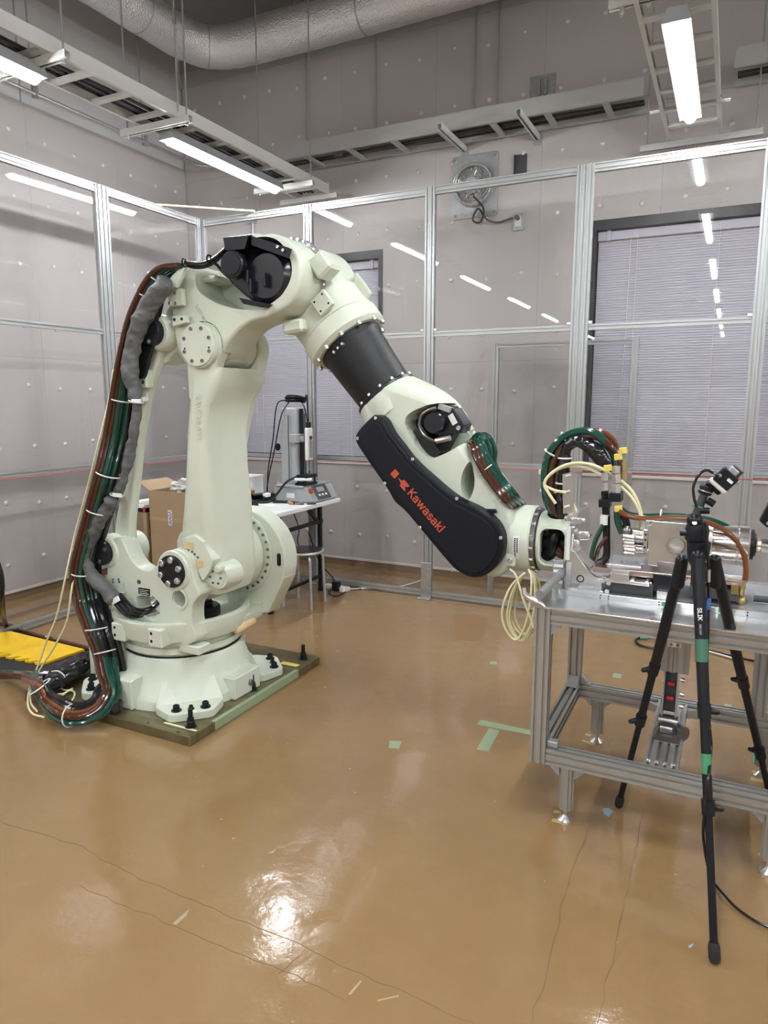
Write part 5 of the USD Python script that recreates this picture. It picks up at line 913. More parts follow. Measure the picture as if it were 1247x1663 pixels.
bn.part('gusset', bx(TX0 + .06, TY0 + .02, .29, TX0 + .10, TY0 + .055, .315, .003), GALV)
bn.part('rear_upright', profile((.19, TY1 - .03, .288), (.19, TY1 - .03, TT - .06), .058, W6, (0, 1, 0)), ALUB, smooth=False)
# centre post and the toggle clamp on its beam
for x in (-.168, -.108): bn.part('centre_post', profile((x, 2.90, .535), (x, 2.90, TT), .058, W6, (0, 1, 0)), ALUB, smooth=False)
bn.part('joining_plate', bx(-.165, 2.865, .64, -.112, 2.87, .665, .003), ZINC)
for x in (-.15, -.125): bn.part('plate_screw', bolt((x, 2.865, .652), YN, .006, .004), STEELD)
bn.part('cross_beam', profile((-.142, TY0 + .061, .258), (-.142, TY1 - .061, .258), .118, W6), ALUB, smooth=False)
for s in (-1, 1): bn.part('gusset', hull(bx(-.142 + s * .06, TY1 - .062, .24, -.142 + s * .105, TY1 - .066, .275, 0), bx(-.142 + s * .06, TY1 - .062, .24, -.142 + s * .064, TY1 - .10, .275, 0)), GALV)
for k in range(4): bn.part('beam_screw', bolt((-.185 + .028 * k, TY0 + .085, .288), (0, 0, 1), .009, .008), ZINC)
tc = thing('toggle_clamp', 'dark steel toggle clamp with red cushions standing on the beam under the bench', 'clamp', (-.14, 2.85, .288))
tc.part('foot', hull(bx(-.19, 2.76, .288, -.09, 2.86, .292, 0), bx(-.165, 2.82, .288, -.115, 2.87, .33, 0)), STEELD)
tc.part('pivot', cat(cyl((-.175, 2.84, .345), (-.105, 2.84, .345), .024, seg=20), cyl((-.165, 2.80, .33), (-.12, 2.80, .33), .018, seg=16), cyl((-.11, 2.85, .31), (-.08, 2.82, .31), .03, seg=20)), STEELD)
for x in (-.168, -.118): tc.part('side_strap', hull(cyl((x, 2.85, .36), (x + .006, 2.85, .36), .022, seg=16), cyl((x, 2.90, .555), (x + .006, 2.90, .555), .018, seg=16)), STEELD)
tc.part('back_strap', hull(bx(-.162, 2.875, .37, -.116, 2.88, .375, 0), bx(-.162, 2.915, .56, -.116, 2.92, .565, 0)), DARKG)
for z in (.43, .485): tc.part('cushion', cyl((-.152, 2.865 + (z - .43) * .2, z), (-.126, 2.865 + (z - .43) * .2, z), .0105, seg=16), RED)
for z in (.40, .45, .51): tc.part('pin', cyl((-.105, 2.875, z), (-.09, 2.875, z), .009, seg=12), ZINC)
# rig on the bench
TB = TT + .008
rg = thing('spindle_rig', 'machined slide plates carrying a polished steel spindle on the bench', 'machine', (-.1, 2.85, TB))
rg.part('base_bar', bx(-.56, 2.685, TB, .36, 2.72, TB + .022, .001), ALUP); rg.part('base_plate', bx(-.50, 2.72, TB, .36, 3.12, TB + .018, .001), GALV)
for x in (-.40, -.37, -.19, -.02, .10, .17): rg.part('bar_hole', cat(cyl((x, 2.6845, TB + .006), (x, 2.687, TB + .006), .003, seg=8), cyl((x, 2.6845, TB + .016), (x, 2.687, TB + .016), .003, seg=8)), BLACK)
fr = lambda pl_, y0, y1, bev=.002: xz(pl_, y0, y1, bev)
rg.part('carriage', fr([(-0.391, 0.914), (-0.219, 0.915), (-0.216, 0.865), (-0.389, 0.868)], 2.73, 2.95), DARKG)
rg.part('carriage', fr([(-0.222, 0.957), (-0.137, 0.955), (-0.132, 0.887), (-0.219, 0.891)], 2.74, 2.95), BLACK)
rg.part('carriage', fr([(-0.093, 0.930), (0.070, 0.922), (0.072, 0.886), (-0.090, 0.888)], 2.74, 2.95), DARKG)
rg.part('brass_block', fr([(0.042, 0.948), (0.066, 0.949), (0.068, 0.915), (0.044, 0.914)], 2.73, 2.80), BRASS)
rg.part('slide_plate', fr([(-0.371, 0.955), (-0.304, 0.955), (-0.302, 0.929), (-0.230, 0.928), (-0.229, 0.916), (-0.387, 0.917), (-0.388, 0.929), (-0.369, 0.929)], 2.70, 2.76), ALUP)
rg.part('slide_plate', fr([(-0.202, 0.903), (-0.147, 0.902), (-0.145, 0.872), (-0.201, 0.872)], 2.70, 2.78), ALUP)
rg.part('guide_rod', cyl(*(lambda a, b: ((a[0], 2.74, a[2]), (b[0], 2.74, b[2])))(*[(-0.407, 2.740, 0.922), (-0.225, 2.740, 0.919)]), .006, seg=12), STEEL)
for q in [(-0.399, 2.740, 0.916), (-0.376, 2.740, 0.908), (-0.291, 2.740, 0.926), (-0.238, 2.740, 0.925), (-0.381, 2.740, 0.876), (-0.402, 2.740, 0.869)]: rg.part('stud', cyl((q[0], q[1] - .03, q[2]), (q[0], q[1] + .03, q[2]), .009, seg=10, c=.002), ZINC)
rg.part('carrier_plate', fr([(-0.445, 0.958), (-0.245, 0.960), (0.077, 0.961), (0.078, 0.943), (-0.244, 0.938), (-0.444, 0.938)], 2.75, 3.02), simple('warm_plate', (.52, .44, .40), .25, .9))
rg.part('cover_plate', bx(-.40, 2.80, .948, -.27, 2.98, .966, .002), ALUP); rg.part('cover_plate', bx(-.05, 2.80, .952, .10, 2.98, .968, .002), ALUP)
for q in [(-0.398, 2.780, 0.988), (-0.344, 2.780, 0.984), (-0.296, 2.780, 1.006), (-0.272, 2.780, 0.984)]: rg.part('stud', hexbolt((q[0], 2.85, .966), (0, 0, 1), .007, .008), ZINC)
# clamp block with the round window, motor barrel, chuck
bf_ = [(-0.253, 1.129), (-0.233, 1.152), (-0.072, 1.151), (-0.060, 0.976), (-0.119, 0.974), (-0.120, 0.995), (-0.211, 0.998), (-0.210, 0.978), (-0.245, 0.980)]
win_c = [(-0.152, 2.780, 1.065)][0]
rg.part('clamp_block', xz(Polygon(rounded(bf_, .002).exterior.coords, [ring2((win_c[0], win_c[2]), .031, 36)]), 2.78, 2.96, .003), ALUP)
rg.part('window_rim', lathe((win_c[0], 2.785, win_c[2]), YN, [(0, .034), (.008, .034), (.008, .030), (0, .030)], 36), STEEL)
zc = win_c[2] + .012
rg.part('inner_barrel', cyl((-.25, 2.868, zc), (-.03, 2.868, zc), .076, seg=48), simple('satin_steel', (.55, .53, .50), .38, .6))
rg.part('top_cover', bx(-.262, 2.79, zc + .068, -.06, 2.95, zc + .074, .001), ALUP)
rg.part('spindle_barrel', lathe((-.065, 2.86, zc), (1, 0, 0), [(0, .066), (.115, .066), (.117, .064), (.121, .064), (.123, .066), (.155, .066), (.16, .060)], 56), STEEL)
rg.part('end_cap', lathe((.095, 2.86, zc), (1, 0, 0), [(0, .056), (.012, .056), (.014, .045), (.02, .04)], 40), BLACK)
rg.part('shaft', lathe((.11, 2.86, zc), (1, 0, 0), [(0, .02), (.02, .022), (.022, .026), (.05, .026), (.052, .02), (.30, .02)], 32), STEEL)
rg.part('brass_collar', lathe((.10, 2.86, zc), (1, 0, 0), [(0, .03), (.02, .03)], 24), BRASS)
ch = [(-0.341, 2.800, 1.088), (-0.257, 2.800, 1.080), (-0.337, 2.800, 1.005), (-0.253, 2.800, 0.999)]
for k, (p0_, p1_, m_) in enumerate((((1011,872),(1031,874),STEEL), ((1012,882),(1031,884),STEEL), ((1013,893),(1032,895),STEEL), ((1031,874),(1048,876),STEELD), ((1031,892),(1048,894),STEELD), ((1046,872),(1058,873),STEEL), ((1046,893),(1058,895),STEEL))):
    q0, q1 = [np.array(a) for a in ([(-0.345, 2.800, 1.078), (-0.341, 2.800, 1.053), (-0.338, 2.800, 1.027), (-0.299, 2.800, 1.077), (-0.297, 2.800, 1.033), (-0.266, 2.800, 1.084), (-0.264, 2.800, 1.034)][k], [(-0.299, 2.800, 1.077), (-0.298, 2.800, 1.053), (-0.295, 2.800, 1.026), (-0.261, 2.800, 1.075), (-0.259, 2.800, 1.032), (-0.240, 2.800, 1.084), (-0.237, 2.800, 1.032)][k])]
    rg.part('chuck_jaw', cyl(q0, q1, .0145 if k < 5 else .008, seg=18, c=.002), m_)
rg.part('chuck_body', cyl((ch[0][0] + .01, 2.86, zc - .01), (-.25, 2.86, zc - .01), .045, seg=32), STEEL)
rg.part('chuck_flange', bx(-.268, 2.78, zc - .055, -.252, 2.95, zc + .04, .003), ALUP)
for z in (-.03, 0, .02): rg.part('flange_hole', cyl((-.260, 2.7795, zc + z), (-.260, 2.783, zc + z), .004, seg=10), BLACK)
rg.part('air_fitting', cat(cyl((-.30, 2.86, zc + .03), (-.30, 2.86, zc + .075), .011, seg=12), cyl((-.32, 2.86, zc + .075), (-.27, 2.86, zc + .075), .012, seg=12)), simple('pale_fitting', (.6, .58, .48), .3))
rg.part('elbow_fitting', cat(cyl((.075, 2.80, .93), (.075, 2.80, .885), .014, seg=14), ball((.078, 2.79, .88), .02), cyl((.075, 2.80, .955), (.075, 2.80, .925), .019, seg=6)), BRASS)
rg.part('slide_rod', cyl((.12, 2.82, .885), (.42, 2.82, .895), .012, seg=14), DARKG)
# vertical tool plate between flange and bench, gusset, slotted bracket
tp = thing('tool_plate', 'bright machined tool bracket bolted to the robot flange and bench', 'bracket', (-.54, 2.9, TB))
tp.part('face_plate', yz([(2.76, TB), (3.14, TB), (3.14, WZ + .10), (3.08, WZ + .145), (2.86, WZ + .145), (2.80, WZ + .10), (2.76, WZ - .06)], -.549, -.528, .002), ALUP)
tp.part('flange_disc', cyl((-.553, YT - .01, WZ), (-.530, YT - .01, WZ), .118, seg=48), STEELD)
tp.part('white_strip', bx(-.552, 2.757, WZ - .03, -.536, 2.7595, WZ + .10, .001), WHITE)
tp.part('side_gusset', xz([(-0.542, 0.836), (-0.548, 1.003), (-0.532, 1.014), (-0.517, 1.006), (-0.487, 0.966), (-0.456, 0.930), (-0.432, 0.915), (-0.411, 0.915), (-0.408, 0.853)], 2.765, 2.785, .002), ALUP)
gq = [(-0.492, 2.765, 0.902)][0]; tp.part('gusset_hole', lathe((gq[0], 2.766, gq[2]), YN, [(0, .015), (.001, .015), (.001, .011), (-.004, .010)], 20), STEEL)
tp.part('foot_plate', bx(-.545, 2.74, TB, -.36, 2.80, TB + .012, .002), ALUP)
for z in (0, .022, .044, .066): tp.part('index_slot', bx(-.600, 2.77, TB + .022 + z, -.562, 2.775, TB + .032 + z, 0), PAPER)
tp.part('index_plate', bx(-.605, 2.775, TB + .0, -.562, 2.79, TB + .115, .001), GALV)
br_ = tp.part('slotted_bracket', xz([(-0.599, 1.305), (-0.555, 1.317), (-0.548, 1.151), (-0.590, 1.141)], 2.86, 2.866, .001), ALUP)
for q in [(-0.576, 2.859, 1.301), (-0.576, 2.859, 1.236), (-0.576, 2.859, 1.175)]: br_.part('slot', boxat((q[0], 2.8595, q[2]), (1, 0, .35), (0, 1, 0), (-.35, 0, 1), .012, .001, .004, .001), PAPER)
for q, r_ in zip([(-0.550, 2.800, 1.135), (-0.523, 2.800, 1.129), (-0.536, 2.800, 1.086), (-0.492, 2.800, 1.075), (-0.524, 2.800, 1.037), (-0.507, 2.800, 1.131), (-0.521, 2.800, 1.012)], (.012, .014, .012, .014, .016, .01, .014)): tp.part('fitting', cat(cyl((q[0] - .02, q[1], q[2]), (q[0] + .02, q[1], q[2]), r_, seg=12, c=.002), cyl((q[0], q[1] - .015, q[2]), (q[0], q[1] + .01, q[2]), r_ * .8, seg=6)), ZINC)
tp.part('clamp_lever', boxat((lambda q: (q[0], 2.80, q[2]))([(-0.488, 2.800, 0.982)][0]), (1, 0, -.8), (0, 1, 0), (.8, 0, 1), .05, .012, .016, .004), ALUP)
tp.part('probe', cyl(*[(-0.518, 2.840, 1.055), (-0.465, 2.840, 1.060)], .012, seg=14), STEEL)
hd = thing('pull_handle', 'grey tube handle with a silver bent end sticking out from the bench corner', 'handle', (-.62, 2.6, .85))
h0, h1 = np.array([(-0.566, 2.800, 0.916)][0]), np.array([(-0.589, 2.500, 0.891)][0]); hd.part('grip', cyl(h0, h1, .0165, seg=20), DARKG if False else simple('grey_grip', (.20, .20, .20), .4))
hd.part('bent_end', tube([(-0.645, 2.490, 0.913), (-0.642, 2.490, 0.892), (-0.621, 2.490, 0.876), (-0.591, 2.490, 0.865), (-0.567, 2.490, 0.850)], [.007, .011, .012, .012, .007], 14), ALUP)
# hose manifold posts
mf = thing('hose_manifold', 'alu post carrying chrome hose couplings in front of the window blind', 'manifold', (-.42, 2.9, TB))
mf.part('post_plate', xz([(-0.418, 1.210), (-0.404, 1.211), (-0.388, 0.930), (-0.402, 0.928)], 2.84, 2.92, .001), ALUP)
mf.part('clamp', fr([(-0.443, 1.216), (-0.401, 1.219), (-0.399, 1.190), (-0.441, 1.187)], 2.80, 2.86), BLACK); mf.part('clamp', fr([(-0.404, 1.245), (-0.361, 1.248), (-0.359, 1.214), (-0.403, 1.211)], 2.80, 2.88), BLACK)
for a, b in zip([(-0.428, 2.830, 1.321), (-0.427, 2.830, 1.284), (-0.425, 2.830, 1.248), (-0.421, 2.830, 1.214)], [(-0.427, 2.830, 1.292), (-0.425, 2.830, 1.253), (-0.421, 2.830, 1.216), (-0.415, 2.830, 1.150)]): mf.part('coupling', cat(cyl(a, b, .015, seg=6), cyl(a, b, .0125, seg=18)), ZINC if a[2] > 1.25 else BLACK)
for a, b in zip([(-0.388, 2.830, 1.349), (-0.386, 2.830, 1.318), (-0.382, 2.830, 1.282)], [(-0.387, 2.830, 1.322), (-0.382, 2.830, 1.284), (-0.381, 2.830, 1.245)]): mf.part('coupling', cat(cyl(a, b, .018, seg=6), cyl(a, b, .0145, seg=18)), ZINC)
for a, b in zip([(-0.375, 2.920, 1.359), (-0.371, 2.920, 1.322)], [(-0.371, 2.920, 1.325), (-0.369, 2.920, 1.280)]): mf.part('coupling', cat(cyl(a, b, .015, seg=6), cyl(a, b, .012, seg=18)), BRASS)
for q in [(-0.378, 2.810, 1.387), (-0.361, 2.810, 1.411), (-0.415, 2.810, 1.342), (-0.368, 2.810, 1.186)]: mf.part('yellow_tag', boxat(q, (1, 0, .15), (0, 1, 0), (-.15, 0, 1), .014, .012, .012, .002), YTAPE)
mf.part('lower_hose', tube([(-0.412, 2.820, 1.152), (-0.408, 2.820, 1.074), (-0.406, 2.820, 0.987), (-0.438, 2.820, 0.958)], .014, 10), HBLACK); mf.part('white_sleeve', cyl(*[(-0.420, 2.815, 1.157), (-0.419, 2.815, 1.118)], .0165, seg=16), WHITE)
mf.part('lower_hose', tube([(-0.419, 2.800, 1.120), (-0.444, 2.800, 1.062), (-0.458, 2.800, 0.998), (-0.458, 2.800, 0.948)], .009, 8), HGREEN); mf.part('lower_hose', tube([(-0.404, 2.810, 1.071), (-0.434, 2.810, 1.023), (-0.446, 2.810, 0.967)], .008, 8), HBROWN)
mf.part('lower_hose', tube([(-0.374, 2.820, 1.194), (-0.369, 2.820, 1.138), (-0.350, 2.820, 1.088)], .013, 10), HGREEN); mf.part('lower_hose', tube([(-0.366, 2.830, 1.178), (-0.341, 2.830, 1.139), (-0.332, 2.830, 1.098)], .014, 10), HBLACK); mf.part('coupling', ball([(-0.331, 2.810, 1.101)][0], .02), STEELD)
# hose arch from the wrist to the manifold
ha = thing('hose_arch', 'arch of green and brown hoses from the robot wrist over to the couplings', 'hose', (-.55, 2.95, 1.2))
arch = [(902,848),(892,820),(886,790),(886,762),(894,735),(912,713),(938,702),(962,702),(982,714),(996,735),(1001,756)]
A_ = [np.array(p) for p in [(-0.631, 2.930, 1.088), (-0.660, 2.930, 1.165), (-0.679, 2.930, 1.243), (-0.681, 2.930, 1.316), (-0.666, 2.930, 1.383), (-0.622, 2.930, 1.443), (-0.558, 2.930, 1.475), (-0.499, 2.930, 1.474), (-0.450, 2.930, 1.440), (-0.414, 2.930, 1.392), (-0.399, 2.930, 1.340)]]
for k, (mt, r, o) in enumerate(((HGREEN, .016, (0, 0, 0)), (HGREEN, .015, (.0, -.03, .0)), (HBROWN, .014, (.03, .01, -.012)), (HBROWN, .013, (.026, -.03, -.02)), (HAMBER, .010, (.028, .05, .0)))):
    P_ = [p + np.array(o) * (1 if 0 < i < 9 else .5) for i, p in enumerate(A_)]; P_[0] = np.array([wx2 + .07 + .012 * k, YT - .03 + .015 * (k % 3), WZ + .09]); ha.part('hose', tube(P_, r, 10), mt)
for q, d_ in ((A_[4] + np.array([.01, -.01, 0]), (.5, 0, .9)), (A_[2] + np.array([.01, 0, -.02]), (.1, 0, 1)), (A_[5] + np.array([.02, 0, 0]), (.8, 0, .6))): ha.part('tie', torus(q, d_, .034, .004, 20, 6), TIE)
bh = thing('wrapped_hose', 'black film wrapped hose bending over inside the hose arch', 'hose', (-.5, 2.92, 1.2))
B_ = [np.array(p) for p in [(-0.605, 2.900, 1.108), (-0.608, 2.900, 1.185), (-0.606, 2.900, 1.263), (-0.599, 2.900, 1.347), (-0.592, 2.900, 1.408), (-0.558, 2.900, 1.439), (-0.516, 2.900, 1.430), (-0.477, 2.900, 1.401), (-0.441, 2.900, 1.353), (-0.429, 2.900, 1.314)]]; B_[0] = np.array([wx2 + .10, YT - .06, WZ + .08])
bh.part('hose', wrinkled(B_, [.017, .017, .017, .019, .024, .028, .030, .029, .024, .014], 12), simple('black_film_hose', (.012, .012, .016), .15), smooth=25)
for q in (B_[2], B_[3] + np.array([0, 0, .02])): bh.part('tie', torus(q, (0, 0, 1), .026, .004, 18, 6), TIE)
ct = thing('cream_tube', 'two cream tubes curving from the wrist across to the couplings', 'tube', (-.5, 2.9, 1.2))
ct.part('tube', tube([(-0.617, 2.840, 1.185), (-0.649, 2.840, 1.229), (-0.666, 2.840, 1.263), (-0.647, 2.840, 1.300), (-0.599, 2.840, 1.337), (-0.543, 2.840, 1.354), (-0.488, 2.840, 1.351), (-0.440, 2.840, 1.334), (-0.397, 2.840, 1.307)], .0065, 8), CTUBE); ct.part('tube', tube([(-0.577, 2.850, 1.232), (-0.627, 2.850, 1.239), (-0.668, 2.850, 1.262), (-0.644, 2.850, 1.304), (-0.586, 2.850, 1.337), (-0.520, 2.850, 1.339), (-0.472, 2.850, 1.324), (-0.435, 2.850, 1.304)], .006, 8), CTUBE)
ct.part('tube', tube([(-0.368, 2.840, 1.293), (-0.330, 2.840, 1.259), (-0.302, 2.840, 1.213), (-0.283, 2.840, 1.154), (-0.271, 2.840, 1.087)], .0065, 8), CTUBE); ct.part('tube', tube([(-0.366, 2.830, 1.271), (-0.327, 2.830, 1.234), (-0.303, 2.830, 1.197), (-0.279, 2.830, 1.143)], .0055, 8), CTUBE); ct.part('tube', tube([(-0.571, 2.900, 1.196), (-0.549, 2.900, 1.161), (-0.538, 2.900, 1.131)], .006, 8), CTUBE)
sh = thing('supply_hose', 'green and amber hose pair sagging over the spindle to its far end', 'hose', (-.1, 2.85, 1.1))
sh.part('hose', tube([(-0.372, 2.860, 1.186), (-0.336, 2.860, 1.161), (-0.279, 2.860, 1.156), (-0.190, 2.860, 1.165), (-0.114, 2.860, 1.165), (-0.045, 2.860, 1.159), (0.010, 2.860, 1.140), (0.053, 2.860, 1.115), (0.071, 2.860, 1.089)], .010, 10), HGREEN)
sh.part('hose', tube([(-0.364, 2.800, 1.178), (-0.329, 2.800, 1.161), (-0.272, 2.800, 1.156), (-0.185, 2.800, 1.164), (-0.111, 2.800, 1.165), (-0.048, 2.800, 1.156), (0.011, 2.800, 1.131), (0.054, 2.800, 1.089), (0.080, 2.800, 1.039), (0.088, 2.800, 0.983), (0.086, 2.800, 0.948)], .0095, 10), HAMBER)
for q in [(-0.214, 2.830, 1.163)]: sh.part('tie', torus(q, (1, 0, 0), .026, .003, 16, 6), TIE)
# coil of cream tube hanging under the wrist
co = thing('tube_coil', 'coil of pale yellow tube hanging under the robot wrist', 'tube coil', (-.75, 2.85, .6))
for k in range(6):
    o = np.array([.010 * (k % 3) - .01 + .006 * (k % 2), .02 * k - .05, -.008 * ((k * 5) % 4)]); co.part('loop', tube([np.array(p) + o * q for p, q in zip([(-0.735, 2.840, 0.883), (-0.776, 2.840, 0.830), (-0.798, 2.840, 0.754), (-0.802, 2.840, 0.685), (-0.778, 2.840, 0.628), (-0.742, 2.840, 0.600), (-0.712, 2.840, 0.643), (-0.693, 2.840, 0.714), (-0.688, 2.840, 0.809), (-0.698, 2.840, 0.874), (-0.720, 2.840, 0.898)], (0, .6, 1, 1, 1, 1, 1, 1, .8, .4, 0))], .0048, 8), CTUBE)
co.part('loop', tube([(-0.783, 2.780, 0.907), (-0.756, 2.780, 0.879), (-0.721, 2.780, 0.780), (-0.688, 2.780, 0.705), (-0.676, 2.780, 0.667)], .0048, 8), CTUBE)

# ================================================================== tripod with a small camera in front of the bench
TYp = 2.372
tr = thing('tripod', 'black camera tripod with green tape on its front leg', 'tripod', (-.066, 2.39, 0))
apx = np.array([-.066, TYp, 1.10])
feet = [np.array(p) for p in ((-.294, 2.715, 0.012), (.066, 2.023, 0.012), (.262, 2.86, .012))]
tops = [np.array([(-0.111, 2.420, 1.083)][0]), np.array([(-0.062, 2.330, 1.121)][0]), np.array([(-0.015, 2.430, 1.091)][0])]
for k, (a, f) in enumerate(zip(tops, feet)):
    d = f - a; L = np.linalg.norm(d); d = d / L
    c1_, c2_ = ((.393, .606), (.40, .64), (.42, .70))[k]; lg3 = tr.part('leg', cat(cyl(a, a + d * L * c1_, .0195, .0165, 20), cyl(a + d * L * c1_, a + d * L * c2_, .0138, seg=18), cyl(a + d * L * c2_, f - d * .02, .0112, seg=18)), BLACK)
    for q in (c1_, c2_): lg3.part('collar', lathe(a + d * L * q, d, [(-.022, .0195), (.022, .0185)], 16), BLACK); s = np.cross(d, (0, 0, 1)); s /= np.linalg.norm(s); lg3.part('lock_lever', hull(ball(a + d * L * q - s * .018, .010, 1), ball(a + d * L * q - s * .038 + d * .004, .008, 1)), BLACK)
    lg3.part('rubber_foot', lathe(f - d * .045, d, [(0, .013), (.012, .0165), (.045, .0165), (.054, .012)], 16), RUBBER)
    lg3.part('hinge', hull(ball(a + (0, 0, .004), .020), ball(a + (0, 0, -.05) + d * .03, .018)), BLACK)
    if k == 1:
        for q0, q1 in ((.216, .275), (.507, .557)): lg3.part('tape_band', cat(cyl(a + d * L * q0, a + d * L * q1, .0192 if q0 < .4 else .0146, seg=20)), simple('dark_green_tape', (.05, .15, .10), .35) if q0 < .4 else TAPEB, label='green tape wound round the leg')
        tx = text_on('SLIK', (0, 0, 0), d, np.cross(d, (0, -1, 0)) * -1, .0125, .0006, .038); p_ = a + d * L * .135; nrm = np.cross(d, np.cross(d, (0, -1, 0)) * -1); nrm /= np.linalg.norm(nrm)
        s_ = 1 if nrm[1] < 0 else -1
        ee = np.cross((0, -1, 0), d); ee /= np.linalg.norm(ee); tx = text_on('SLIK', (0, 0, 0), d, ee, .0125, .0006, .038); nv = np.cross(d, ee); lg3.part('leg_lettering', trimesh.Trimesh(tx.vertices + p_ + nv * .0188 - ee * .006, tx.faces, process=False), PAPER, smooth=False)
        tx = text_on('PRO 340', (0, 0, 0), d, ee, .006, .0006, .03); lg3.part('leg_lettering', trimesh.Trimesh(tx.vertices + p_ + d * .05 + nv * .0184 - ee * .003, tx.faces, process=False), GALV, smooth=False)
ax_ = lambda p: np.array(p)
c0, c1 = np.array([(-0.050, 2.372, 0.902)][0]), np.array([(-0.067, 2.372, 1.177)][0])
tr.part('centre_column', cyl(c0 + (0, 0, .14), c1, .013, seg=18), DARKG)
tr.part('spider', cat(lathe([(-0.063, 2.372, 1.086)][0], (0, 0, 1), [(0, .022), (.02, .03), (.05, .034), (.075, .036), (.08, .026), (.10, .024)], 28)), BLACK)
tr.part('leg_sleeve', lathe([(-0.056, 2.345, 1.045)][0], (0, 0, 1), [(0, .021), (.06, .023), (.065, .018)], 20), DARKG)
tr.part('ball_head', cat(lathe([(-0.068, 2.372, 1.153)][0], (0, 0, 1), [(-.035, .020), (-.012, .026), (0, .024)], 24), lathe([(-0.071, 2.372, 1.184)][0], (0, 0, 1), [(-.025, .025), (-.015, .034), (.015, .036), (.035, .030), (.045, .015)], 28), ball([(-0.079, 2.360, 1.231)][0], .024)), BLACK)
tr.part('knob', cyl(*[(-0.119, 2.360, 1.188), (-0.100, 2.360, 1.190)], .010, seg=14), BLACK); tr.part('knob', cyl(*[(-0.052, 2.360, 1.196), (-0.038, 2.360, 1.197)], .010, seg=14), BLACK)
tr.part('head_screw', lathe([(-0.078, 2.335, 1.225)][0], (0, -.7, .7), [(0, .007), (.003, .007)], 18), ZINC)
tr.part('clamp_disc', cyl(*[(-0.078, 2.360, 1.262), (-0.039, 2.360, 1.265)], .011, seg=16), BLACK)
d0, d1 = np.array([(-0.077, 2.360, 1.245)][0]), np.array([(-0.054, 2.360, 1.327)][0]); dv = (d1 - d0) / np.linalg.norm(d1 - d0)
tr.part('arm', cyl(d0, d1, .0125, seg=20), DARKG); tr.part('arm_collar', lathe(d1 - dv * .012, dv, [(0, .020), (.022, .021), (.026, .019)], 28), BLACK); tr.part('collar_ring', torus(d1 - dv * .002, dv, .021, .0022, 28, 6), ZINC)
tr.part('lock_knob', cyl(*[(-0.048, 2.350, 1.298), (-0.027, 2.350, 1.286)], .011, seg=14), BLACK); tr.part('tape_band', torus([(-0.073, 2.360, 1.276)][0], dv, .014, .004, 18, 6), TAPEB)
tr.part('quick_plate', hull(*[ball(p, .008, 1) for p in [(-0.048, 2.360, 1.347), (-0.019, 2.360, 1.322)]], *[ball(np.array(p) + (0, .04, 0), .008, 1) for p in [(-0.048, 2.360, 1.347), (-0.019, 2.360, 1.322)]]), BLACK)
vc = thing('video_camera', 'small black and white box camera tilted on top of the tripod', 'camera', (-.01, 2.36, 1.33))
ca, cb = np.array([(-0.042, 2.330, 1.363)][0]), np.array([(0.001, 2.330, 1.326)][0]); cu_ = (cb - ca) / np.linalg.norm(cb - ca); cn_ = np.array([-cu_[2], 0, cu_[0]]); cn_ = cn_ if cn_[2] > 0 else -cn_
mid = (ca + cb) / 2 + np.array([0, .02, 0]); hl = np.linalg.norm(cb - ca) / 2
vc.part('back_shell', boxat(mid, cu_, (0, 1, 0), cn_, hl * 1.08, .030, .0075, .005), WHITE); vc.part('body', boxat(mid + cn_ * .030, cu_, (0, 1, 0), cn_, hl * .98, .030, .024, .003), BLACK)
vc.part('lens', cyl(mid + cn_ * .05 + cu_ * .005, mid + cn_ * .075 + cu_ * .005, .018, seg=24), DARKG); vc.part('lens_hood', boxat(mid + cn_ * .06, cu_, (0, 1, 0), cn_, hl * .5, .024, .01, .003), GALV)
lp = mid + cn_ * .034 + cu_ * .012 + np.array([0, -.0306, 0]); tx = text_on('CAM', (0, 0, 0), cu_, cn_, .005, .0005, .014) if False else None
vc.part('side_label', boxat(lp, cu_, (0, 1, 0), cn_, .009, .0008, .0045, 0), PAPER, smooth=False)
vc.part('socket', cyl(*(lambda p: (p - np.array([0, .006, 0]), p))(mid + cn_ * .028 - cu_ * hl * .7 + np.array([0, -.03, 0])), .005, seg=12), ZINC)
vc.part('cable', tube([mid + cn_ * .028 - cu_ * hl * .7 + np.array([0, -.034, 0]), *[(-0.036, 2.320, 1.385), (-0.057, 2.320, 1.392), (-0.076, 2.320, 1.376), (-0.088, 2.320, 1.341), (-0.084, 2.320, 1.307), (-0.075, 2.320, 1.277)]], .004, 8), HBLACK)
vc.part('hanging_cable', tube([*[(-0.048, 2.330, 1.232), (-0.039, 2.330, 1.171), (-0.029, 2.330, 1.075), (-0.020, 2.330, 0.938), (-0.013, 2.330, 0.778), (-0.005, 2.330, 0.678)], *[(0.007, 2.220, 0.625), (0.016, 2.220, 0.557)], *[(0.014, 2.120, 0.507), (0.011, 2.120, 0.399), (0.013, 2.120, 0.320), (0.033, 2.120, 0.225)], *[(0.058, 2.352, 0.028)], *[(0.087, 2.325, 0.014)], *[(0.123, 2.283, 0.010), (0.174, 2.246, 0.010), (0.234, 2.227, 0.010)]], .0042, 8), HBLACK)
vc.part('cable_plug', cyl(*[(-0.030, 2.330, 1.085), (-0.028, 2.330, 1.046)], .007, seg=12), ZINC); vc.part('blue_tag', boxat([(-0.021, 2.325, 0.977)][0], (1, 0, 0), (0, 1, 0), (0, 0, 1), .0055, .002, .018, .001), BLUE, label='blue tag on the cable')
dv2 = thing('tilted_screen', 'black device corner with silver screw at the right picture edge', 'device', (.2, 2.75, 1.1))
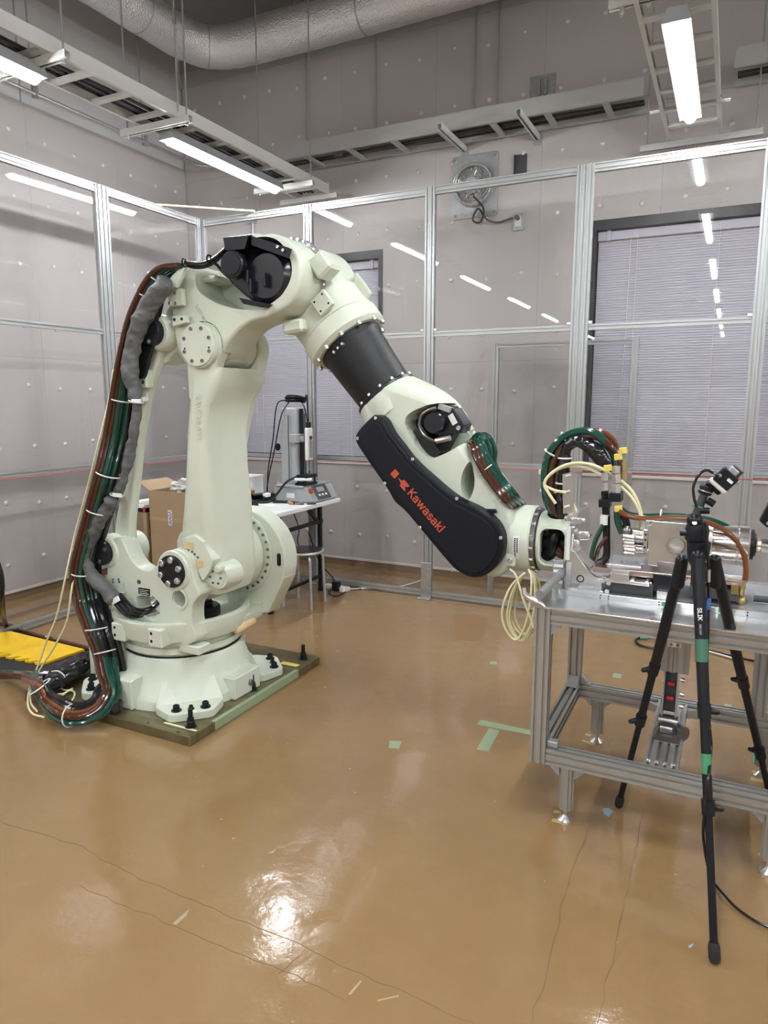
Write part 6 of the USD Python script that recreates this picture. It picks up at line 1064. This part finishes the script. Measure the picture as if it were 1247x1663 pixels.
dv2.part('body', xz([(0.115, 1.183), (0.142, 1.253), (0.211, 1.310), (0.258, 1.186), (0.172, 1.153), (0.137, 1.163)], 2.75, 2.80, .006, .004), BLACKM); dv2.part('screw', bolt((lambda q: (q[0], 2.75, q[2]))([(0.142, 2.750, 1.177)][0]), YN, .006, .004), ZINC)
dv2.part('stand', cyl(*[(0.174, 2.800, 1.160), (0.193, 2.800, 0.915)], .012, seg=12), ALU)
rs = thing('rear_stand', 'striped aluminium profile stand at the right edge behind the spindle', 'stand', (.3, 3.05, TB)); rs.part('upright', profile((.262, 3.08, TB), (.262, 3.08, 1.06), .06, .06, (0, 1, 0)), ALU, smooth=False); rs.part('tape_piece', bx(.235, 3.02, 1.062, .29, 3.09, 1.085, .002), TAPEB)

# ================================================================== folding table, force tester and things on it
HT = .785
SHIFT = {'small_monitor': (.06, .10), 'wire_spool': (.08, .06), 'tool_tray': (.31, -.12), 'terminal_block': (.22, -.10), 'pliers': (.14, .05), 'marker_pen': (.09, .12), 'screwdriver': (.15, .07), 'paper_sheet': (.23, -.10)}
wt = thing('folding_table', 'white topped folding table with black legs behind the robot', 'table', (-3.9, 4.72, 0))
wt.part('top', bx(-4.18, 4.15, HT - .035, -2.93, 5.115, HT, .004), OFFW)
for y in (4.215, 4.95):
    for x in (-3.035, -4.10): wt.part('leg', cat(bx(x - .015, y - .015, 0.01, x + .015, y + .015, HT - .035, .002), bx(x - .019, y - .019, 0, x + .019, y + .019, .03, .003)), BLACK)
for x in (-3.035, -4.10):
    wt.part('cross_bar', bx(x - .011, 4.20, .585, x + .011, 4.985, .615, .002), BLACK); wt.part('cross_bar', bx(x - .011, 4.22, .12, x + .011, 4.95, .145, .002), BLACK); wt.part('brace', hull(bx(x - .008, 4.72, HT - .04, x + .008, 4.77, HT - .035, 0), bx(x - .008, 4.90, .60, x + .008, 4.93, .605, 0)), BLACK); wt.part('long_brace', hull(bx(x - .02, 4.42, .60, x - .01, 4.44, .605, 0), bx(x - .22, 4.42, HT - .04, x - .2, 4.44, HT - .036, 0)), BLACK)
wt.part('apron', bx(-4.10, 4.21, HT - .06, -3.05, 4.225, HT - .036, .002), BLACK)
ft = thing('force_tester', 'grey force test stand with upright column, red button and control panel on the white table', 'test stand', (-3.232, 4.85, HT))
ft.prim.GetAttribute('xformOp:translate').Set(Gf.Vec3d(*(ft.o + np.array([.08, .05, 0]))))
ft.part('base', hull(xz([(-3.402, HT + .008), (-3.035, HT + .008), (-3.035, HT + .02), (-3.100, HT + .125), (-3.402, HT + .125)], 4.66, 5.06, .006)), GREYP)
ft.part('foot_strip', bx(-3.389, 4.67, HT, -3.049, 5.05, HT + .010, .002), BLACK)
ft.part('platform', bx(-3.375, 4.64, HT + .125, -3.110, 5.06, HT + .14, .003), GREYP)
pnl = np.array([(-3.098, 4.68, HT + .127), (-3.034, 4.68, HT + .025)]); dvp = (pnl[1] - pnl[0]) / np.linalg.norm(pnl[1] - pnl[0]); npn = np.array([-dvp[2], 0, dvp[0]]); npn = npn if npn[0] > 0 else -npn
pc = pnl.mean(0) + np.array([0, .19, 0])
ft.part('control_panel', boxat(pc + np.array([0, -.02, 0]), dvp, (0, 1, 0), npn, .065, .10, .006, .003), GREYD); sc_ = ft.part('display', boxat(pc + np.array([0, -.03, 0]) + npn * .006 - dvp * .02, dvp, (0, 1, 0), npn, .022, .055, .002, .001), GREYP)
for k in range(3): ft.part('key', boxat(pc + np.array([0, -.08 + .05 * k, 0]) + npn * .007 + dvp * .028, dvp, (0, 1, 0), npn, .009, .014, .002, .001), WHITE)
ft.part('stop_button', lathe(pc + np.array([-.02, -.17, .012]), npn, [(0, .012), (.012, .012), (.012, .022), (.024, .02), (.028, .012)], 20), RED, label='red mushroom stop button'); ft.part('button_plate', boxat(pc + np.array([-.02, -.165, .006]), dvp, (0, 1, 0), npn, .03, .022, .004, .001), YTAPE)
ft.part('type_label', bx(-3.280, 4.6585, HT + .035, -3.205, 4.6605, HT + .075, 0), PAPER, smooth=False)
ft.part('column', cat(bx(-3.372, 4.72, HT + .13, -3.215, 4.92, HT + .76, .012)), GREYP)
ft.part('slot', bx(-3.205, 4.76, HT + .19, -3.195, 4.80, HT + .75, .001), BLACK); ft.part('slot', bx(-3.280, 4.696, HT + .18, -3.273, 4.702, HT + .70, .001), GREYD); ft.part('rail', bx(-3.198, 4.83, HT + .2, -3.190, 4.87, HT + .72, .003), GREYP)
ft.part('carriage', bx(-3.253, 4.665, HT + .48, -3.185, 4.80, HT + .55, .005), GREYP); ft.part('gauge_arm', bx(-3.198, 4.72, HT + .49, -3.144, 4.80, HT + .53, .004), GALV)
ft.part('force_gauge', hull(bx(-3.140, 4.72, HT + .38, -3.106, 4.80, HT + .60, .008), bx(-3.130, 4.71, HT + .34, -3.113, 4.81, HT + .35, .005)), WHITE); ft.part('gauge_grip', bx(-3.106, 4.735, HT + .36, -3.102, 4.785, HT + .50, .002), GALV)
ft.part('gauge_dial', lathe((-3.105, 4.76, HT + .52), (1, 0, 0), [(0, .018), (.004, .018), (.004, .013), (.002, .012)], 20), DARKG)
ft.part('gauge_plug', bx(-3.134, 4.735, HT + .60, -3.113, 4.785, HT + .645, .004), BLACK); ft.part('gauge_rod', cat(cyl((-3.123, 4.76, HT + .34), (-3.123, 4.76, HT + .24), .004, seg=8), cyl((-3.123, 4.76, HT + .25), (-3.123, 4.76, HT + .235), .009, seg=10)), DARKG)
ft.part('specimen_clamp', cat(bx(-3.198, 4.66, HT + .14, -3.096, 4.84, HT + .16, .003), bx(-3.191, 4.67, HT + .20, -3.089, 4.83, HT + .225, .003), *[cyl((x, y, HT + .15), (x, y, HT + .22), .007, seg=10) for x in (-3.185, -3.103) for y in (4.69, 4.81)]), BLACK); ft.part('white_rod', cyl((-3.185, 4.64, HT + .19), (-3.062, 4.70, HT + .19), .013, seg=14), WHITE)
ft.part('cable_coil', cat([torus((-3.287, 4.83, HT + .81 + .008 * k), (0, .05 * k, 1), .075 + .008 * (k % 2), .007, 28, 6) for k in range(5)]), BLACK)
ft.part('cable', tube([(-3.239, 4.83, HT + .83), (-3.185, 4.80, HT + .80), (-3.144, 4.77, HT + .86), (-3.130, 4.76, HT + .78), (-3.123, 4.76, HT + .65)], .006, 8), BLACK); ft.part('cable', tube([(-3.239, 4.82, HT + .82), (-3.171, 4.78, HT + .76), (-3.130, 4.76, HT + .64)], .005, 8), BLACK)
ft.part('cable', tube([(-3.334, 4.78, HT + .82), (-3.382, 4.70, HT + .78), (-3.416, 4.68, HT + .50), (-3.457, 4.66, HT + .25), (-3.470, 4.66, HT + .05)], .005, 8), BLACK); ft.part('cable', tube([(-3.307, 4.78, HT + .82), (-3.334, 4.69, HT + .70), (-3.389, 4.66, HT + .42), (-3.443, 4.64, HT + .18), (-3.463, 4.64, HT + .04)], .005, 8), BLACK)
ft.part('side_knob', cyl((-3.402, 4.72, HT + .44), (-3.392, 4.72, HT + .44), .03, seg=16), BLACK)
ft.part('black_lead', tube([(-3.185, 4.67, HT + .21), (-3.239, 4.60, HT + .17), (-3.300, 4.56, HT + .08), (-3.348, 4.53, HT + .02), (-3.416, 4.47, HT + .010)], .009, 8), BLACK)
def on_table(n, lbl, c_, meshes, loc): t = thing(n, lbl, c_, (loc[0] + SHIFT[n][0], loc[1] + SHIFT[n][1], loc[2])); t.o = np.asarray(loc, float); [t.part(*m) for m in meshes]; return t
on_table('small_monitor', 'small dark box with white top on the white table behind the robot arm', 'box', [('body', bx(-3.92, 4.75, HT, -3.74, 4.93, HT + .16, .004), GREYD), ('lid', bx(-3.95, 4.73, HT + .16, -3.72, 4.95, HT + .172, .003), WHITE), ('side', bx(-3.742, 4.76, HT + .005, -3.72, 4.93, HT + .16, .002), WHITE)], (-3.83, 4.84, HT))
on_table('wire_spool', 'copper coloured wire spool on the white table', 'spool', [('coil', lathe((-3.66, 4.60, HT + .05), (0, 0, 1), [(0, .07), (.012, .08), (.03, .08), (.04, .07)], 24), COPPER), ('flange', lathe((-3.66, 4.60, HT), (0, 0, 1), [(0, .085), (.05, .085)], 24), BLACK)], (-3.66, 4.60, HT))
on_table('tool_tray', 'dark tray of small tools on the white table beside the tester', 'tray', [('tray', cat(bx(-3.78, 4.66, HT, -3.62, 4.86, HT + .01), bx(-3.78, 4.66, HT, -3.77, 4.86, HT + .06), bx(-3.63, 4.66, HT, -3.62, 4.86, HT + .06), bx(-3.78, 4.85, HT, -3.62, 4.86, HT + .06)), BLACK), ('tool', cyl((-3.75, 4.70, HT + .06), (-3.64, 4.83, HT + .07), .012, seg=10), DARKG), ('tool', bx(-3.64, 4.68, HT + .05, -3.60, 4.74, HT + .08, .004), PAPER)], (-3.7, 4.76, HT))
on_table('terminal_block', 'black terminal block with wires at the front of the white table', 'block', [('body', bx(-3.62, 4.46, HT, -3.50, 4.54, HT + .045, .004), BLACK), ('contact', cyl((-3.60, 4.455, HT + .03), (-3.52, 4.455, HT + .03), .012, seg=10), GALV)], (-3.56, 4.5, HT))
on_table('pliers', 'pliers with orange and black handles lying on the white table', 'pliers', [('handle', hull(ball((-3.30, 4.60, HT + .012), .012, 1), ball((-3.40, 4.56, HT + .012), .010, 1)), BLACK), ('handle', hull(ball((-3.27, 4.58, HT + .012), .010, 1), ball((-3.20, 4.53, HT + .012), .010, 1)), simple('orange_grip', (.55, .25, .05), .5)), ('jaw', hull(ball((-3.28, 4.60, HT + .012), .010, 1), ball((-3.23, 4.60, HT + .010), .006, 1)), STEELD)], (-3.3, 4.57, HT))
on_table('marker_pen', 'black marker lying at the front edge of the white table', 'pen', [('body', cyl((-3.20, 4.49, HT + .011), (-3.10, 4.51, HT + .011), .010, seg=12), BLACK), ('cap', cyl((-3.12, 4.506, HT + .011), (-3.08, 4.514, HT + .011), .0115, seg=12), GREYD)], (-3.15, 4.5, HT))
on_table('screwdriver', 'thin screwdriver lying on the white table before the tester', 'screwdriver', [('handle', cyl((-3.12, 4.58, HT + .012), (-3.06, 4.62, HT + .012), .011, seg=12), DARKG), ('blade', cyl((-3.20, 4.53, HT + .012), (-3.12, 4.58, HT + .012), .004, seg=8), STEEL)], (-3.1, 4.58, HT))
on_table('paper_sheet', 'white sheets of paper lying on the white table', 'paper', [('sheet', bx(-3.58, 4.55, HT, -3.40, 4.66, HT + .002, 0), PAPER)], (-3.5, 4.6, HT))
# stool
st = thing('round_stool', 'round steel stool with black seat in front of the white table', 'stool', (-2.945, 4.555, 0))
sx_, sy_, SZ = -2.945, 4.555, .445
st.part('seat', lathe((sx_, sy_, SZ - .022), (0, 0, 1), [(0, .145), (.012, .150), (.022, .146), (.024, .135)], 40), simple('black_vinyl', (.02, .02, .022), .3)); st.part('rim', torus((sx_, sy_, SZ - .012), (0, 0, 1), .150, .011, 40, 8), ALU)
for a in (-40, 50, 140, 230):
    c, s = math.cos(math.radians(a)), math.sin(math.radians(a)); q = lambda r, z: (sx_ + r * c, sy_ + r * s, z)
    st.part('leg', tube([q(.06, SZ - .035), q(.11, SZ - .035), q(.142, SZ - .045), q(.156, SZ - .08), q(.160, .25), q(.172, .02)], .0115, 10), ALU); st.part('leg_cap', cyl(q(.172, .02), q(.173, 0), .013, seg=12), GREYP)
# cardboard boxes
cb1 = thing('cardboard_box', 'open cardboard box with blue logo label and white plastic on top', 'box', (-4.0, 4.15, 0))
def carton(T, x0, y0, x1, y1, z0, z1, m, th=.006, seam=None):
    T.part('front', bx(x0, y0, z0, x1, y0 + th, z1, .001), m); T.part('back', bx(x0, y1 - th, z0, x1, y1, z1, .001), m); T.part('side', bx(x0, y0 + th, z0, x0 + th, y1 - th, z1, .001), m); T.part('side', bx(x1 - th, y0 + th, z0, x1, y1 - th, z1, .001), m); T.part('bottom', bx(x0, y0, z0, x1, y1, z0 + th, 0), m)
cq = [(-3.914, 3.920, 0.927), (-3.591, 3.920, 0.977), (-3.894, 3.920, 0.410)]
bx0, bx1 = cq[0][0], cq[0][0] + .46
carton(cb1, bx0, 3.92, bx1, 4.30, .28, .93, CARD); cb1.part('flap', hull(bx(bx0 - .004, 3.93, .925, bx0 + .004, 4.29, .93, 0), bx(bx0 - .14, 3.95, .985, bx0 - .135, 4.27, .99, 0)), CARD)
cb1.part('flap', hull(bx(bx0 + .02, 4.295, .925, bx1 - .02, 4.30, .93, 0), bx(bx0 + .03, 4.35, 1.00, bx1 - .03, 4.356, 1.005, 0)), CARD)
cb1.part('packing_tape', bx(bx0 - .001, 3.9185, .705, bx1, 3.9205, .73, 0), simple('tape_brown', (.40, .29, .18), .35), smooth=False)
lq = [(-3.707, 3.918, 0.791), (-3.714, 3.918, 0.678)]
cb1.part('label', bx(lq[0][0] - .020, 3.9170, lq[1][2], lq[0][0] + .016, 3.9190, lq[0][2], 0), PAPER, smooth=False)
tx = text_on('VOVW', (0, 0, 0), (0, 0, -1), (1, 0, 0), .024, .0008, (lq[0][2] - lq[1][2]) * .9); cb1.part('label_print', trimesh.Trimesh(tx.vertices + np.array([lq[0][0] - .014, 3.9168, lq[0][2] - .005]), tx.faces, process=False), NAVY, smooth=False)
pb = trimesh.creation.icosphere(4, 1.0); v = pb.vertices * np.array([.19, .10, .05]); v += (meshkit.fbm(pb.vertices * 3 + 9, 3, 4) - .5)[:, None] * .12 * pb.vertices; t = thing('plastic_bag', 'crumpled white plastic sheet spilling from the cardboard box', 'bag', (bx0 + .3, 4.08, .93)); t.part('sheet', trimesh.Trimesh(v + np.array([bx0 + .30, 4.08, .96]), pb.faces, process=False), WHITE, smooth=20)
cb2 = thing('cardboard_box', 'browner tall cardboard box left of the box with the blue label', 'box', (-4.25, 4.0, 0))
cq2 = [(-3.986, 3.860, 0.737), (-3.868, 3.860, 0.746)]; x1_ = bx0 - .012
carton(cb2, x1_ - .30, 3.90, x1_, 4.28, .012, .76, CARDD); cb2.part('edge', bx(x1_ - .034, 3.897, .012, x1_ - .001, 3.9005, .76, 0), CARD)
t = thing('paper_stack', 'white papers and a dark binder lying on the brown box', 'paper', (x1_ - .15, 4.1, .762)); t.part('binder', bx(x1_ - .29, 3.91, .762, x1_ - .02, 4.25, .79, .002), BLACK); t.part('spine', bx(x1_ - .04, 3.905, .763, x1_ - .018, 3.91, .80, 0), RED); t.part('sheet', bx(x1_ - .29, 3.91, .79, x1_ - .03, 4.25, .815, .002), PAPER)
cb3 = thing('cardboard_box', 'cardboard box flap seen low between the robot link and the hoses', 'box', (-4.3, 3.6, 0)); xl, yl = [(-4.236, 3.748)][0]; cb3.part('carton', bx(xl, yl + .0, 0.012, xl + .36, 4.25 - .36, .275, .002), CARD)
t = thing('pallet_block', 'black crate under the labelled cardboard box', 'crate', (bx0 + .25, 4.1, 0)); t.part('crate', cat(bx(bx0 + .05, 3.93, 0, bx1, 4.28, .274, .004), bx(bx0 + .04, 3.925, .23, bx1 + .01, 4.285, .276, .003)), RUBBER)

# ================================================================== small things on the floor
def tape(px_, lbl, m=TAPE, z=.0008): single('floor_tape', xy([p[:2] for p in px_], -.0008, z), m, lbl, 'tape', smooth=False)
tape([(-1.351, 2.809), (-1.298, 2.828), (-1.279, 2.758), (-1.325, 2.742)], 'small square of green tape alone on the floor')
tape([(-1.034, 3.211), (-0.763, 3.210), (-0.754, 3.164), (-1.034, 3.150)], 'long green tape strip across the top of the T mark')
tape([(-0.966, 3.139), (-0.912, 3.137), (-0.897, 2.914), (-0.953, 2.912)], 'green tape strip forming the stem of the T mark', z=.0010)
tape([(-1.237, 4.010), (-1.203, 4.027), (-1.180, 3.980), (-1.228, 3.957)], 'tiny green tape scrap in the middle of the floor')
tape([(-0.522, 4.151), (-0.473, 4.154), (-0.470, 4.083), (-0.518, 4.080)], 'faint green tape scrap seen under the bench')
tape([(0.197, 3.445), (0.219, 3.444), (0.211, 3.341), (0.190, 3.343)], 'bright green tape scrap by the bench rear right foot', TAPEB)
tape([(0.173, 4.104), (0.200, 4.090), (0.192, 4.000), (0.169, 4.023)], 'green scrap of tape under the right end of the bench', TAPEB)
tape([(0.077, 3.969), (0.110, 3.968), (0.107, 3.942), (0.075, 3.942)], 'thin green tape scrap under the bench rail', TAPE)
for q, l in (([(-0.511, 2.524), (-0.450, 2.527), (-0.452, 2.504), (-0.513, 2.501)], 'yellow tape strip in front of the bench front left foot'), ([(-0.519, 2.580), (-0.491, 2.584), (-0.490, 2.571), (-0.519, 2.561)], 'yellow tape piece behind the bench front left foot'), ([(-0.529, 3.227), (-0.476, 3.219), (-0.477, 3.191), (-0.531, 3.205)], 'yellow tape strip in front of the bench rear left foot'), ([(-0.528, 3.297), (-0.501, 3.296), (-0.500, 3.275), (-0.527, 3.276)], 'yellow tape piece behind the bench rear left foot'), ([(0.187, 3.202), (0.249, 3.200), (0.248, 3.173), (0.181, 3.172)], 'yellow tape strip by the bench rear right foot'), ([(0.193, 3.268), (0.217, 3.268), (0.211, 3.242), (0.187, 3.242)], 'yellow tape piece by the bench rear right foot'), ([(0.198, 2.639), (0.219, 2.642), (0.217, 2.626), (0.193, 2.622)], 'yellow tape piece by the bench front right foot')): tape(q, l, TAPEY)
tape([(-0.350, 2.672), (-0.329, 2.692), (-0.308, 2.674), (-0.319, 2.627), (-0.338, 2.641)], 'pale blue tape scrap beside the left tripod foot', LBLUE)
tape([(-0.004, 2.058), (0.009, 2.075), (0.006, 2.058), (-0.003, 2.048)], 'tiny pale blue scrap on the floor near the front tripod foot', LBLUE)
ps = thing('power_strip', 'white power strip with black adapter on the floor by the fence', 'power strip', (-2.9, 5.0, 0))
p0_, p1_ = [np.array(p) for p in [(-3.049, 5.044, 0.020), (-2.809, 5.028, 0.020)]]; dvv = (p1_ - p0_) / np.linalg.norm(p1_ - p0_); ps.part('strip', boxat((p0_ + p1_) / 2, dvv, np.cross((0, 0, 1), dvv), (0, 0, 1), np.linalg.norm(p1_ - p0_) / 2, .028, .018, .004), WHITE)
ps.part('adapter', boxat([(-2.878, 4.940, 0.060)][0], dvv, np.cross((0, 0, 1), dvv), (0, 0, 1), .03, .025, .04, .004), BLACK); ps.part('plug', boxat([(-2.801, 4.910, 0.050)][0], dvv, np.cross((0, 0, 1), dvv), (0, 0, 1), .02, .02, .02, .003), PAPER)
ps.part('cord', tube([(-2.851, 5.040, 0.012), (-2.766, 5.104, 0.012), (-2.657, 5.180, 0.012), (-2.500, 5.279, 0.012), (-2.415, 5.481, 0.012), (-2.377, 5.668, 0.012)], .006, 8), WHITE); ps.part('cord', tube([(-2.984, 5.019, 0.012), (-2.914, 4.880, 0.012), (-2.821, 4.822, 0.012), (-2.803, 4.913, 0.012), (-2.862, 5.124, 0.012), (-2.843, 5.201, 0.012), (-2.729, 5.100, 0.012)], .005, 8), BLACK); ps.part('cord', tube([(-3.140, 5.196, 0.012), (-3.300, 5.214, 0.012), (-3.499, 5.319, 0.012), (-3.629, 5.360, 0.012)], .005, 8), BLACK); ps.part('cord', tube([(-2.993, 5.128, 0.012), (-2.971, 5.231, 0.012), (-2.892, 5.223, 0.012)], .005, 8), BLACK)
wc = thing('table_wiring', 'loose black wires hanging under the white folding table', 'wire', (-3.2, 4.8, .4)); wc.part('wire', tube([(-3.35, 4.7, .69), (-3.34, 4.71, .5), (-3.36, 4.72, .25), (-3.35, 4.75, .02)], .005, 6), BLACK); wc.part('wire', tube([(-3.30, 4.75, .69), (-3.27, 4.76, .45), (-3.18, 4.80, .28), (-3.2, 4.82, .3)], .006, 6), BLACK); wc.part('wire', tube([(-3.2, 4.8, .69), (-3.16, 4.82, .55), (-3.19, 4.84, .44), (-3.17, 4.85, .38)], .004, 6), BLACK); wc.part('wire', tube([(-3.15, 4.95, .5), (-3.08, 5.0, .25), (-2.98, 5.05, .1), (-2.9, 5.02, .03)], .005, 6), BLACK); wc.part('plug', bx(-3.43, 4.68, .60, -3.40, 4.72, .68, .004), BLACK)
bc2 = thing('floor_cable', 'black cable loop with green tape on the floor behind the bench', 'cable', (-.2, 4.6, 0)); bc2.part('cable', tube([(0.318, 4.944, 0.012), (0.079, 4.941, 0.012), (-0.144, 4.938, 0.012), (-0.314, 4.896, 0.012), (-0.429, 4.867, 0.012), (-0.470, 4.778, 0.012), (-0.429, 4.691, 0.012), (-0.343, 4.669, 0.012)], .008, 8), HBLACK); bc2.part('cable', tube([(-0.027, 4.787, 0.012), (0.150, 4.728, 0.012), (0.356, 4.669, 0.012)], .007, 8), HBLACK); bc2.part('white_cable', tube([(-0.034, 4.771, 0.012), (0.081, 4.717, 0.012), (0.167, 4.666, 0.012)], .006, 8), WHITE); bc2.part('tape_wrap', cyl(*[(-0.453, 4.841, 0.012), (-0.408, 4.863, 0.012)], .013, seg=10), TAPEB)
for lb_, px_ in (('green tape over the base bar of the spindle rig left of the tripod', [(-0.182, 2.683, 0.872), (-0.153, 2.683, 0.871), (-0.151, 2.683, 0.844), (-0.181, 2.683, 0.844)]), ('green tape on the base bar right of the tripod', [(0.007, 2.683, 0.865), (0.027, 2.683, 0.863), (0.028, 2.683, 0.841), (0.008, 2.683, 0.842)])):
    q = np.array(px_); single('bench_tape', bx(q[:, 0].min(), 2.6835, TB + .003, q[:, 0].max(), 2.6855, TB + .020, 0), TAPEB, lb_, 'tape', smooth=False)
